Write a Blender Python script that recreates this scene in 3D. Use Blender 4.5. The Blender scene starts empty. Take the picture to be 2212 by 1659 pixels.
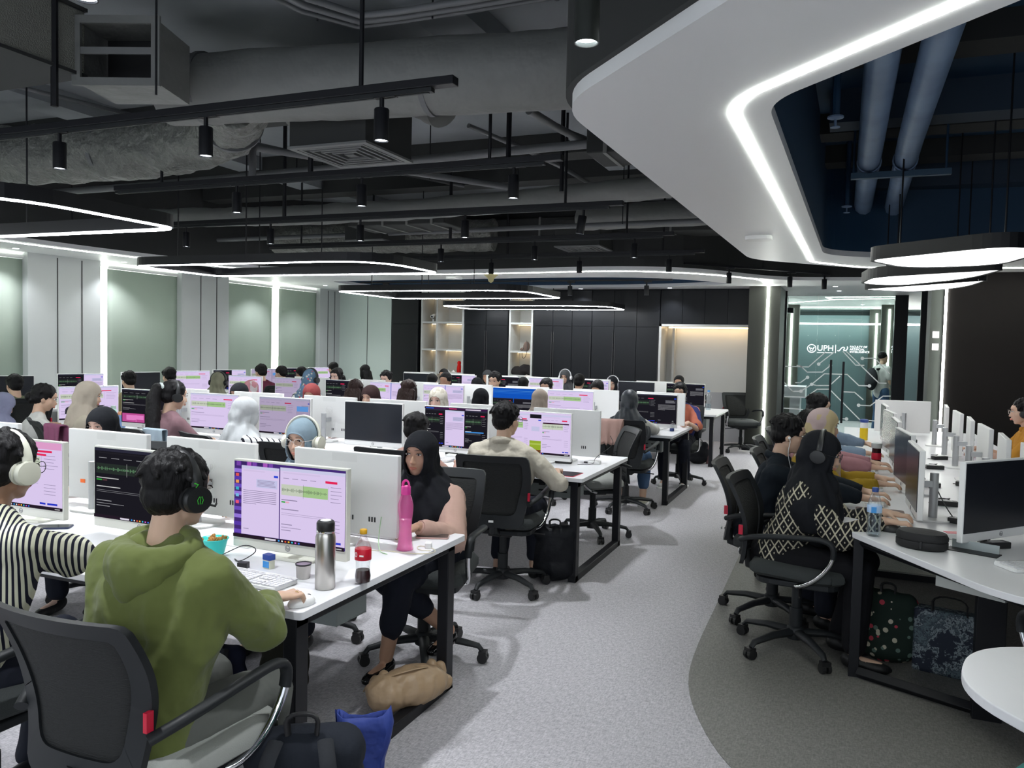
import bpy, bmesh, math, random
import numpy as np
from mathutils import Vector, Matrix, Euler, noise
random.seed(7)
PI = math.pi
scene = bpy.context.scene
COL = scene.collection

# ---------------------------------------------------------------- camera
cam_data = bpy.data.cameras.new('camera')
cam = bpy.data.objects.new('camera', cam_data)
COL.objects.link(cam)
cam_data.sensor_fit = 'HORIZONTAL'
cam_data.sensor_width = 36.0
cam_data.lens = 1746.7 / 2212.0 * 36.0
cam_data.clip_start = 0.05
cam_data.clip_end = 100
PITCH, YAW, ROLL, CAM_H = 0.0474, 0.3903, 0.0232, 1.666
_fw = Vector((-math.sin(YAW) * math.cos(PITCH), math.cos(YAW) * math.cos(PITCH), -math.sin(PITCH)))
_rt = Vector((math.cos(YAW), math.sin(YAW), 0))
_up = _rt.cross(_fw)
_r2 = math.cos(ROLL) * _rt + math.sin(ROLL) * _up
_u2 = math.cos(ROLL) * _up - math.sin(ROLL) * _rt
cam.matrix_world = Matrix(((_r2.x, _u2.x, -_fw.x, 0), (_r2.y, _u2.y, -_fw.y, 0), (_r2.z, _u2.z, -_fw.z, CAM_H), (0, 0, 0, 1)))
scene.camera = cam

# ---------------------------------------------------------------- world, exposure
world = bpy.data.worlds.new('world')
scene.world = world
world.use_nodes = True
world.node_tree.nodes['Background'].inputs[0].default_value = (0.82, 0.90, 1.0, 1)
world.node_tree.nodes['Background'].inputs[1].default_value = 0.65
scene.view_settings.view_transform = 'Standard'
scene.view_settings.look = 'None'
scene.view_settings.gamma = 1.0
scene.view_settings.use_curve_mapping = False
scene.view_settings.exposure = 1.0
scene.cycles.use_denoising = True
scene.cycles.use_adaptive_sampling = True
scene.cycles.adaptive_threshold = 0.02
scene.cycles.max_bounces = 8
scene.cycles.diffuse_bounces = 5
scene.cycles.glossy_bounces = 3
scene.cycles.transmission_bounces = 5
scene.cycles.transparent_max_bounces = 14
scene.cycles.sample_clamp_indirect = 4.0
scene.cycles.caustics_reflective = False
scene.cycles.caustics_refractive = False
# lamp powers, used by the lamp builders further down
RING_E = 36.0        # pendant ring strips
LINE_E = 18.0         # ceiling LED lines
SPOT_W = 58.0        # each track spotlight
DOWN_W = 22.0        # small recessed downlights
LEAF_E = 0.55         # filled pendants

# ---------------------------------------------------------------- materials
def rgb(r, g=None, b=None):
    """sRGB 0-255 to linear"""
    if g is None: g = b = r
    f = lambda c: (c / 255 / 12.92) if c / 255 <= 0.04045 else ((c / 255 + 0.055) / 1.055) ** 2.4
    return (f(r), f(g), f(b), 1)
MATS = {}
def mat(name, col=None, rough=0.6, metal=0.0, spec=0.5, bump=None, vary=None, sheen=0.0, trans=0.0, alpha=1.0, ior=1.45, coat=0.0):
    """bump=(scale, strength, distance[, stretch]); vary=(scale, dark colour, amount)"""
    if name in MATS: return MATS[name]
    m = bpy.data.materials.new(name); m.use_nodes = True; MATS[name] = m
    nt = m.node_tree; p = nt.nodes['Principled BSDF']
    p.inputs['Base Color'].default_value = col
    p.inputs['Roughness'].default_value = rough
    p.inputs['Metallic'].default_value = metal
    p.inputs['Specular IOR Level'].default_value = spec
    p.inputs['IOR'].default_value = ior
    if sheen: p.inputs['Sheen Weight'].default_value = sheen
    if trans: p.inputs['Transmission Weight'].default_value = trans
    if coat: p.inputs['Coat Weight'].default_value = coat
    if alpha < 1: p.inputs['Alpha'].default_value = alpha
    if bump or vary:
        tc = nt.nodes.new('ShaderNodeTexCoord')
    if bump:
        mp = nt.nodes.new('ShaderNodeMapping'); nt.links.new(tc.outputs['Object'], mp.inputs[0])
        if len(bump) > 3: mp.inputs['Scale'].default_value = bump[3]
        n = nt.nodes.new('ShaderNodeTexNoise'); n.inputs['Scale'].default_value = bump[0]; n.inputs['Detail'].default_value = 3
        nt.links.new(mp.outputs[0], n.inputs['Vector'])
        b = nt.nodes.new('ShaderNodeBump'); b.inputs['Strength'].default_value = bump[1]; b.inputs['Distance'].default_value = bump[2]
        nt.links.new(n.outputs[0], b.inputs['Height']); nt.links.new(b.outputs[0], p.inputs['Normal'])
    if vary:
        n = nt.nodes.new('ShaderNodeTexNoise'); n.inputs['Scale'].default_value = vary[0]; n.inputs['Detail'].default_value = 4
        nt.links.new(tc.outputs['Object'], n.inputs['Vector'])
        mx = nt.nodes.new('ShaderNodeMix'); mx.data_type = 'RGBA'
        mx.inputs[6].default_value = col; mx.inputs[7].default_value = vary[1]
        mr = nt.nodes.new('ShaderNodeMapRange'); mr.inputs[1].default_value = .35; mr.inputs[2].default_value = .65; mr.inputs[4].default_value = vary[2]
        nt.links.new(n.outputs[0], mr.inputs[0]); nt.links.new(mr.outputs[0], mx.inputs[0]); nt.links.new(mx.outputs[2], p.inputs['Base Color'])
    return m
def emit(name, col, strength):
    if name in MATS: return MATS[name]
    m = bpy.data.materials.new(name); m.use_nodes = True; MATS[name] = m
    nt = m.node_tree; nt.nodes.clear()
    e = nt.nodes.new('ShaderNodeEmission'); e.inputs[0].default_value = col; e.inputs[1].default_value = strength
    o = nt.nodes.new('ShaderNodeOutputMaterial'); nt.links.new(e.outputs[0], o.inputs[0])
    return m
def cloth(name, col=None, **k):
    k.setdefault('bump', (9, 0.35, 0.03)); k.setdefault('rough', 0.85); k.setdefault('spec', 0.2)
    return mat(name, col, **k)
def clear_mat(name, tint, gloss=.10):
    m = bpy.data.materials.new(name); m.use_nodes = True; MATS[name] = m; nt = m.node_tree; nt.nodes.clear()
    a = nt.nodes.new('ShaderNodeBsdfTransparent'); a.inputs[0].default_value = tint
    b = nt.nodes.new('ShaderNodeBsdfGlossy'); b.inputs[1].default_value = .05; b.inputs[0].default_value = (1, 1, 1, 1)
    lw = nt.nodes.new('ShaderNodeLayerWeight'); lw.inputs[0].default_value = .25
    mr = nt.nodes.new('ShaderNodeMapRange'); mr.inputs[3].default_value = gloss * .5; mr.inputs[4].default_value = .75; nt.links.new(lw.outputs[1], mr.inputs[0])
    mx = nt.nodes.new('ShaderNodeMixShader'); o = nt.nodes.new('ShaderNodeOutputMaterial')
    nt.links.new(mr.outputs[0], mx.inputs[0]); nt.links.new(a.outputs[0], mx.inputs[1]); nt.links.new(b.outputs[0], mx.inputs[2]); nt.links.new(mx.outputs[0], o.inputs[0])
    return m
M = dict(
    white=mat('white_laminate', (0.80, 0.80, 0.82, 1), 0.35, spec=0.4),
    plastic=mat('white_plastic', (0.86, 0.86, 0.85, 1), 0.45, spec=0.3),
    cream=mat('cream_plastic', (0.76, 0.76, 0.68, 1), 0.45),
    frame=mat('black_steel', (0.007, 0.0075, 0.010, 1), 0.45, spec=.35),
    chair=mat('charcoal_plastic', (0.014, 0.016, 0.018, 1), 0.5, spec=.35),
    seat=mat('grey_seat_fabric', (0.035, 0.04, 0.04, 1), 0.9, bump=(220, 0.4, 0.004)),
    mesh=mat('black_chair_mesh', (0.013, 0.014, 0.014, 1), 0.8, bump=(160, 0.9, 0.006, (0.25, 1, 2.2))),
    chrome=mat('chrome', (0.75, 0.76, 0.78, 1), 0.12, metal=1),
    steel=mat('brushed_steel', (0.55, 0.53, 0.50, 1), 0.3, metal=1, bump=(60, 0.15, 0.002, (1, 1, 0.02))),
    silver=mat('silver_paint', (0.50, 0.51, 0.53, 1), 0.35, metal=0.6),
    red=mat('red_tag', rgb(190, 25, 55), 0.4),
    black=mat('matte_black', (0.008, 0.008, 0.009, 1), 0.5),
    rubber=mat('black_rubber', (0.015, 0.015, 0.016, 1), 0.4),
    duct=mat('painted_duct', (0.17, 0.175, 0.168, 1), 0.55, bump=(6, 0.5, 0.04)),
    foil=mat('painted_foil', (0.16, 0.165, 0.15, 1), 0.38, bump=(14, 1.0, 0.05)),
    pipe=mat('painted_pipe', (0.12, 0.125, 0.13, 1), 0.5),
    navy=mat('navy_paint', (0.018, 0.055, 0.11, 1), 0.6),
    navy_pipe=mat('navy_pipe_paint', (0.22, 0.33, 0.50, 1), 0.5, vary=(3, (0.14, 0.22, 0.36, 1), 0.8)),
    slab=mat('dark_slab_paint', (0.27, 0.29, 0.305, 1), 0.8, vary=(0.8, (0.17, 0.185, 0.20, 1), 0.8)),
    fascia=mat('dark_bulkhead_paint', (0.028, 0.030, 0.030, 1), 0.75),
    soffit=mat('white_ceiling_paint', (0.90, 0.905, 0.905, 1), 0.45),
    light=emit('lamp_white', (0.93, 0.97, 1.0, 1), RING_E),
    line=emit('led_line_white', (0.95, 1.0, 0.93, 1), LINE_E),
    leaf=emit('pendant_diffuser', (1.0, 0.95, 0.98, 1), LEAF_E),
    leafrim=emit('pendant_rim', (1, 1, 1, 1), 5.0),
    warm=emit('warm_shelf_led', (1.0, 0.72, 0.40, 1), 5.0),
    lens=emit('spot_lens', (0.85, 0.93, 1.0, 1), 7.0),
    glass=mat('clear_plastic', (0.95, 0.97, 1, 1), 0.05, trans=1.0, ior=1.2),
    paper=mat('white_paper', (0.85, 0.85, 0.85, 1), 0.7),
    phone=mat('phone_glass', (0.02, 0.022, 0.026, 1), 0.08, coat=0.5),
    eyew=mat('eye_white', (0.7, 0.68, 0.66, 1), 0.3),
    eyeb=mat('dark_iris', (0.02, 0.012, 0.008, 1), 0.2),
    brow=mat('dark_brow', (0.03, 0.02, 0.015, 1), 0.8),
)

# ---------------------------------------------------------------- mesh helpers
def tag(o, label=None, cat=None, group=None, kind=None):
    if label: o['label'] = label
    if cat: o['category'] = cat
    if group: o['group'] = group
    if kind: o['kind'] = kind
    return o
def thing(name, label, cat, loc=(0, 0, 0), rz=0.0, group=None):
    o = bpy.data.objects.new(name, None); COL.objects.link(o)
    o.empty_display_size = 0.1
    o.location = loc; o.rotation_euler = (0, 0, rz)
    return tag(o, label, cat, group)
def link(name, me, m, parent=None, loc=(0, 0, 0), rot=(0, 0, 0)):
    o = bpy.data.objects.new(name, me); COL.objects.link(o)
    if m is not None:
        me.materials.clear(); me.materials.append(m)
    o.parent = parent; o.location = loc; o.rotation_euler = rot
    return o
def copy_tree(o, parent=None):
    c = o.copy(); COL.objects.link(c); c.parent = parent
    for ch in o.children: copy_tree(ch, c)
    return c
class MB:
    """collects shapes and links them as ONE mesh object"""
    def __init__(s): s.v = []; s.f = []
    def add(s, vs, fs):
        n = len(s.v); s.v += [tuple(v) for v in vs]; s.f += [tuple(i + n for i in f) for f in fs]; return s
    def box(s, cx, cy, cz, sx, sy, sz, rz=0, mtx=None):
        vs = [Vector((x * sx / 2, y * sy / 2, z * sz / 2)) for x in (-1, 1) for y in (-1, 1) for z in (-1, 1)]
        if rz: vs = [Matrix.Rotation(rz, 3, 'Z') @ v for v in vs]
        if mtx is not None: vs = [mtx @ v for v in vs]
        vs = [v + Vector((cx, cy, cz)) for v in vs]
        return s.add(vs, [(0, 1, 3, 2), (4, 6, 7, 5), (0, 4, 5, 1), (2, 3, 7, 6), (0, 2, 6, 4), (1, 5, 7, 3)])
    def bx(s, x0, x1, y0, y1, z0, z1):
        return s.box((x0 + x1) / 2, (y0 + y1) / 2, (z0 + z1) / 2, x1 - x0, y1 - y0, z1 - z0)
    def rbox(s, cx, cy, cz, sx, sy, sz, r=0.01, seg=4):
        """box with rounded vertical corners"""
        pts = []
        for (ax, ay, a0) in ((1, 1, 0), (-1, 1, 90), (-1, -1, 180), (1, -1, 270)):
            for k in range(seg + 1):
                a = math.radians(a0 + 90 * k / seg)
                pts.append((cx + ax * (sx / 2 - r) + r * math.cos(a), cy + ay * (sy / 2 - r) + r * math.sin(a)))
        return s.prism(pts, cz - sz / 2, cz + sz / 2)
    def prism(s, pts, z0, z1):
        n = len(pts)
        vs = [(x, y, z0) for x, y in pts] + [(x, y, z1) for x, y in pts]
        fs = [tuple(reversed(range(n))), tuple(range(n, 2 * n))] + [(i, (i + 1) % n, n + (i + 1) % n, n + i) for i in range(n)]
        return s.add(vs, fs)
    def tube(s, pts, r, n=8, close=False, caps=True, flat=1.0):
        pts = [Vector(p) for p in pts]; m = len(pts)
        rs = r if isinstance(r, (list, tuple)) else [r] * m
        vs = []; prev = None
        for i, p in enumerate(pts):
            a = pts[(i - 1) % m] if (close or i > 0) else p; b = pts[(i + 1) % m] if (close or i < m - 1) else p
            t = (b - a).normalized()
            if prev is None:
                u = t.orthogonal().normalized()
                if abs(t.z) < 0.99: u = Vector((0, 0, 1)).cross(t).normalized()
            else:
                u = (prev - t * prev.dot(t)).normalized()
            prev = u; w = t.cross(u)
            for k in range(n):
                an = 2 * PI * k / n
                vs.append(p + rs[i] * (math.cos(an) * u + flat * math.sin(an) * w))
        fs = []
        for i in range(m if close else m - 1):
            for k in range(n):
                a = i * n + k; b = i * n + (k + 1) % n; c = ((i + 1) % m) * n + (k + 1) % n; d = ((i + 1) % m) * n + k
                fs.append((a, b, c, d))
        if caps and not close:
            fs.append(tuple(reversed(range(n)))); fs.append(tuple(range((m - 1) * n, m * n)))
        return s.add(vs, fs)
    def cyl(s, p, q, r, r2=None, n=16):
        return s.tube([p, q], [r, r if r2 is None else r2], n)
    def lathe(s, prof, n=24, c=(0, 0, 0), sx=1, sy=1, ring=False):
        """prof: [(radius, z)]"""
        vs = []
        for r, z in prof:
            for k in range(n):
                a = 2 * PI * k / n; vs.append((c[0] + sx * r * math.cos(a), c[1] + sy * r * math.sin(a), c[2] + z))
        fs = []
        for i in range(len(prof) - 1):
            for k in range(n):
                fs.append((i * n + k, i * n + (k + 1) % n, (i + 1) * n + (k + 1) % n, (i + 1) * n + k))
        if ring: fs += [((len(prof) - 1) * n + k, (len(prof) - 1) * n + (k + 1) % n, (k + 1) % n, k) for k in range(n)]
        else: fs.append(tuple(reversed(range(n)))); fs.append(tuple(range((len(prof) - 1) * n, len(prof) * n)))
        return s.add(vs, fs)
    def ball(s, c, r, n=10, m=7, rot=None):
        """ellipsoid"""
        if not isinstance(r, (list, tuple, Vector)): r = (r, r, r)
        vs = []
        c = Vector(c)
        for j in range(m + 1):
            ph = PI * j / m
            for i in range(n):
                th = 2 * PI * i / n
                v = Vector((r[0] * math.sin(ph) * math.cos(th), r[1] * math.sin(ph) * math.sin(th), r[2] * math.cos(ph)))
                if rot is not None: v = rot @ v
                vs.append(c + v)
        fs = []
        for j in range(m):
            for i in range(n):
                a = j * n + i; b = j * n + (i + 1) % n
                fs.append((a, a + n, b + n, b))
        return s.add(vs, fs)
    def mesh(s, name='m'):
        me = bpy.data.meshes.new(name); me.from_pydata(s.v, [], s.f); me.validate(); return me
    def build(s, name, m, parent=None, loc=(0, 0, 0), rot=(0, 0, 0), bevel=0, smooth=False, seg=2):
        me = s.mesh(name)
        bm = bmesh.new(); bm.from_mesh(me)
        bmesh.ops.remove_doubles(bm, verts=bm.verts, dist=1e-6)
        bmesh.ops.recalc_face_normals(bm, faces=bm.faces)
        bm.to_mesh(me); bm.free()
        if smooth:
            me.shade_smooth()
            try: me.set_sharp_from_angle(angle=math.radians(50))
            except Exception: pass
        o = link(name, me, m, parent, loc, rot)
        if bevel:
            b = o.modifiers.new('bevel', 'BEVEL'); b.width = bevel; b.segments = seg; b.limit_method = 'ANGLE'; b.angle_limit = math.radians(40)
        return o
def smooth_path(pts, it=2, close=False):
    pts = [Vector(p) for p in pts]
    for _ in range(it):
        out = []
        n = len(pts)
        rng = range(n) if close else range(n - 1)
        if not close: out.append(pts[0])
        for i in rng:
            a, b = pts[i], pts[(i + 1) % n]
            out += [a * .75 + b * .25, a * .25 + b * .75]
        if not close: out.append(pts[-1])
        pts = out
    return pts
def text_mesh(txt, size, extrude=0.001, align='CENTER'):
    cu = bpy.data.curves.new('t', 'FONT'); cu.body = txt; cu.size = size; cu.extrude = extrude
    cu.align_x = align; cu.align_y = 'CENTER'
    o = bpy.data.objects.new('t', cu); COL.objects.link(o)
    dg = bpy.context.evaluated_depsgraph_get()
    me = bpy.data.meshes.new_from_object(o.evaluated_get(dg))
    bpy.data.objects.remove(o); bpy.data.curves.remove(cu)
    return me
def text(name, txt, size, m, parent, loc, rot, extrude=0.001, align='CENTER'):
    return link(name, text_mesh(txt, size, extrude, align), m, parent, loc, rot)
def ordinal(i): return ['first', 'second', 'third', 'fourth', 'fifth', 'sixth', 'seventh', 'eighth', 'ninth'][i]
# ---------------------------------------------------------------- the room
def struct(o): return tag(o, kind='structure')
def floor_mat(name, c1, c2, rough):
    m = bpy.data.materials.new(name); m.use_nodes = True; nt = m.node_tree; p = nt.nodes['Principled BSDF']
    tc = nt.nodes.new('ShaderNodeTexCoord')
    outs = []
    for sc in ((30, 7, 1), (7, 30, 1)):
        mp = nt.nodes.new('ShaderNodeMapping'); mp.inputs['Scale'].default_value = sc; nt.links.new(tc.outputs['Object'], mp.inputs[0])
        n = nt.nodes.new('ShaderNodeTexNoise'); n.inputs['Scale'].default_value = 4.5; n.inputs['Detail'].default_value = 5; n.inputs['Roughness'].default_value = 0.75
        nt.links.new(mp.outputs[0], n.inputs['Vector']); outs.append(n)
    ad = nt.nodes.new('ShaderNodeMath'); ad.operation = 'ADD'
    nt.links.new(outs[0].outputs[0], ad.inputs[0]); nt.links.new(outs[1].outputs[0], ad.inputs[1])
    mr = nt.nodes.new('ShaderNodeMapRange'); mr.inputs[1].default_value = 0.82; mr.inputs[2].default_value = 1.20
    nt.links.new(ad.outputs[0], mr.inputs[0])
    mx = nt.nodes.new('ShaderNodeMix'); mx.data_type = 'RGBA'; mx.inputs[6].default_value = c1; mx.inputs[7].default_value = c2
    nt.links.new(mr.outputs[0], mx.inputs[0]); nt.links.new(mx.outputs[2], p.inputs['Base Color'])
    p.inputs['Roughness'].default_value = rough; p.inputs['Specular IOR Level'].default_value = 0.25
    return m
FL_LIGHT = floor_mat('light_grey_woven_vinyl', (0.29, 0.282, 0.295, 1), (0.55, 0.535, 0.56, 1), 0.6)
FL_DARK = floor_mat('dark_taupe_woven_vinyl', (0.13, 0.128, 0.118, 1), (0.25, 0.245, 0.23, 1), 0.5)
struct(MB().bx(-10.6, 8, -4, 22, -0.1, 0).build('floor', FL_LIGHT))
edge = [(-0.05, 2.9), (-0.36, 3.25), (-0.52, 3.55), (-0.66, 3.95), (-0.71, 4.4), (-0.72, 5.5), (-0.75, 7.6), (-0.83, 9.4), (-0.95, 11.5), (-1.10, 13.1), (-1.1, 13.98)]
edge = [(p.x, p.y) for p in smooth_path([(x, y, 0) for x, y in edge], 2)]
struct(MB().prism([(0.6, 2.0), (8, 2.0), (8, 13.98)][::1] + edge[::-1], 0.0, 0.003).build('floor_dark_zone', FL_DARK))

WALLG = mat('grey_wall_panel', (0.46, 0.48, 0.48, 1), 0.35)
WALLP = mat('pale_green_wall_panel', (0.52, 0.60, 0.56, 1), 0.45)
BLK = mat('black_cabinet_laminate', (0.007, 0.008, 0.010, 1), 0.38, spec=0.25)
BLKB = mat('dark_brown_wall_paint', (0.015, 0.0125, 0.012, 1), 0.7, spec=.2, bump=(80, 0.3, 0.003))
struct(MB().bx(-10.6, -10.45, -4, 14.8, 0, 2.95).build('wall_left', WALLG))
# window bays on the left wall: glass behind closed roller blinds, grey columns between
GLOW = emit('daylight_window_glass', (0.93, 1.0, 0.90, 1), 4.0)
struct(MB().bx(-10.44, -10.42, 1.2, 14.0, 0.35, 2.72).build('window_1', GLOW))
for k, (a, b) in enumerate([(7.47, 8.60), (10.15, 11.24), (13.90, 14.6), (0.0, 1.3)]):
    o = MB().bx(-10.42, -10.02, a, b, 0, 2.75)
    struct(o.build('wall_left_column', WALLG))
    MBs = MB()
    for yy in (a + .38 * (b - a), a + .72 * (b - a)):
        MBs.bx(-10.022, -10.012, yy, yy + .012, 0.1, 2.72)
    struct(MBs.build('trim_%d' % (k + 1), mat('dark_groove', (0.05, 0.05, 0.05, 1), 0.6)))
struct(MB().bx(-10.42, -10.10, -4, 14.6, 0, 0.38).build('wall_left_sill', WALLG))
# roller blinds (green-grey fabric, daylight glowing through)
def blind_mat():
    m = mat('green_grey_blind_fabric', (0.33, 0.37, 0.33, 1), 0.8, bump=(300, 0.2, 0.002))
    nt = m.node_tree; tr = nt.nodes.new('ShaderNodeBsdfTranslucent'); tr.inputs[0].default_value = (0.55, 0.75, 0.60, 1)
    mx = nt.nodes.new('ShaderNodeMixShader'); mx.inputs[0].default_value = .10
    nt.links.new(nt.nodes['Principled BSDF'].outputs[0], mx.inputs[1]); nt.links.new(tr.outputs[0], mx.inputs[2]); nt.links.new(mx.outputs[0], nt.nodes['Material Output'].inputs[0])
    return m
BL = blind_mat()
for k, (a, b, zb, lab) in enumerate([(1.3, 4.4, 0.62, 'nearest the camera'), (4.45, 7.50, 0.62, 'left of the first grey column'),
                        (8.80, 10.16, 0.78, 'just right of the tallest bright window slit'), (11.28, 12.51, 0.72, 'left of the bright slit nearest the corner'), (12.71, 13.90, 0.72, 'nearest the back corner')]):
    t = thing('roller_blind', 'closed grey-green roller blind on the left wall, ' + lab, 'blind', (-10.12, (a + b) / 2, 0), 0, 'roller blinds on the left wall')
    w = (b - a) / 2
    bl = MB()
    n = 14
    vs = []; fs = []
    for i in range(n + 1):
        y = -w + 2 * w * i / n
        for z in (zb, 2.66): vs.append((0.006 * math.sin(i * 1.3), y, z))
    for i in range(n): fs.append((2 * i, 2 * i + 1, 2 * i + 3, 2 * i + 2))
    bl.add(vs, fs)
    f = bl.build('blind_fabric', BL, t, smooth=True); sm = f.modifiers.new('thick', 'SOLIDIFY'); sm.thickness = 0.004
    MB().cyl((0, -w, 2.69), (0, w, 2.69), 0.028, n=12).build('roller_tube', M['plastic'], t)
    MB().cyl((0.005, -w, zb - .008), (0.005, w, zb - .008), 0.012, n=8).build('bottom_bar', M['plastic'], t)
# back wall
struct(MB().bx(-10.45, -8.75, 14.6, 14.8, 0, 2.95).build('wall_back_pale', WALLP))
struct(MB().bx(-9.33, -9.32, 14.592, 14.602, 0, 2.7).build('trim_9', mat('dark_groove', (0.05, 0.05, 0.05, 1), 0.6)))
struct(MB().bx(-8.76, -1.0, 15.2, 15.35, 0, 2.95).build('wall_back', BLK))
struct(MB().bx(-8.75, -1.5, 14.58, 15.2, 2.745, 3.9).build('wall_back_header', BLK))
def cabinet(x0, x1, doors, label, z0=0.0, split=2.06):
    t = thing('tall_cabinet', label, 'cabinet', ((x0 + x1) / 2, 14.6, 0), 0, 'black cabinets along the back wall')
    w = x1 - x0
    MB().bx(-w / 2, w / 2, 0.02, .58, z0, 2.74).build('body', BLK, t)
    n = doors; dw = w / n
    for k in range(n):
        a = -w / 2 + dw * k
        if z0 < split:
            d = MB().bx(a + .004, a + dw - .004, 0.0, .019, max(0.06, z0), split - .004).build('door', BLK, t, bevel=.001)
            MB().box((a + dw - .02) if k % 2 == 0 else (a + .02), -0.004, 1.15, .006, .01, 1.6).build('edge_pull', mat('dark_groove', (0.05,) * 3 + (1,), .6), d)
        MB().bx(a + .004, a + dw - .004, 0.0, .019, max(split, z0) + .004, 2.735).build('upper_door', BLK, t, bevel=.001)
    return t
cabinet(-8.10 - .64, -8.11, 1, 'black tall cabinet left of the wide lit shelf niche')
cabinet(-7.06, -6.12, 2, 'black two-door tall cabinet between the two lit shelf niches')
cabinet(-5.58, -4.42, 3, 'black tall cabinet just right of the narrow lit shelf niche')
cabinet(-4.415, -3.14, 3, 'black tall cabinet beside the open white niche, small round locks')
cabinet(-3.13, -1.55, 4, 'black upper cabinet above the open white niche', z0=2.12, split=2.12)
SH = mat('pale_shelf_board', (0.50, 0.51, 0.49, 1), 0.5)
def shelf_unit(x0, x1, uprights, label):
    t = thing('shelf_unit', label, 'shelf', ((x0 + x1) / 2, 14.6, 0), 0, 'lit open shelves in the back wall')
    w = x1 - x0
    MB().bx(-w / 2, w / 2, .50, .52, 0.1, 2.74).build('back_panel', SH, t)
    for x in [-w / 2 + .02, w / 2 - .02] + uprights:
        MB().box(x, .25, 1.42, .035, .50, 2.64).build('upright', SH, t)
    for z in (0.15, 0.62, 1.08, 1.55, 2.10, 2.72):
        s = MB().bx(-w / 2, w / 2, 0.005, .50, z - .018, z + .018).build('shelf_board', SH, t)
        if z > 0.7: MB().bx(-w / 2 + .04, w / 2 - .04, .42, .44, z - .026, z - .0185).build('light_strip', M['warm'], s)
    return t
shelf_unit(-8.05, -7.08, [-.12], 'wide pale shelf unit with warm light strips in black wall')
shelf_unit(-6.10, -5.60, [], 'narrow pale shelf unit holding dark bags in black wall')
# open white niche with warm strip
NW = mat('niche_white', (0.60, 0.60, 0.58, 1), 0.35)
struct(MB().bx(-3.12, -1.56, 15.15, 15.2, 0.9, 2.12).bx(-3.14, -3.10, 14.57, 15.2, 0.9, 2.12).bx(-3.14, -1.54, 14.57, 15.2, 2.08, 2.12).bx(-2.98, -2.94, 15.0, 15.2, 0.9, 2.1).bx(-1.58, -1.54, 14.57, 15.2, .9, 2.12).build('wall_back_niche', NW))
tag(MB().bx(-3.05, -1.6, 15.0, 15.06, 2.06, 2.078).build('light_strip', M['warm']), 'warm LED strip along the top of the open white niche', 'light strip')
struct(MB().bx(-3.10, -1.56, 15.1, 15.2, 0.0, 0.9).build('wall_back_lower', mat('pale_lower_wall', (0.42, .42, .44, 1), .5)))
# pillar with LED strip
struct(MB().bx(-1.53, -1.03, 14.05, 15.2, 0, 2.75).build('pillar', mat('olive_black_pillar', (0.030, 0.032, 0.026, 1), 0.55)))
struct(MB().bx(-1.56, -1.00, 14.03, 14.05, 0, 0.12).build('baseboard_pillar', M['frame']))
tag(MB().bx(-1.245, -1.205, 14.03, 14.048, 0.12, 2.75).build('light_strip', M['line']), 'vertical white LED strip on the dark pillar beside the white niche', 'light strip')
# right wall
struct(MB().bx(1.17, 8, 12.0, 12.15, 0, 2.75).build('wall_right', BLKB))
struct(MB().bx(1.02, 1.17, 12.05, 12.6, 0, 2.75).build('wall_right_return', mat('grey_olive_panel', (0.07, 0.078, 0.07, 1), 0.6)))
tag(MB().bx(1.172, 1.202, 11.985, 11.999, 0.0, 2.75).build('light_strip', M['line']), 'vertical white LED strip at the left edge of the dark brown wall', 'light strip')
struct(MB().bx(1.05, 1.16, 14.0, 14.1, 0, 2.75).bx(0.80, 1.02, 16.4, 16.7, 0, 2.75).build('wall_right_jamb', BLK))
struct(MB().bx(7.9, 8.0, -4, 12, 0, 3.9).build('wall_right_side', BLKB))
# ceiling
struct(MB().bx(-10.6, 8, -4, 22, 3.85, 4.0).build('ceiling', M['slab']))
bm_ = MB()
for y in (-1.5, 5.85, 7.9, 9.1, 12.2): bm_.bx(-8.6, 7.9, y, y + .32, 3.64, 3.85)
struct(bm_.build('ceiling_beams', M['fascia']))
bm_ = MB()
for x in (-6.9, -2.6): bm_.bx(x, x + .35, -3, 14, 3.70, 3.85)
struct(bm_.build('ceiling_cross_beams', M['slab']))
def plate(name, outer, holes, z0, z1, m):
    """horizontal slab with holes; sides included"""
    bm = bmesh.new(); eds = []
    for lp in [outer] + holes:
        vs = [bm.verts.new((x, y, z0)) for x, y in lp]
        eds += [bm.edges.new((vs[i], vs[(i + 1) % len(vs)])) for i in range(len(vs))]
    bmesh.ops.triangle_fill(bm, edges=eds, use_beauty=True)
    r = bmesh.ops.extrude_face_region(bm, geom=list(bm.faces))
    for g in r['geom']:
        if isinstance(g, bmesh.types.BMVert): g.co.z = z1
    bmesh.ops.recalc_face_normals(bm, faces=bm.faces)
    me = bpy.data.meshes.new(name); bm.to_mesh(me); bm.free()
    return link(name, me, m)
def sp2(pts, it=2, close=True): return [(p.x, p.y) for p in smooth_path([(x, y, 0) for x, y in pts], it, close)]
def corner(p, a, b, r):
    """rounded corner points at p coming from a going to b"""
    p, a, b = Vector(p), Vector(a), Vector(b)
    p0 = p + (a - p).normalized() * r; p2 = p + (b - p).normalized() * r
    return [((1 - t) ** 2 * p0 + 2 * t * (1 - t) * p + t * t * p2)[:] for t in [i / 8 for i in range(9)]]
def rounded(pts, rs):
    out = []; n = len(pts)
    for i in range(n):
        if rs[i] <= 0: out.append(tuple(pts[i]))
        else: out += [tuple(q) for q in corner(pts[i], pts[i - 1], pts[(i + 1) % n], rs[i])]
    return out
ZS = 2.75
white_out = rounded([(1.9, 0.25), (-1.24, 3.50), (-1.09, 9.95), (0.15, 11.26), (1.4, 12.0), (7.9, 12.0), (7.9, 0.25)], [0, .30, .35, .3, 0, 0, 0])
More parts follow.
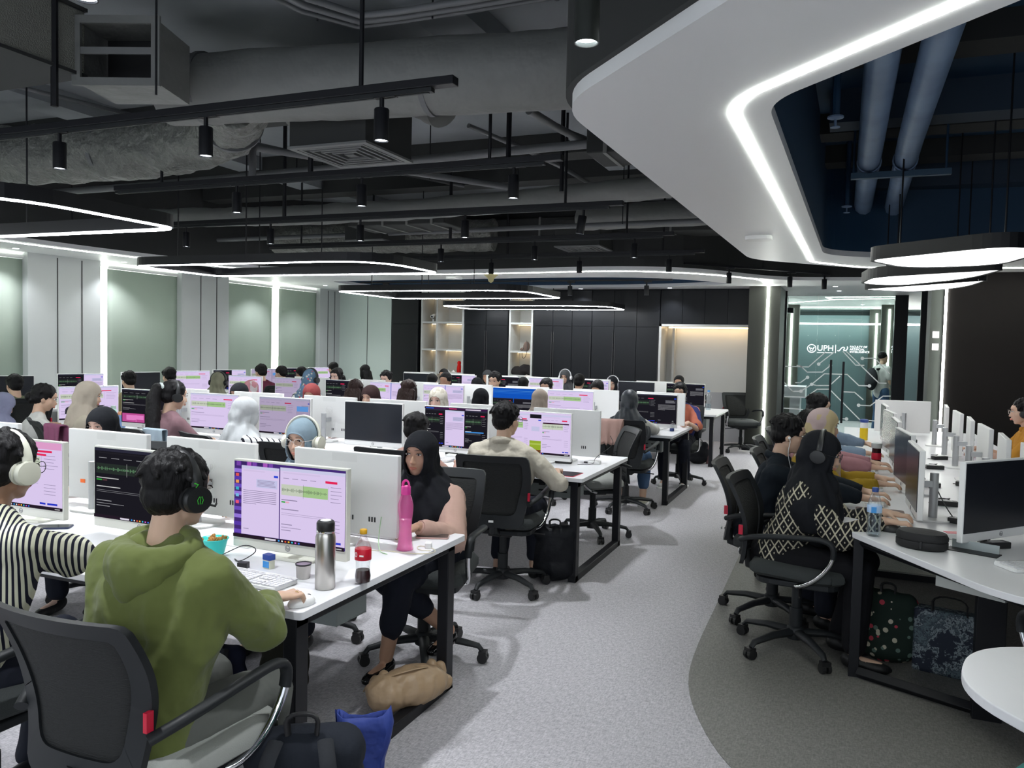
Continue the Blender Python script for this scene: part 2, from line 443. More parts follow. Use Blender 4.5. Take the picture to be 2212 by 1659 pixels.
hole = rounded([(2.2, 1.1), (-0.36, 3.73), (-0.27, 9.65), (0.3, 10.05), (3.2, 10.4), (5.6, 6.0), (5.2, 1.1)], [.2, .2, .35, .2, .5, .8, .8])
struct(plate('ceiling_white_panel', white_out, [hole], ZS, ZS + .06, M['soffit']))
def band(name, lp, z0, z1, m, close=True):
    vs = [(x, y, z0) for x, y in lp] + [(x, y, z1) for x, y in lp]; n = len(lp)
    fs = [(i, (i + 1) % n, n + (i + 1) % n, n + i) for i in range(n if close else n - 1)]
    me = bpy.data.meshes.new(name); me.from_pydata(vs, [], fs)
    o = link(name, me, m); s = o.modifiers.new('thick', 'SOLIDIFY'); s.thickness = 0.03
    return o
struct(band('trim_11', white_out, ZS + .06, 3.85, M['fascia']))
struct(band('trim_12', hole, ZS + .06, 3.85, M['navy']))
navyplate = [(x, y) for x, y in hole]
struct(plate('ceiling_navy', navyplate, [], 3.82, 3.845, M['navy']))
def led_line(path, label, z=ZS, w=0.035, m=None, close=False):
    pts = [Vector((x, y, 0)) for x, y in path]; n = len(pts); L_ = []; R_ = []
    for i, p in enumerate(pts):
        a = pts[i - 1] if (i > 0 or close) else p; b = pts[(i + 1) % n] if (i < n - 1 or close) else p
        t = (b - a).normalized(); nn = Vector((-t.y, t.x, 0)) * w / 2
        L_.append(p + nn); R_.append(p - nn)
    vs = []
    for zz in (z - .006, z - .0005):
        vs += [(p.x, p.y, zz) for p in L_] + [(p.x, p.y, zz) for p in R_]
    fs = []
    for i in range(n if close else n - 1):
        j = (i + 1) % n
        fs += [(i, j, n + j, n + i), (2 * n + i, 3 * n + i, 3 * n + j, 2 * n + j), (i, 2 * n + i, 2 * n + j, j), (n + i, n + j, 3 * n + j, 3 * n + i)]
    if not close:
        e = n - 1
        fs += [(0, n, 3 * n, 2 * n), (e, 2 * n + e, 3 * n + e, n + e)]
    me = bpy.data.meshes.new('light_strip'); me.from_pydata(vs, [], fs)
    return tag(link('light_strip', me, m or M['line']), label, 'light strip')
def rounded_open(pts, rs):
    out = [pts[0]]
    for i in range(1, len(pts) - 1):
        out += [tuple(q) for q in corner(pts[i], pts[i - 1], pts[i + 1], rs[i])] if rs[i] > 0 else [pts[i]]
    return out + [pts[-1]]
led_line(rounded_open([(2.05, 1.05), (-0.52, 3.68), (-0.42, 10.33), (0.16, 11.14), (3.5, 11.7)], [0, .24, .12, .3, 0]), 'white LED line recessed along the angular white ceiling panel', w=.038)
# left and back soffits with navy recess and LED line
inner = rounded_open([(-9.05, -4), (-8.95, 7.9), (-8.3, 10.6), (-5.9, 11.15), (-2.2, 10.85), (-1.45, 12.2), (-0.95, 12.95), (1.05, 13.2)], [0, 1.2, 1.2, 1.0, 1.3, .3, .5, 0])
sof = [(-10.45, -4)] + inner + [(1.05, 22), (-0.9, 22), (-0.9, 15.2), (-1.03, 14.6), (-10.45, 14.6)]
sof = [(-10.45, -4)] + inner + [(1.05, 21.9), (-1.03, 21.9), (-1.03, 14.6), (-10.45, 14.6)]
nav = rounded([(-8.7, 12.3), (-2.5, 12.0), (-1.75, 13.6), (-3.2, 14.1), (-8.7, 14.25)], [.3, 1.6, .25, .6, .3])
struct(plate('ceiling_soffit', sof, [nav], ZS, ZS + .05, M['soffit']))
struct(band('trim_13', inner, ZS + .05, 3.85, M['fascia'], close=False))
NAVC = mat('navy_cove_paint', (0.012, 0.045, 0.10, 1), 0.5)
struct(plate('ceiling_navy_cove', nav, [], ZS + .25, ZS + .28, NAVC))
struct(band('trim_14', nav, ZS + .05, ZS + .25, NAVC))
led = rounded_open([(-9.2, -3.5), (-9.12, 7.9), (-8.45, 10.75), (-5.95, 11.32), (-2.35, 11.05), (-1.62, 12.15), (-1.22, 12.75), (-1.225, 14.03)], [0, 1.2, 1.2, 1.0, 1.25, .25, .3, 0])
led_line(led, 'long white LED line running round the left and back soffit to the pillar', w=.04)
# back room behind glass
DARKG = mat('dark_teal_wall', (0.05, 0.075, 0.08, 1), 0.5)
struct(MB().bx(-5, 6, 21.9, 22.0, 0, 2.9).build('wall_far', DARKG))
struct(MB().bx(-4.4, -4.3, 15.4, 22, 0, 2.9).bx(3.6, 3.7, 12.2, 22, 0, 2.9).build('wall_far_sides', DARKG))
struct(MB().bx(1.05, 8, 12.6, 22, 2.75, 2.85).bx(-4.4, -1.03, 15.35, 21.9, 2.75, 2.85).build('ceiling_far', M['soffit']))
# ---------------------------------------------------------------- ceiling services and lamps
def spot_lamp(parent, loc, power, size=math.radians(75), rad=0.03, rot=(0, 0, 0)):
    l = bpy.data.lights.new('lamp', 'SPOT'); l.energy = power; l.spot_size = size; l.spot_blend = 0.6
    l.shadow_soft_size = rad; l.color = (0.93, 0.96, 1.0)
    o = bpy.data.objects.new('lamp', l); COL.objects.link(o); o.parent = parent; o.location = loc; o.rotation_euler = rot
    return o
def track_spot(x, y, zb, label, tilt=0.0, power=SPOT_W, h=0.155, group='track spotlights'):
    """cylinder spotlight hanging under a track; zb = lens height"""
    t = thing('track_spotlight', label, 'spotlight', (x, y, zb + h + .05), 0, group)
    b = MB().box(0.02, 0, .012, .12, .035, .024); b.cyl((0, 0, 0.0), (0, 0, -.05), .012, n=8)
    b.build('track_adapter', M['frame'], t)
    c = MB().lathe([(0.034, -.05), (.037, -.055), (.037, -.05 - h), (.033, -.05 - h), (.030, -.05 - h + .012)], 20).build('lamp_housing', M['frame'], t, rot=(0, tilt, 0), smooth=True)
    MB().cyl((0, 0, -.05 - h + .013), (0, 0, -.05 - h + .006), .031, n=20).build('lens', M['lens'], c)
    spot_lamp(c, (0, 0, -.05 - h - .004), power)
    return t
rows = [(1.75, 2.65, [-2.1, -3.2, -4.35, -5.5]), (3.45, 2.65, [-2.14, -3.24, -4.35]), (5.05, 2.65, [-2.1, -3.29, -4.43]), (6.77, 2.65, [-2.15, -3.29, -4.42, -5.5, -6.62]), (8.68, 2.65, [-2.17, -3.33, -4.53]), (10.3, 2.65, [-2.12, -3.31, -4.59])]  # first row hangs out of view, added to light the front area
where = ['row added unseen overhead', 'nearest the viewer', 'second from the camera', 'third from the camera', 'fourth from the camera', 'farthest from the viewer']
x0s = [-7.5, -8.5, -5.7, -8.84, -7.06, -7.0]
x1s = [-1.9, -1.86, -1.88, -1.92, -1.86, -1.80]
names_ = ['rightmost', 'second from the right', 'third from the right', 'fourth from the right', 'leftmost']
for (y, z, xs), wh, xa, xb in zip(rows, where, x0s, x1s):
    if y > 2:
        t = thing('lighting_track', 'long black lighting track under the dark ceiling, ' + wh, 'lighting track', ((xa + xb) / 2, y, 2.855), 0, 'ceiling lighting tracks')
        w = xb - xa
        MB().bx(-w / 2, w / 2 + .12, -.03, .03, .025, .065).build('support_channel', M['frame'], t, bevel=.003)
        MB().bx(-w / 2, w / 2, -.018, .018, .004, .024).bx(-w / 2 + .02, w / 2 - .02, -.006, .006, .0, .004).build('rail', M['chair'], t)
        for q in range(3): MB().cyl((-w / 2 + .5 + q * (w - .9) / 2, 0, .065), (-w / 2 + .5 + q * (w - .9) / 2, 0, .99), .012 if q != 1 else .02, n=8).build('hanger_rod', M['frame'], t)
    for i, x in enumerate(xs):
        lab = 'black cylinder spotlight, %s on the ceiling track %s' % ('only one' if len(xs) == 1 else names_[i], wh)
        track_spot(x, y, z, lab, tilt=(0.16 if (abs(y - 6.77) < .1 and i == 0) else 0.0))
for i, (x, y, z) in enumerate([(-1.57, 11.78, 2.616), (-0.80, 12.55, 2.616), (-0.34, 13.0, 2.616)]):
    track_spot(x, y, z, 'small black cylinder spotlight above the pillar, ' + ['left', 'middle', 'right'][i] + ' of three on the slanted track', power=20, h=.15)
t = thing('lighting_track', 'thin black slanted lighting track in front of the pillar', 'lighting track', (-1.15, 12.2, 2.84)); t.rotation_euler.z = math.radians(-37)
t.rotation_euler.z = math.atan2(13.0 - 11.2, -0.1 + 1.9); MB().bx(-1.35, 1.3, -.015, .015, 0, .03).build('rail', M['frame'], t); MB().cyl((0, 0, .03), (0, 0, 1.0), .008, n=6).build('hanger_rod', M['frame'], t)
for i, (x, y) in enumerate([(-4.15, 12.45), (-2.9, 12.45), (-7.6, 12.45)]):
    track_spot(x, y, 2.496, 'black cylinder spotlight under the navy cove, ' + ['middle', 'right', 'left'][i] + ' of three', power=10, h=.15)
t = thing('lighting_track', 'black lighting track hung below the navy cove near the back wall', 'lighting track', (-4.6, 12.45, 2.72)); MB().bx(-3.5, 2.1, -.018, .018, 0, .025).build('rail', M['frame'], t)
# big pendant cylinder by the white panel
t = thing('pendant_spotlight', 'large black cylinder spotlight hanging at the top beside the white panel', 'spotlight', (-0.80, 2.50, 2.63))
c = MB().lathe([(.036, 1.1), (.040, 1.09), (.040, 0), (.036, 0), (.034, .02)], 24).build('lamp_housing', mat('gunmetal', (0.05, 0.055, 0.05, 1), .3, metal=.6), t, smooth=True)
MB().cyl((0, 0, .014), (0, 0, .019), .034, n=20).build('lens', M['lens'], c); spot_lamp(c, (0, 0, -.01), SPOT_W * .7)

def stadium(x0, x1, y0, y1, r, n=10, skew=0.0):
    pts = []
    for (cx, cy, a0) in ((x1 - r, y1 - r, 0), (x0 + r, y1 - r, 90), (x0 + r, y0 + r, 180), (x1 - r, y0 + r, 270)):
        for k in range(n + 1):
            a = math.radians(a0 + 90 * k / n); pts.append((cx + r * math.cos(a) + skew * (cy - y0), cy + r * math.sin(a)))
    return pts
def inset(pts, d):
    n = len(pts); out = []
    for i in range(n):
        a = Vector(pts[i - 1]); b = Vector(pts[(i + 1) % n]); t = (b - a).normalized()
        out.append((pts[i][0] - t.y * d, pts[i][1] + t.x * d))
    return out
def loop_band(mb, po, pi, z0, z1):
    n = len(po)
    vs = [(x, y, z0) for x, y in po] + [(x, y, z0) for x, y in pi] + [(x, y, z1) for x, y in po] + [(x, y, z1) for x, y in pi]
    fs = []
    for i in range(n):
        j = (i + 1) % n
        fs += [(i, n + i, n + j, j), (2 * n + i, 2 * n + j, 3 * n + j, 3 * n + i), (i, j, 2 * n + j, 2 * n + i), (n + i, 3 * n + i, 3 * n + j, n + j)]
    return mb.add(vs, fs)
def ring_pendant(pts, z, label, hgt=.085, width=.085, cables=()):
    cx = sum(p[0] for p in pts) / len(pts); cy = sum(p[1] for p in pts) / len(pts)
    P_ = [(x - cx, y - cy) for x, y in pts]
    t = thing('ring_pendant_lamp', label, 'pendant lamp', (cx, cy, z), 0, 'black loop pendant lamps')
    pi = inset(P_, width)
    loop_band(MB(), P_, pi, 0.006, hgt).build('lamp_frame', M['frame'], t)
    loop_band(MB(), inset(P_, .012), inset(P_, width * .45), -0.002, 0.0055).build('light_strip', M['light'], t)
    for (x, y) in cables: MB().cyl((x - cx, y - cy, hgt), (x - cx, y - cy, 3.85 - z), .006, n=6).build('suspension_rod', M['frame'], t)
    return t
def hexish(xl, xr, y0, y1, r):
    """rounded loop whose right end slants to a point"""
    return rounded([(xl, y0), (xr, y0), (xr, y1), (xl, y1)], [r, r * 2.6, r * .9, r])
for y0, y1, xl, xr, lab in [(2.62, 3.98, -6.9, -3.90, 'nearest the camera at the left edge'), (5.85, 7.05, -6.45, -3.65, 'second one back, above the long desk rows'),
                        (9.3, 10.95, -6.5, -3.74, 'third one back, below the navy cove'), (12.9, 14.25, -6.75, -3.66, 'farthest, in front of the black cabinets'),
                        (-1.2, 0.0, -6.9, -3.75, 'added unseen left of the viewpoint'), (-2.2, -1.0, -2.6, 0.2, 'added unseen behind the viewpoint'), (-1.6, -0.4, 0.8, 3.4, 'added unseen right of the viewpoint')]:  # the three round the viewpoint are unseen, added to light surfaces facing it
    ring_pendant(hexish(xl, xr, y0, y1, .22), 2.35, 'black loop pendant lamp with white light strip, ' + lab, cables=[(xl + .6, (y0 + y1) / 2 - (y1 - y0) / 2 + .03), (xr - 1.4, y0 + .03), (xl + .6, y1 - .03), (xr - 1.4, y1 - .03)])
def leaf_pendant(pts, rs, z, label):
    lp = rounded(pts, rs); cx = sum(p[0] for p in lp) / len(lp); cy = sum(p[1] for p in lp) / len(lp)
    P_ = [(x - cx, y - cy) for x, y in lp]
    t = thing('leaf_pendant_lamp', label, 'pendant lamp', (cx, cy, z), 0, 'glowing pendant lamps over the right desk')
    loop_band(MB(), P_, inset(P_, .03), 0.0, .105).build('lamp_frame', M['frame'], t)
    loop_band(MB(), inset(P_, .031), inset(P_, .075), 0.004, .012).build('rim_light', M['leafrim'], t)
    MB().prism(inset(P_, .076), .012, .02).build('diffuser', M['leaf'], t)
    MB().prism(inset(P_, .031), .09, .10).build('top_plate', M['frame'], t)
    for k in (0, len(P_) // 3, 2 * len(P_) // 3): MB().cyl((P_[k][0] * .7, P_[k][1] * .7, .1), (P_[k][0] * .7, P_[k][1] * .7, 3.82 - z), .007, n=6).build('suspension_rod', M['frame'], t)
leaf_pendant([(.10, 7.15), (1.02, 6.35), (1.32, 6.75), (1.15, 7.75), (.45, 7.9)], [.2, .3, .2, .3, .3], 2.42, 'largest glowing leaf-shaped pendant lamp, at the right frame edge')
leaf_pendant([(.10, 9.55), (.2, 8.75), (1.25, 8.1), (1.10, 9.0), (.5, 9.9)], [.2, .3, .12, .4, .3], 2.42, 'glowing pendant lamp with rounded left end, middle of the stacked three')
leaf_pendant([(.12, 10.4), (1.28, 9.2), (1.20, 10.1), (.75, 10.9)], [.15, .12, .35, .35], 2.42, 'glowing triangular pendant lamp, lowest of the stacked three')
# recessed downlights in the soffits
for i, (x, y, lab) in enumerate([(-4.59, 14.40, 'left one in front of the black cabinets'), (-2.92, 14.32, 'right one in front of the black cabinets'), (-9.75, 7.11, 'left soffit nearest the camera'), (-9.75, 8.77, 'left soffit near the black loop lamp'),
                         (-9.6, 11.95, 'left soffit above the bright slit'), (-9.4, 13.2, 'left soffit near the back corner'), (-0.2, 14.2, 'white ceiling in front of the glass, first'), (-0.15, 15.2, 'white ceiling in front of the glass, second'), (-0.1, 17.6, 'inside the glass room, near'), (.3, 19.5, 'inside the glass room, far')]):
    t = thing('recessed_downlight', 'small round recessed downlight, ' + lab, 'downlight', (x, y, 2.75), 0, 'recessed downlights')
    MB().lathe([(.055, -.004), (.055, 0), (.04, 0), (.04, -.004)], 20).build('trim_ring', M['plastic'], t)
    MB().cyl((0, 0, -.003), (0, 0, -.0045), .038, n=16).build('lens', M['lens'], t)
    spot_lamp(t, (0, 0, -.02), DOWN_W * (2.2 if i in (6, 7) else 1), math.radians(120), .04)
for i, (x, y, lab) in enumerate([(-5.86, 11.7, 'on the back soffit above the desks'), (-0.80, 7.97, 'on the large white ceiling panel')]):
    t = thing('wifi_access_point', 'flat round white ceiling access point ' + lab, 'access point', (x, y, 2.75))
    MB().rbox(0, 0, -.02, .24, .20, .04, .06).build('housing', M['plastic'], t, bevel=.008); MB().rbox(0, 0, .0, .16, .14, .012, .03).build('mount', M['silver'], t)
t = thing('paper_funnel', 'pale yellow funnel hanging under a black spotlight', 'funnel', (-4.59, 10.3, 2.53))
MB().lathe([(.008, 0), (.035, .02), (.045, .06), (.10, .11), (.103, .112), (.05, .065), (.03, .03)], 20).build('cone', mat('pale_yellow', rgb(215, 205, 150), .6), t, smooth=True)
MB().cyl((0, 0, .1), (0, 0, .115), .036, n=12).build('collar', mat('pale_yellow', rgb(215, 205, 150), .6), t)
# air diffusers
def diffuser(x, y, z, s, label, box_h=0, m=None, rz=0):
    t = thing('air_diffuser', label, 'air diffuser', (x, y, z), rz)
    m = m or M['silver_dark']
    if box_h: MB().bx(-s / 2 + .01, s / 2 - .01, -s / 2 + .01, s / 2 - .01, .012, box_h).build('plenum_box', M['fascia'], t, bevel=.004)
    f = MB()
    k = 0
    for q in range(5):
        a = s / 2 * (1 - q * .17); b = a - (.045 if q == 0 else .018)
        lo = [(-a, -a), (a, -a), (a, a), (-a, a)]; li = [(-b, -b), (b, -b), (b, b), (-b, b)]
        loop_band(f, lo, li, -.004 + .0 * q, .012)
    f.box(0, 0, .004, s * .12, s * .12, .012)
    f.build('louvre', m, t)
    MB().bx(-s / 2 + .02, s / 2 - .02, -s / 2 + .02, s / 2 - .02, .013, .02).build('backing', M['black'], t)
    return t
M['silver_dark'] = mat('grey_diffuser_paint', (0.16, 0.165, 0.165, 1), 0.5)
diffuser(-3.33, 4.98, 3.0, .64, 'square air diffuser under the big dark plenum box', box_h=.42)
diffuser(-3.35, 10.6, 3.0, .64, 'square air diffuser beyond the spotlights, middle of the ceiling', box_h=.35)
diffuser(-5.9, 9.4, 3.0, .6, 'square air diffuser behind the second loop pendant', box_h=.35)
diffuser(-0.35, 12.1, 2.95, .6, 'square air diffuser in front of the glass room', box_h=.3)
diffuser(-3.2, 12.95, 2.99, .6, 'blue square air diffuser in the navy cove, right', m=mat('navy_diffuser', (0.05, 0.10, 0.18, 1), .5))
diffuser(-6.6, 12.95, 2.99, .6, 'blue square air diffuser in the navy cove, left', m=mat('navy_diffuser', (0.05, 0.10, 0.18, 1), .5))
# ducts
def wrinkle(o, amp, sc, cuts=0):
    me = o.data
    for v in me.vertices:
        n = noise.noise(Vector(v.co) * sc) + .5 * noise.noise(Vector(v.co) * sc * 2.3)
        v.co += Vector(v.normal) * n * amp
    me.update()
def duct(path, r, name, label, m, wr=0.0, it=3, n=28, seg=None, sc=6, part='duct_body', bands=0):
    c = Vector(path[0]); t = thing(name, label, 'air duct', c)
    P_ = smooth_path(path, it)
    if seg:
        out = []
        for a, b in zip(P_, P_[1:]):
            k = max(1, int((b - a).length / seg)); out += [a.lerp(b, i / k) for i in range(k)]
        P_ = out + [P_[-1]]
    o = MB().tube([p - c for p in P_], r, n, caps=True).build(part, m, t, smooth=True)
    if wr: wrinkle(o, wr, sc)
    if bands:
        for i in range(bands):
            k = int((i + .5) * len(P_) / bands); k = min(k, len(P_) - 2)
            MB().tube([P_[k] - c, P_[k] - c + (P_[k + 1] - P_[k]).normalized() * .035], r * 1.02, n).build('clamp_band', M['pipe'], t)
    return t
duct([(-4.35, 4.30, 3.36), (-3.6, 4.45, 3.36), (-2.6, 4.62, 3.36), (-1.5, 4.72, 3.34), (-0.5, 4.75, 3.33)], .235, 'air_duct', 'large round dark duct running across the ceiling to the white panel', M['duct'], wr=.012, seg=.08, sc=3, bands=3)
duct([(-8.3, 4.7, 3.26), (-7.0, 5.0, 3.25), (-6.1, 5.15, 3.24), (-5.3, 5.15, 3.24), (-4.5, 5.0, 3.28), (-4.2, 4.75, 3.32), (-3.95, 4.45, 3.36)], .24, 'foil_duct', 'crinkled foil flexible duct drooping at the upper left', M['foil'], wr=.035, seg=.045, sc=7, n=40, bands=3)
duct([(-4.0, 5.05, 3.45), (-3.6, 5.2, 3.60), (-3.1, 5.25, 3.60), (-2.7, 5.2, 3.4)], .2, 'air_duct', 'short dark duct elbow arching behind the large round duct', M['duct'], wr=.015, seg=.08)
duct([(-8.6, 7.6, 3.15), (-6.4, 7.9, 3.14), (-5.0, 8.0, 3.16), (-3.9, 8.05, 3.18), (-2.6, 7.9, 3.2), (-1.4, 7.7, 3.22), (-.5, 7.6, 3.25)], .115, 'air_duct', 'thin sagging dark duct crossing mid ceiling', M['duct'], wr=.015, seg=.08, sc=5)
duct([(-8.0, 10.0, 3.2), (-6.0, 10.2, 3.18), (-4.6, 10.4, 3.2)], .22, 'foil_duct', 'far crinkled foil duct above the second loop pendant', M['foil'], wr=.03, seg=.06, sc=7, n=24)
duct([(-3.1, 9.6, 3.25), (-2.0, 9.5, 3.25), (-.45, 9.5, 3.25)], .15, 'air_duct', 'far dark duct meeting the white panel edge', M['duct'], wr=.01, seg=.1)
# flanged rectangular intake at the end of the big duct
t = thing('duct_intake', 'rectangular dark duct opening with a middle bar at upper left', 'air duct', (-4.05, 3.72, 3.32), math.radians(20))
b = MB(); b.bx(-.24, .24, -.2, .22, -.18, -.17).bx(-.24, .24, -.2, .22, .17, .18).bx(-.24, -.23, -.2, .22, -.17, .17).bx(.23, .24, -.2, .22, -.17, .17); b.build('box', M['duct'], t)
b = MB(); b.bx(-.26, .26, -.22, -.2, -.2, -.155).bx(-.26, .26, -.22, -.2, .155, .2).bx(-.26, -.21, -.22, -.2, -.155, .155).bx(.21, .26, -.22, -.2, -.155, .155); b.build('flange', M['duct'], t)
MB().bx(-.21, .21, -.215, -.205, -.02, .02).build('damper_blade', M['silver_dark'], t); MB().bx(-.22, .22, .1, .11, -.17, .17).build('backing', M['black'], t)
# perforated rectangular duct at the upper left
PERF = mat('perforated_duct_liner', (0.20, 0.205, 0.18, 1), 0.7, bump=(120, 1.0, .01))
t = thing('rectangular_duct', 'rectangular duct with speckled lining at the upper left corner', 'air duct', (-4.55, 3.2, 3.3), math.radians(0))
MB().bx(-.55, .35, -2.4, .30, -.10, .26).build('duct_body', PERF, t, bevel=.01)
MB().bx(-.56, .36, -2.4, .31, -.12, -.10).bx(-.56, .36, -2.4, .31, .26, .28).build('edge_trim', M['fascia'], t)
# rectangular far ducts
for i, (x0, x1, y0, y1, z0, z1, lab) in enumerate([(-5.6, -4.3, 8.3, 8.9, 3.05, 3.3, 'boxy dark duct section in the middle of the ceiling'), (-1.9, -0.7, 6.0, 6.5, 3.15, 3.4, 'boxy dark duct section beside the white panel'), (-8.8, -1.3, 10.9, 11.5, 3.25, 3.5, 'long boxy dark duct near the back soffit')]):
    t = thing('rectangular_duct', lab, 'air duct', ((x0 + x1) / 2, (y0 + y1) / 2, z0))
    MB().bx(-(x1 - x0) / 2, (x1 - x0) / 2, -(y1 - y0) / 2, (y1 - y0) / 2, 0, z1 - z0).build('duct_body', M['fascia'], t, bevel=.01)
    q = MB()
    for k in range(4): q.box(-(x1 - x0) / 2 + (k + .5) * (x1 - x0) / 4, 0, (z1 - z0) / 2, .03, y1 - y0 + .02, z1 - z0 + .02)
    q.build('joint_flange', M['duct'], t)
# pipes and conduits
def pipe(path, r, label, m=None, name='service_pipe', it=1):
    c = Vector(path[0]); P_ = [p - c for p in smooth_path(path, it)]
    o = MB().tube(P_, r, 10).build(name, m or M['pipe'], None, loc=c, smooth=True)
    return tag(o, label, 'pipe')
pipe([(-3.6, 1.9, 3.6), (-3.0, 3.0, 3.6), (-2.85, 4.15, 3.6), (-2.4, 4.2, 3.6), (-1.0, 4.1, 3.58), (-.5, 4.05, 3.58)], .02, 'upper of the dark conduits bending across the top of the ceiling')
pipe([(-3.66, 1.9, 3.6), (-3.08, 3.04, 3.6), (-2.93, 4.23, 3.6), (-2.4, 4.27, 3.6), (-1.0, 4.17, 3.58), (-.5, 4.12, 3.58)], .02, 'lower of the dark conduits bending across the top of the ceiling')
pipe([(-3.72, 1.9, 3.6), (-3.16, 3.08, 3.6), (-3.0, 4.3, 3.6), (-2.4, 4.33, 3.6), (-1.0, 4.24, 3.58), (-.5, 4.2, 3.58)], .014, 'thinnest of the three bent conduits at the top of the ceiling')
pipe([(-8.5, 6.25, 3.2), (-6.4, 6.3, 3.22), (-3.83, 6.2, 3.24), (-1.73, 6.1, 3.25), (-0.5, 6.05, 3.25)], .035, 'long thin sprinkler pipe across the ceiling behind the plenum box')
pipe([(-4.62, 5.45, 2.98), (-4.62, 5.45, 3.24), (-4.60, 5.47, 3.26), (-4.2, 6.1, 3.26), (-3.2, 7.6, 3.26)], .03, 'bent drop pipe left of the plenum box', it=0)
pipe([(-1.9, 2.6, 3.65), (-1.68, 3.5, 3.6), (-1.55, 4.3, 3.6)], .028, 'short diagonal pipe at the top near the hanging cylinder lamp')
pipe([(-2.1, 5.3, 3.3), (-2.05, 5.9, 3.3), (-1.95, 6.4, 3.32)], .03, 'short slanting pipe stub beside the white panel')
pipe([(-3.0, 6.2, 3.5), (-2.62, 7.2, 3.4), (-2.5, 8.2, 3.35)], .02, 'thin diagonal conduit above the third track')
pipe([(-8.5, 9.3, 3.1), (-4.6, 9.25, 3.1), (-1.0, 9.15, 3.1)], .03, 'straight dark pipe above the fourth track')
pipe([(-6.2, 4.2, 3.62), (-5.6, 6.3, 3.6), (-4.4, 9.0, 3.6)], .018, 'long thin diagonal conduit high over the left side')
for i, (x, y) in enumerate([(-4.20, 3.30), (-3.46, 3.32), (-2.50, 3.5), (-2.33, 4.3), (-2.0, 4.25), (-1.6, 4.2), (-3.0, 4.1), (-2.29, 5.4), (-2.23, 6.4), (-2.21, 8.3), (-4.9, 6.4), (-3.9, 7.2), (-3.4, 8.3), (-5.6, 7.1)]):
    th = 0.006 if i not in (0, 7, 8) else 0.02
    zt = 3.85; zb = [2.96, 2.96, 3.5, 3.58, 3.58, 3.58, 3.58, 2.95, 2.95, 2.96, 3.3, 3.3, 3.25, 3.3][i]
    o = MB().cyl((0, 0, 0), (0, 0, zt - zb), th, n=6).build('threaded_rod', M['frame'], None, loc=(x, y, zb))
    tag(o, ['thick black drop rod at the far left over the first track', 'thin rod above the duct opening', 'thin rod beside the first track end', 'left thin rod above the big duct', 'middle thin rod above the big duct', 'right thin rod above the big duct', 'thin rod through the conduits', 'thick black drop rod over the second track', 'thick black drop rod over the third track', 'thin black drop rod over the fourth track', 'thin rod by the foil duct', 'thin rod behind the plenum box', 'thin rod over the sagging duct', 'thin rod left of the plenum box'][i], 'rod')
# things inside the navy opening
for i, (x0, lab) in enumerate([(-0.02, 'left of the two thick blue-painted pipes in the ceiling opening'), (0.34, 'right of the two thick blue-painted pipes in the ceiling opening')]):
    pipe([((.13, .40)[i], 3.0, 3.35), ((.12, .40)[i], 7.0, 3.33), ((.11, .45)[i], 12.0, 3.3)], .095, lab, M['navy_pipe'], 'thick_service_pipe', it=0)
t = thing('pipe_bracket', 'blue strut bracket carrying the two thick pipes', 'bracket', (.33, 7.65, 3.19))
MB().bx(-.35, .42, -.03, .03, -.02, .03).build('channel', mat('blue_strut', (0.04, 0.09, 0.15, 1), .5), t)
for x in (-.33, .38): MB().cyl((x, 0, 0), (x, 0, .63), .01, n=6).build('hanger_rod', M['navy'], t)
for k, x in enumerate((-.21, .07)): MB().lathe([(.10, -.03), (.10, .03), (.09, .03), (.09, -.03)], 20).build('pipe_clamp', M['navy_pipe'], t, loc=(x, 0, .12), rot=(PI / 2, 0, 0))
duct([(1.9, 10.9, 3.3), (1.2, 10.8, 3.28), (.85, 10.5, 3.3), (.8, 10.4, 3.6)], .2, 'foil_duct', 'round foil duct elbow inside the blue ceiling opening', mat('navy_foil', (0.05, 0.07, 0.11, 1), .4), wr=.02, seg=.05, sc=7)
for i, (x, y) in enumerate([(-0.12, 5.6), (-0.05, 9.0)]):
    t = thing('sprinkler', 'pale sprinkler head inside the blue ceiling opening, ' + ['nearer', 'farther'][i], 'sprinkler', (x, y, 3.15), 0)
    MB().cyl((0, 0, .03), (0, 0, .7), .025, n=8).build('pipe', M['navy'], t); MB().lathe([(.004, -.05), (.03, -.05), (.03, -.045), (.008, -.04), (.008, 0), (.05, .01), (.05, .02), (.01, .03)], 12).build('head', M['navy_pipe'], t)
for i, (y, z0, z1) in enumerate([(3.9, 3.5, 3.84), (7.2, 3.55, 3.84), (9.9, 3.5, 3.84)]):
    struct(MB().bx(-.2, 5, y, y + .3, z0, z1).build('ceiling_beams', mat('navy_beam', (0.02, 0.04, 0.07, 1), .6)))
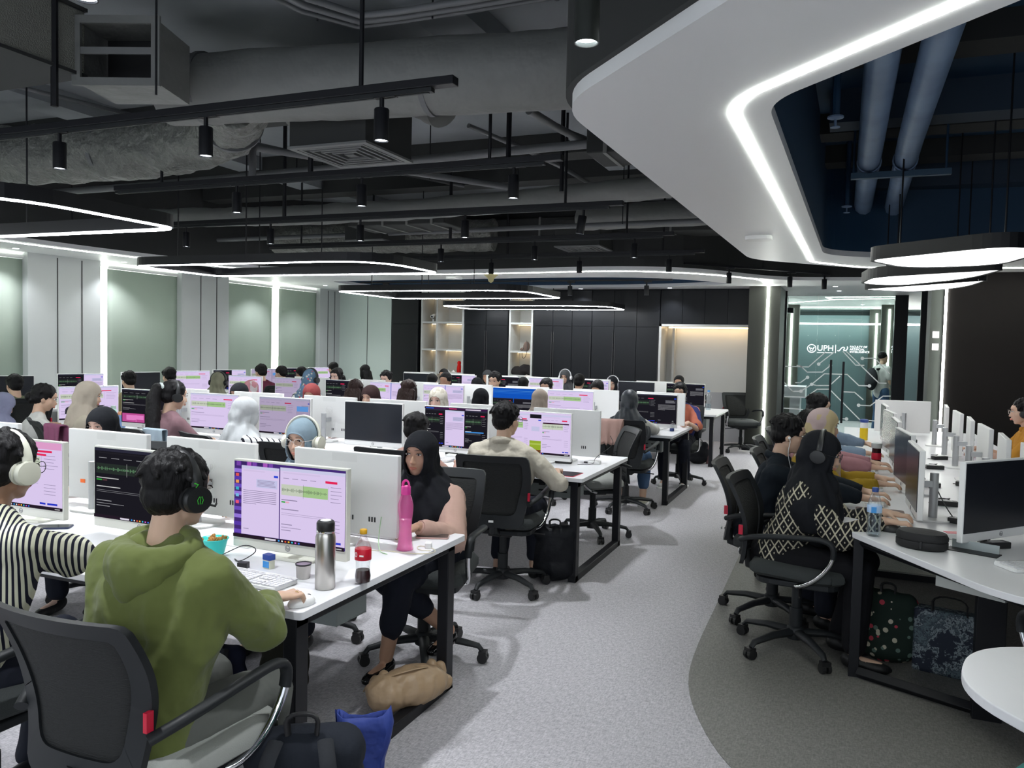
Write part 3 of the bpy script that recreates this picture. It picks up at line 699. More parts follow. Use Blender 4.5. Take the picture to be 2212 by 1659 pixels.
# ---------------------------------------------------------------- desks
DESK_H = 0.75
X0 = -1.66
ROWY = [2.217 + 3.1507 * k for k in range(4)]
DW = 1.28
def end_frame(t, x, y0, y1, name='leg_frame'):
    """rectangular steel loop: two posts, top and floor rail"""
    m = MB()
    for y in (y0 + .035, y1 - .035): m.box(x, y, .36, .055, .07, .72)
    m.box(x, (y0 + y1) / 2, .70, .055, y1 - y0, .045); m.box(x, (y0 + y1) / 2, .025, .055, y1 - y0, .05)
    return m.build(name, M['frame'], t, bevel=.004)
def tray(t, x0, x1, yc, z0=.50, z1=.70):
    m = MB(); m.bx(x0, x1, yc - .11, yc + .11, z0, z0 + .004).bx(x0, x1, yc - .112, yc - .108, z0, z1).bx(x0, x1, yc + .108, yc + .112, z0, z1 - .06)
    m.bx(x1 - .004, x1, yc - .11, yc + .11, z0, z1 - .02)
    o = m.build('cable_tray', mat('tray_grey', (0.24, 0.27, 0.26, 1), .5), t, bevel=.002)
    s = MB()
    for i in range(3):
        for j in range(3): s.bx(x1 - .12 - i * .09, x1 - .065 - i * .09, yc - .1135, yc - .1125, z0 + .04 + j * .045, z0 + .052 + j * .045)
    s.build('slot', M['black'], o)
XL = [-6.6, -7.4, -8.0, -7.4]
rown = ['nearest', 'second', 'third', 'farthest']
for k in range(4):
    y0 = ROWY[k]; y1 = y0 + DW
    t = thing('bench_desk', '%s long white bench desk with black steel loop legs, shared by two facing rows' % rown[k], 'desk', (X0, y0, 0), 0, 'long white bench desks')
    L_ = X0 - XL[k]
    top = rounded([(-L_, 0), (0, 0), (0, DW), (-L_, DW)], [0, .02, .02, 0])
    MB().prism(top, DESK_H - .028, DESK_H).build('tabletop', M['white'], t, bevel=.002)
    end_frame(t, -.07, .0 + .03, DW - .03)
    for x in (-1.75, -3.4, -5.0):
        if -x < L_: end_frame(t, x, .1, DW - .1)
    m = MB(); m.box(-L_ / 2, .09, .70, L_ - .1, .04, .04); m.box(-L_ / 2, DW - .09, .70, L_ - .1, .04, .04); m.build('rail', M['frame'], t)
    for x1 in (-.22, -1.95, -3.55):
        tray(t, x1 - 1.3, x1, DW / 2)
    hat = MB()
    for x in (-.9, -2.4, -4.0): hat.box(x, DW / 2, DESK_H + .001, .35, .10, .003)
    hat.build('cable_hatch', mat('hatch_white', (.7, .7, .7, 1), .4), t)
t = thing('window_desk', 'long white desk running along the window wall on the left', 'desk', (-9.95, 5.9, 0))
MB().bx(0, .95, 0, 7.7, DESK_H - .028, DESK_H).build('tabletop', M['white'], t)
for y in (.1, 2.4, 4.8, 7.4):
    m = MB()
    for x in (.08, .85): m.box(x, y, .36, .06, .05, .72)
    m.box(.47, y, .7, .8, .05, .04).box(.47, y, .02, .8, .05, .04); m.build('leg_frame', M['frame'], t)
# angular desk cluster on the right
t = thing('angular_desk', 'large white angular desk cluster on the right with oblique front edge', 'desk', (0, 0, 0))
rt = rounded([(.02, 10.9), (.0, 4.60), (.62, 3.55), (1.9, 3.25), (1.55, 4.9), (1.45, 10.9)], [0, .05, .22, .1, 0, 0])
MB().prism(rt, DESK_H - .03, DESK_H).build('tabletop', M['white'], t, bevel=.003)
m = MB()
m.box(.10, 4.50, .36, .05, .07, .72); m.cyl((.12, 4.47, .03), (.66, 4.22, .03), .03, n=4); m.cyl((.12, 4.47, .7), (.80, 3.55, .7), .025, n=4)
m.box(.66, 4.22, .36, .12, .07, .72)
m.build('leg_frame', M['frame'], t, bevel=.003)
for y in (6.6, 8.7, 10.6): end_frame_t = MB().box(.09, y, .36, .05, .06, .72).box(1.35, y, .36, .05, .06, .72).box(.72, y, .70, 1.3, .05, .04).box(.72, y, .025, 1.3, .05, .05).build('leg_frame', M['frame'], t)
MB().box(.75, 7.6, .70, .05, 6.0, .04).build('rail', M['frame'], t)
MB().box(.08, 7.6, .70, .03, 6.0, .04).build('rail', M['frame'], t)
m = MB(); Rz = Matrix.Rotation(math.radians(-32), 3, 'Z')
m.box(.60, 4.18, .60, .30, .16, .004, mtx=None, rz=math.radians(-32)).box(.555, 4.105, .63, .30, .004, .06, rz=math.radians(-32)); m.build('cable_tray', mat('pale_tray', (.5, .52, .5, 1), .5), t)
# rounded white table at the lower right
t = thing('rounded_table', 'white table with a rounded thick edge at the lower right corner', 'table', (0, 0, 0))
rt = rounded([(.32, 2.53), (1.30, 1.15), (2.2, 1.15), (2.2, 3.4), (.72, 3.02), (.40, 2.90)], [.17, .2, .1, .1, .1, .17])
MB().prism(rt, DESK_H - .03, DESK_H).build('tabletop', M['white'], t, bevel=.004, seg=3)
MB().box(.62, 2.62, .36, .08, .08, .72).box(1.9, 2.6, .36, .08, .08, .72).box(1.9, 1.8, .36, .08, .08, .72).build('leg', M['frame'], t)

# ---------------------------------------------------------------- screens
SCRM = bpy.data.materials.new('screen_picture'); SCRM.use_nodes = True
_nt = SCRM.node_tree; _nt.nodes.clear()
_a = _nt.nodes.new('ShaderNodeVertexColor'); _a.layer_name = 'picture'
_e = _nt.nodes.new('ShaderNodeEmission'); _e.inputs[1].default_value = 0.47
_o = _nt.nodes.new('ShaderNodeOutputMaterial'); _nt.links.new(_a.outputs[0], _e.inputs[0]); _nt.links.new(_e.outputs[0], _o.inputs[0])
BLKSCR = mat('switched_off_screen', (0.012, 0.014, 0.020, 1), 0.25, spec=0.5)
LAV = (222, 205, 242); PINK = (230, 40, 90); DK = (28, 27, 34)
def page(x0, y0, x1, y1, dark, rnd, wave=True, chat=False):
    """rectangles of one browser window; unit coordinates, y up"""
    R = []
    w, h = x1 - x0, y1 - y0
    q = lambda a, b, c, d, col: R.append((x0 + a * w, y0 + b * h, x0 + c * w, y0 + d * h, col))
    bg = DK if dark else LAV; tx = (150, 150, 155) if dark else (150, 138, 170); bar = (44, 44, 60) if dark else (205, 205, 235)
    q(0, 0, 1, 1, bg); q(0, .955, 1, 1, bar); q(.05, .92, .62, .94, tuple(int(c * .93) + 8 for c in bg))
    if chat:
        q(.86, .86, .97, .89, (40, 70, 215)); q(.40, .70, .95, .82, (52, 52, 62) if dark else (200, 200, 235))
        for i in range(5): q(.43, .72 + i * .019, .85 + .07 * rnd.random(), .727 + i * .019, tx)
        for i in range(8): q(.05, .64 - i * .027, .93 if i < 7 else .4, .648 - i * .027, tx)
        q(.06, .08, .2, .09, tx)
        return R
    q(.70, .84, .88, .872, PINK)
    for i in range(4): q(.05 + i * .14, .85, .14 + i * .14, .858, tx)
    if wave:
        q(.02, .62, .74, .77, (40, 48, 44) if dark else (200, 208, 190)); 
        if not dark and rnd.random() < .6: q(.36, .62, .74, .77, (165, 200, 140))
        for i in range(70):
            a = .002 + .016 * rnd.random() * (1 if rnd.random() < .7 else .3); x = .03 + i * .0101
            q(x, .695 - a * 1.6, x + .005, .695 + a * 1.6, (105, 150, 110) if dark else (95, 110, 90))
        q(.37, .60, .373, .79, (190, 190, 190) if dark else (60, 60, 70))
    q(.03, .55, .28, .563, tx if not dark else (200, 200, 200)); q(.03, .515, .09, .535, (50, 170, 60)); q(.095, .515, .15, .535, (90, 60, 65) if dark else (235, 170, 190))
    q(.03, .42, .30, .433, tx if not dark else (200, 200, 200))
    for i in range(2): q(.03, .37 - i * .024, .72, .374 - i * .024, tx)
    q(.03, .21, .20, .222, tx); q(.03, .17, .34, .177, tx); q(.03, .13, .18, .14, tx)
    q(.76, .60, .762, .80, tx)
    for i in range(5): q(.79, .79 - i * .05, .9 + .06 * rnd.random(), .797 - i * .05, tx)
    for i in range(4): q(.79, .34 - i * .05, .93, .347 - i * .05, tx)
    q(.74, .03, .81, .06, (45, 60, 200)); q(.83, .03, .95, .06, (45, 60, 200))
    return R
def screen_rects(style, seed):
    rnd = random.Random(seed); R = []
    T = lambda: ([(0, 0, 1, .045, (38, 28, 40))] + [(.42 + i * .03, .012, .435 + i * .03, .032, c) for i, c in enumerate([(60, 160, 240), (220, 220, 220), (220, 90, 60), (240, 190, 60), (60, 190, 220), (200, 100, 200), (60, 120, 230)])] + [(.30, .01, .40, .034, (220, 215, 230))] + [(.92, .015, .98, .028, (180, 180, 180))])
    if style == 'light': R = page(0, .045, 1, 1, 0, rnd) + T()
    elif style == 'dark': R = page(0, .045, 1, 1, 1, rnd) + T()
    elif style == 'split_light':
        R = [(0, 0, 1, 1, (70, 45, 120))]
        for i in range(7): R.append((.02 + i * .05, .94, .06 + i * .05, 1, [(120, 70, 170), (60, 40, 100), (170, 90, 190)][i % 3]))
        for i in range(9): R.append((0, .05 + i * .1, .07, .1 + i * .1, [(110, 80, 190), (90, 60, 170), (150, 120, 220)][i % 3]))
        for i, c in enumerate([(230, 90, 80), (240, 160, 90), (60, 180, 200), (120, 190, 230), (240, 90, 120)]): R.append((.015, .80 - i * .09, .045, .84 - i * .09, c))
        R += page(.07, .045, .42, .95, 0, rnd, chat=True) + page(.43, .045, 1, .97, 0, rnd) + T()
    elif style == 'three_dark':
        R = [(0, 0, 1, 1, DK)] + page(0, .045, .32, .95, 1, rnd) + page(.33, .045, .64, .93, 0, rnd, chat=True) + page(.65, .045, 1, .95, 1, rnd) + T() + [(0, .95, 1, 1, (60, 30, 70)), (.02, .955, .15, .985, (40, 90, 190)), (.4, .96, .52, .985, (200, 60, 110)), (.66, .955, .9, .98, (220, 210, 230)), (.66, .40, .95, .425, (70, 150, 230))]
    elif style == 'three_light':
        R = [(0, 0, 1, 1, LAV)] + page(0, .045, .40, .96, 0, rnd) + page(.58, .045, 1, .96, 0, rnd) + [(.405, .045, .575, .32, (150, 175, 50)), (.405, .22, .575, .26, (175, 195, 90)), (.405, .05, .575, .10, (110, 60, 40)), (.405, .86, .575, .955, DK), (.43, .55, .55, .66, (200, 200, 232)), (.53, .80, .57, .83, (40, 70, 215)), (.60, .74, .98, .77, (60, 25, 50)), (.02, .79, .37, .81, (60, 25, 50))] + T()
    elif style == 'wall_blue':
        R = [(0, 0, 1, 1, (20, 85, 190))] + [(0, .80 + i * .05, 1, .815 + i * .05, (40 + 18 * i, 110 + 15 * i, 210)) for i in range(3)] + page(0, .0, .48, .62, 1, rnd) + page(.50, 0, 1, .62, 1, rnd, chat=True)
    elif style == 'grey_light':
        R = [(a, b, c, d, tuple(int(v * .80) for v in col)) for a, b, c, d, col in page(0, .045, .72, 1, 0, rnd) + page(.725, .045, 1, 1, 0, rnd, chat=True)] + [(.75, .66, .97, .80, (95, 150, 215))] + T()
    elif style == 'split_dark': R = page(0, .045, .60, 1, 1, rnd) + page(.61, .045, 1, 1, 1, rnd, chat=True) + T()
    elif style == 'mixed': R = page(0, .045, .55, 1, 1, rnd) + page(.56, .045, 1, 1, 0, rnd, chat=True) + T()
    elif style == 'mixed2': R = page(0, .045, .55, 1, 0, rnd) + page(.56, .045, 1, 1, 0, rnd, chat=True) + [(.545, .045, .56, 1, (40, 90, 190))] + T()
    elif style == 'pink': R = page(0, .045, 1, 1, 0, rnd) + [(0, .90, 1, 1, (225, 160, 205))] + [(.70, .80, .82, .83, PINK)] + T()
    elif style == 'dark_flower': R = page(0, .30, 1, 1, 1, rnd) + [(0, 0, 1, .29, (25, 20, 25)), (.02, .02, .55, .28, (190, 80, 150))] + [(.02 + rnd.random() * .5, .03 + rnd.random() * .2, .05 + rnd.random() * .5, .06 + rnd.random() * .2, (230, 130, 200)) for _ in range(12)]
    R = [r for r in R if r[2] > r[0] and r[3] > r[1]]
    return R
def screen_mesh(style, seed, W, H):
    """flat picture on the panel, facing -Y, lower left at (-W/2, 0)"""
    rects = [(0, 0, 1, 1, (30, 28, 34))] + screen_rects(style, seed)
    vs, fs, cs = [], [], []
    for i, (a, b, c, d, col) in enumerate(rects):
        y = -0.00004 * i; n = len(vs)
        vs += [(-W / 2 + a * W, y, b * H), (-W / 2 + c * W, y, b * H), (-W / 2 + c * W, y, d * H), (-W / 2 + a * W, y, d * H)]
        fs.append((n, n + 1, n + 2, n + 3)); cs += [rgb(*col)] * 4
    me = bpy.data.meshes.new('screen'); me.from_pydata(vs, [], fs)
    ca = me.color_attributes.new('picture', 'FLOAT_COLOR', 'CORNER')
    ca.data.foreach_set('color', [x for c in cs for x in c])
    return me
HPM = text_mesh('hp', .032, .0006); HPB = text_mesh('hp', .062, .0005)
GREYL = mat('logo_grey', (0.22, 0.22, 0.24, 1), .4); EMB = mat('embossed_grey', (0.80, 0.80, 0.79, 1), .5)
def monitor(x, y, rz, style, label, seed=0, z=DESK_H, w=.575, detail=True, cream=False, group='white all-in-one computers', h=.375, rise=.035):
    t = thing('desktop_monitor', label, 'monitor', (x, y, z), rz, group)
    pm = M['cream'] if cream else M['plastic']
    b = MB(); b.box(0, .018, rise + h / 2, w, .030, h)
    cs = b.build('casing', pm, t, bevel=.004)
    W, H = w - .012, h - .052
    if style == 'off':
        MB().bx(-W / 2, W / 2, -.0005, .0035, rise + .044, rise + .044 + H).build('screen', BLKSCR, t)
    else:
        link('screen', screen_mesh(style, seed, W, H), SCRM, t, (0, .0020, rise + .044))
    # logo on chin
    o = MB().lathe([(.0105, 0), (.0125, 0), (.0125, .0012), (.0105, .0012)], 18, ring=True).build('logo_ring', GREYL, cs, loc=(0, .0028, rise + .022), rot=(PI / 2, 0, 0))
    link('logo', bpy.data.meshes.get(HPS.name), GREYL, cs, (0, .0025, rise + .022), (PI / 2, 0, 0))
    # stand
    s = MB(); s.lathe([(.023, .010), (.023, .26), (.02, .262)], 16, c=(0, .115, 0)); s.box(0, .065, .20, .05, .08, .035); s.build('stand', M['silver'], t, smooth=True)
    f = MB(); f.rbox(0, .10, .006, .22, .19, .012, .05); f.build('stand_base', pm, t, bevel=.003)
    if detail:
        # back face marks
        bk = MB().lathe([(.036, 0), (.0385, 0), (.0385, .0012), (.036, .0012)], 28, ring=True).build('logo_ring', EMB, cs, loc=(0, .0330, rise + h * .66), rot=(PI / 2, 0, PI))
        link('logo', HPB, EMB, cs, (0, .0335, rise + h * .66), (PI / 2, 0, PI))
        MB().bx(-.07, .07, .0325, .0335, rise + h - .045, rise + h - .008).build('vent_label', EMB, cs)
        pt = MB()
        for i, px in enumerate((.17, .155, .14, .05, .035)): pt.box(-px, .034, rise + .075, .006, .004, .022)
        pt.build('port', M['black'], cs)
    return t
HPS = text_mesh('hp', .017, .0004)
# near side (facing the viewer) of the four rows
NM = [  # row, x centre, style, note
 (0, -2.10, 'split_light', 'with two windows open beside the steel flask', 'cream'), (0, -2.92, 'dark', 'with a dark audio editor in front of the green hoodie', 'cream'), (0, -3.69, 'pink', 'with a lilac page at the left edge of the nearest desk', 'cream'),
 (1, -2.20, 'three_light', 'with three pale windows in front of the beige shirt', ''), (1, -2.90, 'three_dark', 'with three dark and pale windows, centre of the second desk', ''), (1, -3.68, 'off', 'switched off on the second desk', ''), (1, -4.60, 'grey_light', 'with a greyish page and a blue box on the second desk', ''),
 (1, -5.40, 'light', 'with a lilac page left of the white headscarf', ''), (1, -6.28, 'dark_flower', 'with a dark page and a pink flower picture', ''),
 (2, -2.00, 'split_dark', 'with a dark page in front of the dark grey headscarf', ''), (2, -2.97, 'light', 'with a pale page right of the taupe headscarf', ''), (2, -3.68, 'wall_blue', 'with a bright blue band across the top', ''), (2, -4.64, 'mixed2', 'with a pale page behind the patterned cream headscarf', ''),
 (2, -5.42, 'mixed2', 'with two pale windows split by a blue line', ''), (2, -6.12, 'split_dark', 'with a dark editor right of the blue patterned headscarf', ''), (2, -6.95, 'grey_light', 'with a grey page left of the blue patterned headscarf', ''), (2, -7.75, 'light', 'at the far left end of the third desk', ''),
 (3, -2.20, 'split_dark', 'with cream frame and dark page, right end of farthest desk', 'cream'), (3, -2.95, 'off', 'switched off on the farthest desk', ''), (3, -3.67, 'mixed', 'with a dark window on the farthest desk, third from the right', ''), (3, -4.42, 'light', 'with a lilac page on the farthest desk, fourth from the right', ''), (3, -5.15, 'split_dark', 'with a dark page on the farthest desk, fifth from the right', ''),
 (3, -5.95, 'mixed', 'with a salmon and dark page on the farthest desk', ''), (3, -6.75, 'off', 'switched off at the left end of the farthest desk', '')]
for i, (r, x, st, note, cr) in enumerate(NM):
    monitor(x, ROWY[r] + (.50 if r else .49), random.uniform(-.03, .03), st, 'white desktop monitor %s' % note, seed=i, cream=bool(cr), group='monitors on the bench desks', detail=False)
monitor(-7.05, ROWY[1] + .55, math.radians(70), 'light', 'white desktop monitor turned edge-on at the left end of the second desk', seed=77, detail=False)
FM = [(0, [(-2.12, 'beside the pink bottle'), (-2.92, 'behind the dark audio editor screen'), (-3.62, 'hiding the lower face of the left black headscarf'), (-4.60, 'at the left edge of the picture')]),
      (1, [(-2.08, 'at the right end of the second desk'), (-2.85, 'second from the right end of the second desk'), (-3.66, 'third from the right end of the second desk'), (-4.38, 'below the maroon headscarf'), (-5.20, 'fifth from the right end of the second desk'), (-6.1, 'at the left end of the second desk')]),
      (2, [(-1.98, 'at the right end of the third desk'), (-2.77, 'second from the right end of the third desk'), (-3.66, 'third from the right end of the third desk'), (-4.42, 'fourth from the right end of the third desk'), (-5.20, 'fifth from the right end of the third desk'), (-6.0, 'sixth from the right end of the third desk'), (-6.9, 'seventh from the right end of the third desk')]),
      (3, [(-2.75, 'right of the rest on the farthest desk'), (-3.75, 'in front of the round-glasses person'), (-4.62, 'in front of the white-headphones person'), (-5.35, 'fourth from the right on the farthest desk'), (-6.15, 'fifth from the right on the farthest desk'), (-6.95, 'at the left end of the farthest desk')])]
for r, lst in FM:
    for i, (x, note) in enumerate(lst):
        mm = monitor(x, ROWY[r] + (.96 if r == 0 else .90), PI + random.uniform(-.03, .03), 'light', 'white back of a desktop monitor ' + note, seed=100 + 10 * r + i, detail=(r < 2), group='monitor backs on the bench desks')
        if r == 0 and i in (0, 2):
            cs = [c for c in mm.children if c.name.startswith('casing')][0]
            MB().bx(.16, .195, .033, .0345, .12, .14).build('orange_sticker', mat('orange', rgb(245, 110, 40), .6), cs)
            if i == 2: MB().bx(.05, .10, .033, .0345, .05, .062).build('blue_sticker', mat('blue_note', rgb(110, 140, 220), .6), cs)
# monitors on the wall desk (facing the room)
for i, (y, st, note) in enumerate([(6.75, 'off', 'switched off beside the man at the left edge'), (7.78, 'mixed', 'with a dark page left of the bright window slit'), (8.78, 'off', 'switched off right of the bright window slit'), (9.75, 'light', 'with a pale page behind the ponytail'), (10.6, 'mixed', 'with the khaki headscarf in front'), (11.5, 'grey_light', 'with a grey page left of the maroon shirt'), (12.35, 'split_dark', 'with a dark page right of the second bright slit'), (13.15, 'light', 'nearest the back corner of the window desk')]):
    monitor(-9.42, y, math.radians(62 + 6 * (i % 3)) , st, 'white desktop monitor against the windows, ' + note, seed=200 + i, detail=False, group='monitors on the window desk')
# right cluster
for i, (y, note) in enumerate([(5.05, 'nearest, beside the water bottle'), (5.95, 'second from the front'), (7.0, 'third from the front'), (7.95, 'fourth from the front'), (8.95, 'fifth from the front')]):
    monitor(.37, y, math.radians(-90 + (6 if i % 2 else 2)), 'off' if i != 1 else 'off', 'monitor seen edge-on in the left line of the right desk, ' + note, seed=300 + i, w=.56, group='left line of monitors on the right desk', detail=False)
for i, (y, note) in enumerate([(5.35, 'nearest'), (5.98, 'second from the front'), (6.75, 'third from the front'), (7.5, 'fourth from the front'), (8.3, 'fifth from the front'), (9.2, 'farthest')]):
    monitor(.98 if i else 1.02, y, math.radians(90 - 4 * (i % 2)), 'light', 'white monitor back in the right line of the right desk, ' + note, seed=320 + i, w=.54, group='right line of monitors on the right desk', detail=False)
monitor(.62, 10.2, math.radians(180 + 8), 'light', 'large white monitor back across the far end of the right desk', seed=340, w=.58, h=.36, detail=False)
monitor(.735, 4.52, math.atan2(.44, .37), 'off', 'large switched-off monitor facing the viewer on the right desk', seed=341, w=.60, h=.385, detail=False)

# ---------------------------------------------------------------- office chairs
def make_chair(label, light=False):
    t = thing('office_chair', label, 'chair', (0, 0, 0), 0, 'mesh-back office chairs')
    smt = mat('pale_grey_seat_fabric', (.30, .31, .29, 1), .9, bump=(220, .4, .004)) if light else M['seat']
    # seat cushion: rounded pad
    b = MB(); n = 10
    prof = [(.90, .0), (1.0, .02), (1.0, .05), (.93, .072), (.6, .082), (0.01, .085)]
    outl = rounded([(-.245, -.22), (.245, -.22), (.255, .20), (.18, .27), (-.18, .27), (-.255, .20)], [.08, .08, .08, .1, .1, .08]); N = len(outl)
    vs = [(x * s, y * s, .43 + z + .012 * (1 if y < -.1 else 0)) for s, z in prof for x, y in outl]
    fs = [tuple(reversed(range(N)))] + [(i * N + k, i * N + (k + 1) % N, (i + 1) * N + (k + 1) % N, (i + 1) * N + k) for i in range(len(prof) - 1) for k in range(N)] + [tuple(range((len(prof) - 1) * N, len(prof) * N))]
    b.add(vs, fs); b.build('seat', smt, t, smooth=True)
    MB().rbox(0, .02, .415, .44, .42, .03, .08).build('seat_pan', M['chair'], t, bevel=.006)
    # backrest: hexagonal frame, curved in plan
    def bend(x, z):
        k = (z - .49) / .44
        return Vector((x, -.25 - .09 * k + .05 * math.sin(k * PI) - .02 + .55 * x * x * 1.1, z))
    outer = rounded([(-.19, .47), (.19, .47), (.205, .59), (.245, .76), (.235, .93), (-.235, .93), (-.245, .76), (-.205, .59)], [.05, .05, .1, .1, .03, .03, .1, .1])
    inn = rounded([(-.145, .545), (.145, .545), (.155, .63), (.195, .77), (.190, .885), (-.190, .885), (-.195, .77), (-.155, .63)], [.05, .05, .08, .08, .02, .02, .08, .08])
    # frame as two loops joined: subdivide along
    def frame_mesh():
        m = MB(); no = 96
        def resample(p):
            P_ = [Vector(q) for q in p] + [Vector(p[0])]; L_ = [0]
            for a, c in zip(P_, P_[1:]): L_.append(L_[-1] + (c - a).length)
            out = []; j = 0
            for i in range(no):
                d = L_[-1] * i / no
                while L_[j + 1] < d: j += 1
                f = (d - L_[j]) / max(1e-9, L_[j + 1] - L_[j]); out.append(P_[j].lerp(P_[j + 1], f))
            return out
        # start both at an analogous point
        o_, i_ = resample(outer), resample(inn)
        vs = []
        for off in (0, -.022):
            for L2 in (o_, i_):
                for p in L2:
                    q = bend(p[0], p[1]); vs.append((q.x, q.y + off, q.z))
        fs = []
        for k in range(no):
            j = (k + 1) % no
            fs += [(k, j, no + j, no + k), (2 * no + k, 3 * no + k, 3 * no + j, 2 * no + j), (k, 2 * no + k, 2 * no + j, j), (no + k, no + j, 3 * no + j, 3 * no + k)]
        m.add(vs, fs); return m
    frame_mesh().build('back_frame', M['chair'], t, smooth=True)
    m = MB(); nx, nz = 8, 10; vs = []; fs = []
    def halfw(z):
        pts = [(.545, .15), (.63, .158), (.77, .198), (.885, .193), (.90, .19)]
        for (za, wa), (zb, wb) in zip(pts, pts[1:]):
            if z <= zb: return wa + (wb - wa) * max(0, (z - za)) / (zb - za)
        return .19
    for j in range(nz + 1):
        z = .538 + (.893 - .538) * j / nz; hw = halfw(z) + .004
        for i in range(nx + 1):
            q = bend(-hw + 2 * hw * i / nx, z); vs.append((q.x, q.y - .008, q.z))
    for j in range(nz):
        for i in range(nx):
            a = j * (nx + 1) + i; fs.append((a, a + 1, a + nx + 2, a + nx + 1))
    m.add(vs, fs); mo = m.build('back_mesh', M['mesh'], t, smooth=True); s = mo.modifiers.new('thick', 'SOLIDIFY'); s.thickness = .006
    MB().tube([(0, -.27, .52), (0, -.26, .44), (0, -.12, .40)], .028, 8).build('back_bracket', M['chair'], t, smooth=True)
    for s_ in (-1, 1):
        p = smooth_path([(s_ * .225, -.26, .62), (s_ * .275, -.18, .655), (s_ * .285, .02, .675), (s_ * .282, .17, .68), (s_ * .28, .21, .64), (s_ * .272, .20, .56), (s_ * .262, .13, .47), (s_ * .235, .05, .415), (s_ * .19, 0, .41)], 2)
        k = int(len(p) * .58)
        a = MB().tube(p[:k + 1], [.020] * (k + 1), 10, flat=.75).build('armrest', M['chair'], t, smooth=True)
        MB().tube(p[k:], .013, 8).build('arm_tube', M['chrome'], a, smooth=True)
    MB().box(.228, -.262, .67, .012, .022, .05).build('size_tag', M['red'], t)
    MB().bx(-.016, .016, -.318, -.312, .505, .518).build('rear_badge', M['plastic'], t)
    g = MB().cyl((0, 0, .21), (0, 0, .41), .026, n=14); g.cyl((0, 0, .11), (0, 0, .24), .034, n=14).build('gas_column', M['chair'], t, smooth=True)
    MB().box(0, 0, .385, .16, .20, .04).build('tilt_mechanism', M['black'], t, bevel=.008)
    MB().tube([(.06, .02, .385), (.2, .04, .375), (.27, .05, .37)], .006, 6).build('height_lever', M['black'], t)
    sb = MB(); sb.lathe([(.045, .07), (.05, .09), (.045, .13), (.035, .14)], 16)
    for k in range(5):
        a = math.radians(90 + 72 * k + 18); d = Vector((math.cos(a), math.sin(a), 0))
        sb.tube([d * .03 + Vector((0, 0, .105)), d * .16 + Vector((0, 0, .105)), d * .29 + Vector((0, 0, .085)), d * .31 + Vector((0, 0, .062))], [.030, .024, .018, .014], 8, flat=.8)
    base = sb.build('star_base', M['chair'], t, smooth=True)
    for k in range(5):
        a = math.radians(90 + 72 * k + 18); d = Vector((math.cos(a), math.sin(a), 0)); n_ = Vector((-d.y, d.x, 0))
        c = MB(); ctr = d * .315 + Vector((0, 0, .028))
        for s_ in (-1, 1): c.cyl(ctr + n_ * .006 * s_, ctr + n_ * .024 * s_, .027, n=14)
        c.box(ctr.x, ctr.y, .05, .04, .046, .024, rz=a)
        c.build('caster', M['rubber'], t)
    return t
CHAIR = {False: make_chair('x'), True: make_chair('x', True)}
_used = {False: False, True: False}
def place_chair(x, y, rz, label, light=False):
    if not _used[light]:
        c = CHAIR[light]; _used[light] = True
    else: c = copy_tree(CHAIR[light])
    c.location = (x, y, 0); c.rotation_euler = (0, 0, rz); c['label'] = label; c.scale = (1.03, 1.03, 1.035)
    return c
# ---------------------------------------------------------------- people
def blob(mb, voxel, smooth=4, name='body'):
    """one continuous surface grown round the collected capsules and ellipsoids"""
    me = mb.mesh('tmp'); o = bpy.data.objects.new('tmp', me); COL.objects.link(o)
    r = o.modifiers.new('r', 'REMESH'); r.mode = 'VOXEL'; r.voxel_size = voxel; r.use_smooth_shade = True
    if smooth:
        s = o.modifiers.new('s', 'SMOOTH'); s.factor = .5; s.iterations = smooth
    dg = bpy.context.evaluated_depsgraph_get()
    out = bpy.data.meshes.new_from_object(o.evaluated_get(dg)); out.name = name
    bpy.data.objects.remove(o); bpy.data.meshes.remove(me)
    out.shade_smooth()
    return out
def cap(mb, p, q, r1, r2=None, n=12):
    p, q = Vector(p), Vector(q); r2 = r1 if r2 is None else r2
    mb.ball(p, r1, n, 8); mb.ball(q, r2, n, 8)
    if (q - p).length > 1e-4: mb.tube([p, q], [r1, r2], n)
def chain(mb, pts, rs, n=12):
    for a, b, r, s in zip(pts, pts[1:], rs, rs[1:]): cap(mb, a, b, r, s, n)
def coords(me):
    a = np.empty(len(me.vertices) * 3); me.vertices.foreach_get('co', a); return a.reshape(-1, 3)
def setco(me, a): me.vertices.foreach_set('co', a.reshape(-1)); me.update()
def folds(me, amp, sc, seed=0, mask=None):
    """cloth creases: ridged noise pushed along the normals"""
    co = coords(me); nr = np.empty_like(co).reshape(-1); me.vertices.foreach_get('normal', nr); nr = nr.reshape(-1, 3)
    d = np.array([1 - 2.2 * abs(noise.noise(Vector((p[0] * sc + seed, p[1] * sc, p[2] * sc * .55)))) + .35 * noise.noise(Vector((p[0] * sc * 3, p[1] * sc * 3 + seed, p[2] * sc * 2))) for p in co])
    if mask is not None: d *= mask(co)
    setco(me, co + nr * (d * amp)[:, None])
def delete_where(me, fn):
    bm = bmesh.new(); bm.from_mesh(me)
    bmesh.ops.delete(bm, geom=[v for v in bm.verts if fn(v.co)], context='VERTS')
    bm.to_mesh(me); bm.free(); me.shade_smooth()
SKIN = {'light': (0.60, 0.40, 0.29, 1), 'tan': (0.44, 0.265, 0.18, 1), 'brown': (0.30, 0.17, 0.11, 1), 'fair': (0.66, 0.45, 0.36, 1)}
def skin(k):
    m = mat('skin_' + k, SKIN[k], .5, spec=.35, bump=(150, .08, .002))
    m.node_tree.nodes['Principled BSDF'].inputs['Subsurface Weight'].default_value = .08
    m.node_tree.nodes['Principled BSDF'].inputs['Subsurface Radius'].default_value = (.02, .008, .004)
    return m
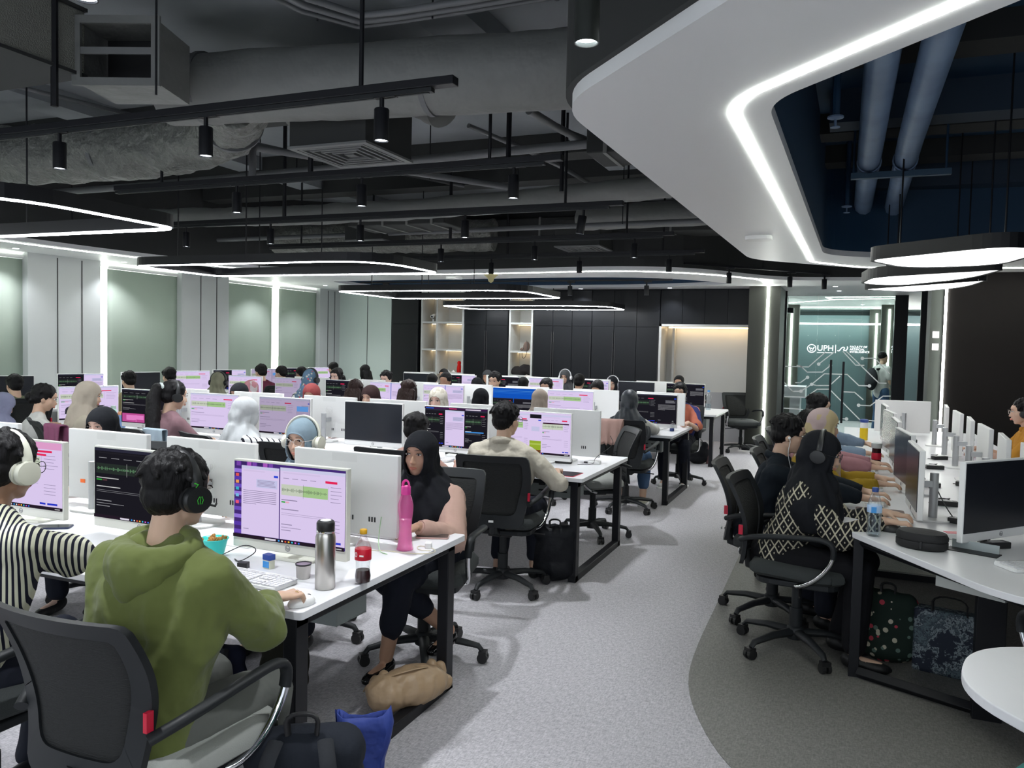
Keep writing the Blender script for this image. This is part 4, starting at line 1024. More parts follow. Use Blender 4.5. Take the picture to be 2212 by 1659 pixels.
HAIR = mat('black_hair', (0.006, 0.0055, 0.006, 1), .55, spec=.22, bump=(110, .6, .006, (1, 1, .15)))
HAIRB = mat('dark_brown_hair', (0.026, 0.012, 0.010, 1), .5, spec=.3, bump=(90, .8, .01, (1, 1, .12)))
def ik(a, c, l1, l2, hint):
    a, c = Vector(a), Vector(c); d = (c - a); L_ = min(d.length, (l1 + l2) * .999); u = d.normalized(); c = a + u * L_
    x = (l1 * l1 - l2 * l2 + L_ * L_) / (2 * L_); h = math.sqrt(max(0, l1 * l1 - x * x))
    hp = Vector(hint); hp = (hp - u * hp.dot(u)).normalized()
    return a + u * x + hp * h, c
FING = {}
def hand(mb, w, d, side, up=(0, 0, 1), curl=.5, s=1.0, fr=.0082):
    """palm, four fingers of unequal length and a thumb; w wrist, d pointing direction, side +1 right hand"""
    w = Vector(w); d = Vector(d).normalized(); up = Vector(up); x = d.cross(up).normalized(); up = x.cross(d).normalized()
    x = x  # to the person's right for a forward pointing hand
    pc = w + d * .048 * s + up * .004
    rot = Matrix((x, d, up)).transposed()
    mb.ball(pc, (.040 * s, .050 * s, .017 * s), 12, 8, rot)
    cap(mb, w - d * .015, w + d * .03, .023 * s, .022 * s)
    tips = []
    for i, (off, ln) in enumerate([(-.029, .066), (-.010, .075), (.010, .071), (.028, .056)]):
        off *= side * -1 if False else side
        b = w + d * .088 * s + x * off * s + up * .004
        k = curl * (1 + .15 * i)
        dd = (d + x * off * 2.2).normalized()
        p1 = b + dd * ln * .45 * s + up * .006
        p2 = p1 + (dd * math.cos(k * .9) - up * math.sin(k * .9)) * ln * .33 * s
        p3 = p2 + (dd * math.cos(k * 1.7) - up * math.sin(k * 1.7)) * ln * .26 * s
        chain(mb, [w + d * .05 * s + x * off * .8 * s, b, p1, p2, p3], [fr * 1.15, fr * 1.12, fr * 1.05, fr * .98, fr * .88], 8)
        tips.append(p3)
        if i == 2: FING[side] = (Vector(b), Vector(p1))
    t0 = w + d * .022 * s - x * side * .024 * s; t1 = t0 + (d * .6 - x * side * .75 - up * .1).normalized() * .040 * s; t2 = t1 + (d * .95 - x * side * .25 - up * .3).normalized() * .034 * s
    chain(mb, [t0, t1, t2], [fr * 1.5, fr * 1.2, fr * 1.0], 8)
    return tips
def seated(name_label, head, face, top, cfg):
    """head = world x, y of the head; face = heading (0 looks towards +Y); top = height of the head top"""
    g = cfg.get
    lean = g('lean', .17); detail = g('detail', 1)    # 0 far, 1 middle, 2 near
    vox = {0: .014, 1: .010, 2: .0068}[detail]; cvx = {0: .018, 1: .013, 2: .009}[detail]
    Rz = Matrix.Rotation(face, 3, 'Z'); org = Vector((head[0], head[1], 0)) - Rz @ Vector((0, lean, 0))
    t = thing('person', name_label, 'person', org, face, None)
    W2L = lambda p: Rz.transposed() @ (Vector(p) - org)
    T = top; fem = g('fem', False)
    hr = (Euler((g('pitch', -.18), 0, g('yaw', 0)), 'XYZ')).to_matrix()
    hc = Vector((0, lean, T - .118))
    def H(x, y, z): return hc + hr @ Vector((x, y, z))
    nb = Vector((0, lean - .055, T - .285)); ch = Vector((0, lean * .60, T - .42)); be = Vector((0, lean * .18, .66 + (T - 1.25) * .3)); hip = Vector((0, 0, .55))
    sw = (.155 if fem else .175) * g('wide', 1.0)
    sh = {s: Vector((s * sw, lean - .07, T - .345)) for s in (-1, 1)}
    # arms
    tgt = {1: g('rh', (.17, lean + .33, .80)), -1: g('lh', (-.17, lean + .33, .80))}
    if g('rhw'): tgt[1] = W2L(g('rhw'))
    if g('lhw'): tgt[-1] = W2L(g('lhw'))
    arm = {}
    for s in (-1, 1):
        hint = g('rhint', (s * .55, -.35, -1)) if s == 1 else g('lhint', (s * .55, -.35, -1))
        e, w = ik(sh[s], tgt[s], .275, .245, hint); arm[s] = (sh[s], e, w)
    hips = {s: Vector((s * .088, .01, .535)) for s in (-1, 1)}
    kn = {s: Vector((s * .125, .43, .525)) for s in (-1, 1)}; an = {s: Vector((s * .12, .36 + .05 * s, .095)) for s in (-1, 1)}
    if g('legs') == 'crossed': kn = {1: Vector((.07, .43, .53)), -1: Vector((-.07, .44, .52))}; an = {1: Vector((-.16, .12, .18)), -1: Vector((.05, .38, .085))}
    # ---- body
    mb = MB()
    mb.ball(H(0, -.016, .030), (.073, .090, .084), 20, 14, hr)
    mb.ball(H(0, .020, -.028), (.0625, .062, .080), 18, 12, hr)
    mb.ball(H(0, .050, -.088), (.022, .020, .018), 12, 8, hr)
    mb.ball(H(0, .030, .038), (.060, .056, .045), 14, 10, hr)
    for s in (-1, 1):
        mb.ball(H(s * .036, .048, -.022), (.024, .024, .028), 10, 8, hr)
        if not g('hijab'): mb.ball(H(s * .073, -.008, -.012), (.009, .018, .029), 10, 8, hr)
        cap(mb, H(s * .040, -.005, -.06), H(s * .018, .048, -.085), .020, .016)
    chain(mb, [H(0, .078, .012), H(0, .092, -.012), H(0, .097, -.027)], [.0065, .0075, .0100], 10)
    for s in (-1, 1): mb.ball(H(s * .010, .088, -.030), (.0075, .009, .007), 8, 6, hr)
    mb.ball(H(0, .081, -.056), (.020, .012, .011), 10, 8, hr)
    cap(mb, H(0, -.022, -.05), nb + Vector((0, -.005, .02)), .050, .052)
    cap(mb, nb + Vector((0, 0, .02)), ch, .055, .10)
    cap(mb, sh[1] * .8 + ch * .2, sh[-1] * .8 + ch * .2, .052)
    mb.ball(ch, (.12, .08, .12), 14, 10); cap(mb, ch, be, .085, .08); cap(mb, be, hip, .08, .09)
    hs = .92 if fem else 1.0
    tips = {}
    for s in (-1, 1):
        a, e, w = arm[s]
        chain(mb, [a, a.lerp(e, .5), e, e.lerp(w, .35), w], [.045, .043, .034, .036, .023])
        fd = W2L(g('rpt')) - w if (s == 1 and g('rpt')) else (Vector((-s * .18, 1, -.12)) if g('rpt') is None or s == -1 else Vector((0, 1, 0)))
        tips[s] = hand(mb, w, fd, s, curl=g('curl', .55), s=hs, fr=.0085 if detail == 2 else (.0105 if detail == 1 else .012))
        chain(mb, [hips[s], kn[s], kn[s].lerp(an[s], .35), an[s]], [.075, .050, .050, .036])
        cap(mb, an[s] + Vector((0, -.02, -.04)), an[s] + Vector((0, .13, -.055)), .030, .026)
    bm_ = blob(mb, vox, 2 if detail == 2 else 1, 'body')
    if detail >= 1:
        co = coords(bm_)
        for s in (-1, 1):
            c = np.array(H(s * .031, .088, .014)); d2 = ((co - c) ** 2).sum(1)
            co -= np.array(hr @ Vector((0, 1, 0)))[None] * (np.exp(-d2 / (2 * .013 ** 2)) * .009)[:, None]
        setco(bm_, co)
    sk = skin(g('skin', 'tan'))
    body = link('body', bm_, sk, t)
    # face parts
    if g('face', detail >= 1):
        for s in (-1, 1):
            e = MB().ball((0, 0, 0), (.0135, .009, .0058 if g('eyes') != 'down' else .0028), 12, 8).build('eye', M['eyew'], t, loc=H(s * .031, .0745, .013), smooth=True)
            e.rotation_euler = hr.to_euler()
            MB().ball((0, .0072, 0), (.0062, .0035, .0058 if g('eyes') != 'down' else .003), 10, 8).build('iris', M['eyeb'], e, smooth=True)
            MB().tube([(-.0145, .0055, .001), (-.007, .0090, .0056), (.004, .0090, .0060), (.0145, .0055, .0015)], .0018, 6).build('eyelid', M['brow'], e)
            b = MB().tube([H(s * .013, .0905, .0335), H(s * .028, .086, .0365), H(s * .046, .073, .0325)], [.0022, .0028, .0014], 6, flat=.6).build('eyebrow', M['brow'], t)
        lp = MB().tube([H(-.021, .082, -.056), H(-.008, .0925, -.0535), H(0, .0925, -.0548), H(.008, .0925, -.0535), H(.021, .082, -.056)], [.002, .0048, .0045, .0048, .002], 8)
        lp.tube([H(-.019, .082, -.0585), H(0, .0915, -.0625), H(.019, .082, -.0585)], [.002, .0055, .002], 8)
        lp.build('lips', mat('lips_' + g('skin', 'tan'), tuple(a * b for a, b in zip(SKIN[g('skin', 'tan')][:3], (1.0, .62, .62))) + (1,), .45), t, smooth=True)
    # ---- garments
    top_m = g('top_mat'); sl = g('sleeve', 1.0)
    mb = MB(); puff = g('puff', 1.0)
    cap(mb, nb + Vector((0, -.012, -.015)), ch + Vector((0, 0, .03)), .066, .12)
    cap(mb, sh[1] + Vector((0, 0, -.004)), nb + Vector((.05, -.005, -.005)), .060 * puff, .060); cap(mb, sh[-1] + Vector((0, 0, -.004)), nb + Vector((-.05, -.005, -.005)), .060 * puff, .060)
    cap(mb, sh[1] * .86 + ch * .14 + Vector((0, -.005, -.02)), sh[-1] * .86 + ch * .14 + Vector((0, -.005, -.02)), .078 * puff)
    for s in (-1, 1): cap(mb, sh[s] * .80 + ch * .2 + Vector((0, 0, -.04)), Vector((s * .085, be.y, be.z)), .085 * puff, .095 * puff)
    mb.ball(ch + Vector((0, .0, -.01)), (.168 * puff * g('wide', 1), .118 * puff, .155), 18, 12)
    mb.ball(ch + Vector((0, -.035, -.02)), (.158 * puff * g('wide', 1), .10 * puff, .16), 18, 12)
    for s in (-1, 1):
        cap(mb, Vector((s * .06, ch.y, ch.z - .05)), Vector((s * .055, be.y, be.z)), .098 * puff, .098 * puff); cap(mb, Vector((s * .055, be.y, be.z)), Vector((s * .065, hip.y, hip.z - g('hem', .0))), .098 * puff, .108 * puff)
        a, e, w = arm[s]
        if sl >= .95:
            chain(mb, [a, a.lerp(e, .5), e, e.lerp(w, .45), e.lerp(w, .80)], [.062 * puff, .060 * puff, .056 * puff, .054 * puff, .041 * (1 + (puff - 1) * .5)])
        elif sl > .5: chain(mb, [a, a.lerp(e, .5), e, e.lerp(w, .10)], [.068, .060, .054, .050])
        else: chain(mb, [a, a.lerp(e, .45), a.lerp(e, .85)], [.070, .068, .070])
    sm_ = blob(mb, cvx, 4, 'shirt')
    if detail >= 1: folds(sm_, g('fold', .008 if detail == 1 else .010), 9, seed=g('seed', 1), mask=lambda co: .55 + .45 * np.clip((ch.z - co[:, 2] + .15) * 4, 0, 1))
    shirt = link(g('top_name', 'shirt'), sm_, top_m, t)
    if g('collar'):
        c = MB(); pts = [nb + Vector((.062 * math.cos(a), -.012 + .066 * math.sin(a), .028 - .018 * math.sin(a))) for a in [2 * PI * i / 18 for i in range(18)]]
        c.tube(pts, .016, 8, close=True, flat=1.5).build('collar', top_m, shirt, smooth=True)
    if detail >= 1 and sl >= .95 or g('cuffs'):
        for s in (-1, 1):
            a, e, w = arm[s]; u = (w - e).normalized(); p = e.lerp(w, .80 if sl >= .95 else .16); r = .036 if sl >= .95 else .050
            MB().tube([p - u * .02, p + u * .035], [r + .004, r], 16, caps=False).build('cuff', g('cuff_mat', top_m), shirt, smooth=True).modifiers.new('t', 'SOLIDIFY').thickness = .006
    mb = MB()
    bot = g('bot_mat', TROU)
    mb.ball(hip + Vector((0, -.01, -.01)), (.175, .15, .11), 16, 10)
    for s in (-1, 1):
        chain(mb, [hips[s], kn[s], kn[s].lerp(an[s], .5), kn[s].lerp(an[s], g('leg_len', .92))], [.100, .074, .066, .058])
    if g('skirt'):
        chain(mb, [Vector((0, .2, .50)), Vector((0, .42, .50)), Vector((0, .42, .22))], [.12, .11, .12])
    tm = blob(mb, cvx, 4, 'trousers'); 
    if detail >= 1: folds(tm, .006, 10, seed=3)
    link(g('bot_name', 'trousers'), tm, bot, t)
    for s in (-1, 1):
        mb = MB(); a = an[s]; z0 = a.z - .095
        mb.ball((a.x, a.y - .01, z0 + .05), (.042, .055, .045), 12, 8); mb.ball((a.x, a.y + .11, z0 + .032), (.045, .085, .032), 12, 8); cap(mb, (a.x, a.y, z0 + .04), (a.x, a.y + .09, z0 + .035), .038, .034)
        sh_o = link('shoe', blob(mb, .012, 2, 'shoe'), g('shoe_mat', M['black']), t)
        if g('sole'): MB().rbox(a.x, a.y + .055, z0 + .010, .095, .27, .022, .045).build('sole', M['rubber'] if g('sole') == 'dark' else M['plastic'], sh_o, bevel=.005)
    # ---- head cover
    hj = g('hijab'); puff_ = 1 + (g('puff', 1.0) - 1) * .5
    if hj:
        mb = MB()
        mb.ball(H(0, -.016, .027), (.089, .108, .098), 20, 14, hr); mb.ball(H(0, -.055, -.03), (.080, .070, .085), 16, 10, hr)
        mb.ball(H(0, .016, -.034), (.081, .080, .098), 18, 12, hr)
        cap(mb, H(0, -.03, -.05), nb + Vector((0, -.01, -.005)), .080, .092)
        cap(mb, H(0, .005, -.085), nb + Vector((0, .03, -.02)), .072, .092)
        dzs = [-.215, -.25, -.285, -.32, -.36, -.41, -.46, -.51]; rxs = [.092, .118, .150, .188, .225, .241, .232, .20]; rys = [.100, .112, .124, .136, .146, .150, .148, .13]
        for dz in np.linspace(-.215, -.51, 22):
            rx, ry = np.interp(-dz, [-v for v in dzs], rxs), np.interp(-dz, [-v for v in dzs], rys)
            mb.ball((0, nb.y + .005 + max(0, -.28 - dz) * .12, T + dz), (float(rx) * sw / .155 * puff_, float(ry), .040), 24, 12)
        if g('drape', True):
            chain(mb, [nb + Vector((0, .04, -.03)), ch + Vector((0, .045, -.02)), ch + Vector((0, .07, -.17))], [.12, .125, .075])
        hm = blob(mb, cvx * .85, 8 if detail else 4, 'hijab')
        co = coords(hm); inv_ = np.array(hr.transposed()); lc = (co - np.array(hc)) @ inv_.T
        ang = np.arctan2(lc[:, 0], lc[:, 1]); low = np.clip((.05 - lc[:, 2]) / .14, .12, 1)
        rad = co - np.array([0, nb.y, 0]); rad[:, 2] = 0; rn = rad / np.maximum(1e-6, np.linalg.norm(rad, axis=1))[:, None]
        fold = (np.sin(ang * 7 + lc[:, 2] * 22 + g('seed', 1)) * .5 + np.sin(ang * 13 - lc[:, 2] * 30) * .35) * low * .0105
        co = co + rn * fold[:, None]; setco(hm, co)
        fz = g('face_z', -.022); ry = .075 if g('brow_low') else .080
        hri = hr.transposed()
        if detail: folds(hm, .0034, 10, g('seed', 1) + 11, mask=lambda c_: np.clip((hc.z + .03 - c_[:, 2]) / .1, .25, 1))
        co = coords(hm); lc = (co - np.array(hc)) @ inv_.T
        F = (np.abs(lc[:, 0] / .061) ** 2.3 + np.abs((lc[:, 2] - fz) / ry) ** 2.3) ** (1 / 2.3)
        sel = (lc[:, 1] > .02) & (F > .80) & (F < 1)
        k_ = 1 / F[sel]; lc[sel, 0] *= k_; lc[sel, 2] = fz + (lc[sel, 2] - fz) * k_
        setco(hm, lc @ inv_ + np.array(hc))
        def front(v):
            l = hri @ (v - hc)
            return l.y > .02 and abs(l.x / .061) ** 2.3 + abs((l.z - fz) / ry) ** 2.3 < .985
        delete_where(hm, front)
        ho = link('headscarf', hm, hj, t); s_ = ho.modifiers.new('t', 'SOLIDIFY'); s_.thickness = .005; s_.offset = -1
        if g('band'):
            pass
    hair = g('hair', None if hj else 'short')
    if hair:
        mb = MB(); rnd = random.Random(g('seed', 1))
        mb.ball(H(0, -.028, .045), (.083, .097, .082), 20, 14, hr)
        mb.ball(H(0, -.052, -.005), (.073, .064, .068), 16, 10, hr)
        for s in (-1, 1): mb.ball(H(s * .064, -.018, .018), (.015, .040, .045), 10, 8, hr)
        fr = 12 if detail else 6
        for i in range(fr):
            x = -.062 + .124 * i / (fr - 1); z0 = .082 - abs(x) * .55; dl = g('fringe', .030)
            cap(mb, H(x * .95, .028, z0 + .016), H(x * 1.05 + .01 * math.sin(i), .072 - abs(x) * .55, z0 - dl * (.5 + .5 * rnd.random())), .018, .008, 8)
        if detail:
            for i in range(60 if detail == 2 else 26):
                a = rnd.random() * 2 * PI; e = rnd.random() ** .7 * 1.35
                n_ = Vector((math.sin(a) * math.sin(e), -math.cos(a) * math.sin(e) , math.cos(e)))
                if n_.y > .45 and n_.z < .5: continue
                p = Vector((n_.x * .078, -.028 + n_.y * .09, .045 + n_.z * .078)); dv = (n_ * .45 + Vector((.3 * (rnd.random() - .5), .25 * (rnd.random() - .3) , -.55))).normalized()
                cap(mb, H(*p), H(*(p + dv * .035)), .014, .005, 6)
        if hair in ('long', 'pony', 'loose'):
            if hair == 'pony':
                q = [H(0, -.10, .05), H(0, -.15, .04), H(0, -.165, -.05), Vector((.02, lean - .20, T - .38)), Vector((.05, lean - .22, T - .52))]
                chain(mb, q, [.035, .042, .055, .058, .028])
                for i in range(6): chain(mb, [q[2] + Vector((.03 * math.sin(i), 0, 0)), q[3] + Vector((.045 * math.sin(i * 2), .01 * i - .03, 0)), q[4] + Vector((.06 * math.sin(i * 1.7), -.01, -.02 * (i % 3)))], [.03, .028, .008], 8)
            else:
                mb.ball(H(0, -.045, -.045), (.088, .068, .12), 16, 12, hr)
                for i in range(9):
                    x = -.075 + .15 * i / 8
                    chain(mb, [H(x, -.06, -.02), H(x * 1.1, -.07, -.14), Vector((x * 1.2, lean - .13, T - .40 - .05 * (i % 2)))], [.035, .034, .015], 8)
                for s in (-1, 1): chain(mb, [H(s * .070, .01, .03), H(s * .078, .015, -.07), H(s * .075, .01, -.15)], [.022, .026, .012], 8)
        if hair == 'bun':
            mb.ball(H(0, -.125, -.02), (.045, .038, .040), 12, 8, hr); mb.ball(H(0, -.10, -.05), (.05, .03, .03), 10, 8, hr)
        hm = blob(mb, cvx * .62 if detail else .012, 1, 'hair')
        if detail: folds(hm, .003, 45, seed=5)
        hri = hr.transposed(); fb = g('hairline', .050)
        def fz_(v):
            l = hri @ (v - hc)
            return False
        link('hair', hm, g('hair_mat', HAIR), t)
    if g('glasses'):
        gm = mat('wire_frame', (.05, .05, .05, 1), .3, metal=.7) if g('glasses') == 'dark' else mat('clear_frame', (.6, .55, .5, 1), .2)
        b = MB()
        for s in (-1, 1):
            b.tube([H(s * .033 + .023 * math.cos(a), .101 - .15 * (.023 * math.cos(a) * s) , .008 + .020 * math.sin(a)) for a in [2 * PI * i / 18 for i in range(18)]], .0014, 6, close=True)
            b.tube([H(s * .056, .096, .012), H(s * .075, .06, .012), H(s * .080, -.01, .008)], .0014, 6)
        b.tube([H(-.011, .103, .011), H(.011, .103, .011)], .0014, 6)
        b.build('glasses', gm, t)
    t['_h'] = 1; del t['_h']
    return t, dict(H=H, hr=hr, org=org, Rz=Rz, hc=hc, arm=arm, shirt=shirt, T=T, lean=lean, tips=tips, nb=nb, ch=ch)
TROU = cloth('dark_navy_trousers', (0.012, 0.014, 0.022, 1))
JEAN = cloth('blue_denim', (0.06, 0.11, 0.20, 1))
def headphones(info, label, m, wide=.088, cup=.034, accent=None):
    """over-ear headphones resting on a head: band, two ear cups with cushions"""
    H, hr, org, Rz = info['H'], info['hr'], info['org'], info['Rz']
    c = org + Rz @ info['hc']
    t = thing('headphones', label, 'headphones', c, 0); t.rotation_euler = (Rz @ hr).to_euler()
    k = wide
    arc = [(k * math.cos(a), -.012 - .02 * math.sin(a), .022 + (k + .005) * math.sin(a)) for a in [PI * i / 16 for i in range(17)]]
    MB().tube(arc, .0085, 10, flat=2.0).build('headband', m, t, smooth=True)
    for s in (-1, 1):
        y = MB().tube([(s * k, -.012, .03), (s * (k + .004), -.011, .0), (s * (k + .003), -.010, -.02)], [.006, .0065, .006], 8, flat=1.8)
        y.build('yoke', m, t, smooth=True)
        q = MB().lathe([(cup * .6, .012), (cup * .95, .010), (cup, .002), (cup, -.008), (cup * .9, -.014)], 24, sy=1.15).build('ear_cup', m, t, loc=(s * (k + .004), -.010, -.014), rot=(0, s * PI / 2, 0), smooth=True)
        MB().lathe([(cup * .85, -.014), (cup * 1.02, -.016), (cup * 1.02, -.026), (cup * .8, -.030)], 24, sy=1.15).build('ear_cushion', mat('black_leatherette', (.015, .015, .016, 1), .5) if m is not M['creamhp'] else mat('cream_leatherette', (.50, .50, .42, 1), .6), q, smooth=True)
        if accent and s == 1:
            a = MB()
            for i in range(3): a.tube([(-.010, .004 * (i - 1), .0128), (0, .010 * (i - 1), .0128), (.012, .006 * (i - 1), .0128)], .0012, 5)
            a.build('emblem', accent, q); MB().tube([(s * (k + .008), -.03, .034), (s * (k + .010), -.018, .030), (s * (k + .010), -.026, .022), (s * (k + .010), -.006, .018)], .0022, 6).build('green_cable', accent, t)
            MB().tube([(s * (k + .006), .03, -.03), (s * (k + .004), .055, -.035), (s * (k - .01), .07, -.03)], .0035, 6).build('microphone_boom', M['black'], t)
    return t
M['creamhp'] = mat('cream_headphone', (0.60, 0.60, 0.50, 1), .45)
M['blackhp'] = mat('black_headphone', (0.016, 0.017, 0.018, 1), .4)
M['whitehp'] = mat('white_headphone', (0.75, 0.75, 0.76, 1), .4)
def chair_of(info, label, dy=.10, light=False, turn=0.0):
    o = info['org'] + info['Rz'] @ Vector((0, dy, 0))
    rz = math.atan2(info['Rz'][1][0], info['Rz'][0][0])
    return place_chair(o.x, o.y, rz + turn, label, light)
# patterned fabrics
def pattern(name, kind, c1, c2, sc, axes=(0, 2), rot=0.0):
    m = bpy.data.materials.new(name); m.use_nodes = True; nt = m.node_tree; p = nt.nodes['Principled BSDF']; p.inputs['Roughness'].default_value = .85; p.inputs['Specular IOR Level'].default_value = .2
    tc = nt.nodes.new('ShaderNodeTexCoord'); N = nt.nodes.new; Lk = nt.links.new
    def math_(op, a, b=None):
        n = N('ShaderNodeMath'); n.operation = op
        for i, v in enumerate((a, b)):
            if v is None: continue
            if isinstance(v, (int, float)): n.inputs[i].default_value = v
            else: Lk(v, n.inputs[i])
        return n.outputs[0]
    sp = N('ShaderNodeSeparateXYZ'); Lk(tc.outputs['Object'], sp.inputs[0])
    ang = math_('ARCTAN2', sp.outputs[0], sp.outputs[1])
    u = sp.outputs[axes[0]]; v = sp.outputs[axes[1]]
    if kind == 'vstripe': f = math_('FRACT', math_('MULTIPLY', math_('ADD', u, math_('MULTIPLY', v, rot)), sc)); fac = math_('LESS_THAN', f, .55)
    elif kind == 'hstripe': f = math_('FRACT', math_('MULTIPLY', v, sc)); fac = math_('LESS_THAN', f, .25)
    elif kind == 'diamond':
        a = math_('ABSOLUTE', math_('SUBTRACT', math_('FRACT', math_('MULTIPLY', math_('ADD', u, math_('MULTIPLY', v, .62)), sc)), .5))
        b = math_('ABSOLUTE', math_('SUBTRACT', math_('FRACT', math_('MULTIPLY', math_('SUBTRACT', u, math_('MULTIPLY', v, .62)), sc)), .5))
        ln = math_('GREATER_THAN', math_('MAXIMUM', a, b), .415); dt = math_('LESS_THAN', math_('MAXIMUM', a, b), .085); fac = math_('MAXIMUM', ln, dt)
    elif kind in ('floral', 'blotch'):
        vo = N('ShaderNodeTexVoronoi'); vo.inputs['Scale'].default_value = sc; Lk(tc.outputs['Object'], vo.inputs['Vector'])
        nz = N('ShaderNodeTexNoise'); nz.inputs['Scale'].default_value = sc * .5; Lk(tc.outputs['Object'], nz.inputs['Vector'])
        fac = math_('LESS_THAN', vo.outputs['Distance'], .33) if kind == 'floral' else math_('GREATER_THAN', nz.outputs[0], .52)
    mx = N('ShaderNodeMix'); mx.data_type = 'RGBA'; mx.inputs[6].default_value = c1; mx.inputs[7].default_value = c2
    Lk(fac, mx.inputs[0]); out = mx.outputs[2]
    if kind == 'floral':
        cr = N('ShaderNodeValToRGB'); cr.color_ramp.interpolation = 'CONSTANT'
        for pos, c in zip((.0, .3, .5, .75), (c2, (.5, .06, .09, 1), (.55, .5, .40, 1), (.12, .18, .15, 1))):
            e = cr.color_ramp.elements[0] if pos == 0 else cr.color_ramp.elements.new(pos); e.color = c
        sep = N('ShaderNodeSeparateXYZ'); Lk(vo.outputs['Color'], sep.inputs[0]); Lk(sep.outputs[0], cr.inputs[0]); Lk(cr.outputs[0], mx.inputs[7])
    Lk(out, p.inputs['Base Color'])
    return m
# ---------------------------------------------------------------- the people at the desks
def C(n, r, g=None, b=None, **k):
    return cloth(n, rgb(r, g, b), **k)
OLIVE = cloth('olive_green_sweatshirt', (0.125, 0.150, 0.043, 1), bump=(7, .5, .04), sheen=.15)
GREYT = cloth('grey_cotton_trousers', (0.12, 0.125, 0.115, 1))
SAND = cloth('sand_shirt', (0.50, 0.46, 0.38, 1), bump=(8, .6, .05))
BLKH = cloth('black_headscarf', (0.010, 0.011, 0.014, 1))
def short_chair(label):
    w = label.split(',')[0].replace('person', 'the person').split()
    return 'office chair under ' + ' '.join(w[:13])
def P(label, head, face, top, chair=True, chair_label=None, light=False, turn=0.0, **cfg):
    t, info = seated(label, head, face, top, cfg)
    if chair:
        chair_of(info, chair_label or short_chair(label), light=light, turn=turn)
    return info
# nearest desk, near side
hi = P('person in an olive green hoodie typing at the nearest desk, back to the viewer', (-1.83, 1.85), .0, 1.325, light=True, turn=.0, chair_label='mesh office chair with pale grey seat, closest to the viewer',
       top_mat=OLIVE, top_name='hoodie', bot_mat=GREYT, hair='short', skin='light', detail=2, puff=1.12, wide=1.10, rhw=(-1.755, 2.165, .80), lhw=(-2.14, 2.26, .80), rhint=(.9, -.3, -1), pitch=-.12, yaw=-.15, fold=.012, shoe_mat=mat('pale_trainer', (.5, .5, .48, 1), .6), leg_len=.80, sole='dark', fringe=.05, curl=.75, rpt=(-1.70, 2.33, .78), hem=.02, cuffs=True, cuff_mat=OLIVE)
RB = FING[1]
# hood lying on the back
mb = MB(); nbw = hi['nb']
pts = [Vector((.115 * math.sin(a), nbw.y - .02 - .085 * math.cos(a) if math.cos(a) > 0 else nbw.y - .02 - .055 * math.cos(a), nbw.z + .012 - .03 * math.cos(a))) for a in [2 * PI * i / 20 for i in range(20)]]
for i in range(20):
    a = 2 * PI * i / 20; r = .030 + .022 * max(0, math.cos(a)); cap(mb, pts[i], pts[(i + 1) % 20], r, .030 + .022 * max(0, math.cos(2 * PI * (i + 1) / 20)))
mb.ball((0, nbw.y - .115, nbw.z - .035), (.105, .045, .075), 16, 10)
mb.ball((0, nbw.y - .125, nbw.z - .075), (.06, .035, .05), 16, 10)
hm = blob(mb, .009, 3, 'hood'); folds(hm, .006, 14, 2); link('hood', hm, OLIVE, hi['shirt'])
_d = (RB[1] - RB[0]).normalized(); _u = _d.orthogonal().normalized(); _w = _d.cross(_u)
MB().tube([RB[0].lerp(RB[1], .55) + .0105 * (math.cos(a) * _u + math.sin(a) * _w) for a in [2 * PI * i / 16 for i in range(16)]], .0014, 6, close=True).build('ring', mat('gold', (.8, .6, .25, 1), .2, metal=1), hi['shirt'].parent)
headphones(hi, 'black gaming headset with green cable accents on the hooded person', M['blackhp'], wide=.092, cup=.040, accent=emit('green_print', (0.08, 0.6, 0.06, 1), .6) if False else mat('green_print', (0.05, 0.5, 0.04, 1), .5))
STR = pattern('navy_cream_stripe_shirt', 'vstripe', (0.012, 0.013, 0.025, 1), (0.62, 0.62, 0.48, 1), 46, (0, 1), 1.0)
si = P('person in a navy and cream striped short-sleeved shirt, cut by the left edge', (-2.62, 1.88), -.12, 1.33, turn=.1, chair_label='mesh office chair of the striped-shirt person at the left edge',
       top_mat=STR, sleeve=.4, hair='short', skin='brown', detail=2, puff=1.08, rhw=(-2.97, 2.24, .80) if False else (-2.50, 2.30, .80), lhw=(-2.92, 2.30, .80), collar=True, glasses='dark', yaw=.2, fringe=.03, curl=.7, fold=.008)
headphones(si, 'cream over-ear headphones on the striped-shirt person', M['creamhp'], wide=.094, cup=.041)
# nearest desk, far side
bi = P('person in a black headscarf and blush blouse facing the viewer at the nearest desk', (-2.02, 3.68), PI - .05, 1.21, turn=.25, chair_label='mesh office chair behind the black headscarf and blush blouse',
       top_mat=cloth('blush_blouse', (0.50, 0.33, 0.27, 1)), hijab=BLKH, skin='tan', fem=True, detail=2, legs='crossed', top_name='blouse', puff=1.12, yaw=.10, pitch=-.05, leg_len=.62, shoe_mat=mat('patent_black', (.005, .005, .006, 1), .08), rhw=(-2.12, 3.36, .80), lhw=(-1.84, 3.34, .80), lhint=(-.7, -.2, -1), fold=.008, hem=.04, curl=.6)
GREYH = cloth('slate_blue_headscarf', (0.17, 0.23, 0.27, 1))
gi = P('person in a slate blue headscarf and cream headphones looking over a monitor', (-2.76, 3.68), PI + .05, 1.235, top_mat=cloth('slate_top', (.12, .15, .18, 1)), hijab=GREYH, skin='light', fem=True, detail=2, glasses='clear', yaw=.06, pitch=-.1)
headphones(gi, 'cream over-ear headphones worn over the slate blue headscarf', M['creamhp'], wide=.100, cup=.040)
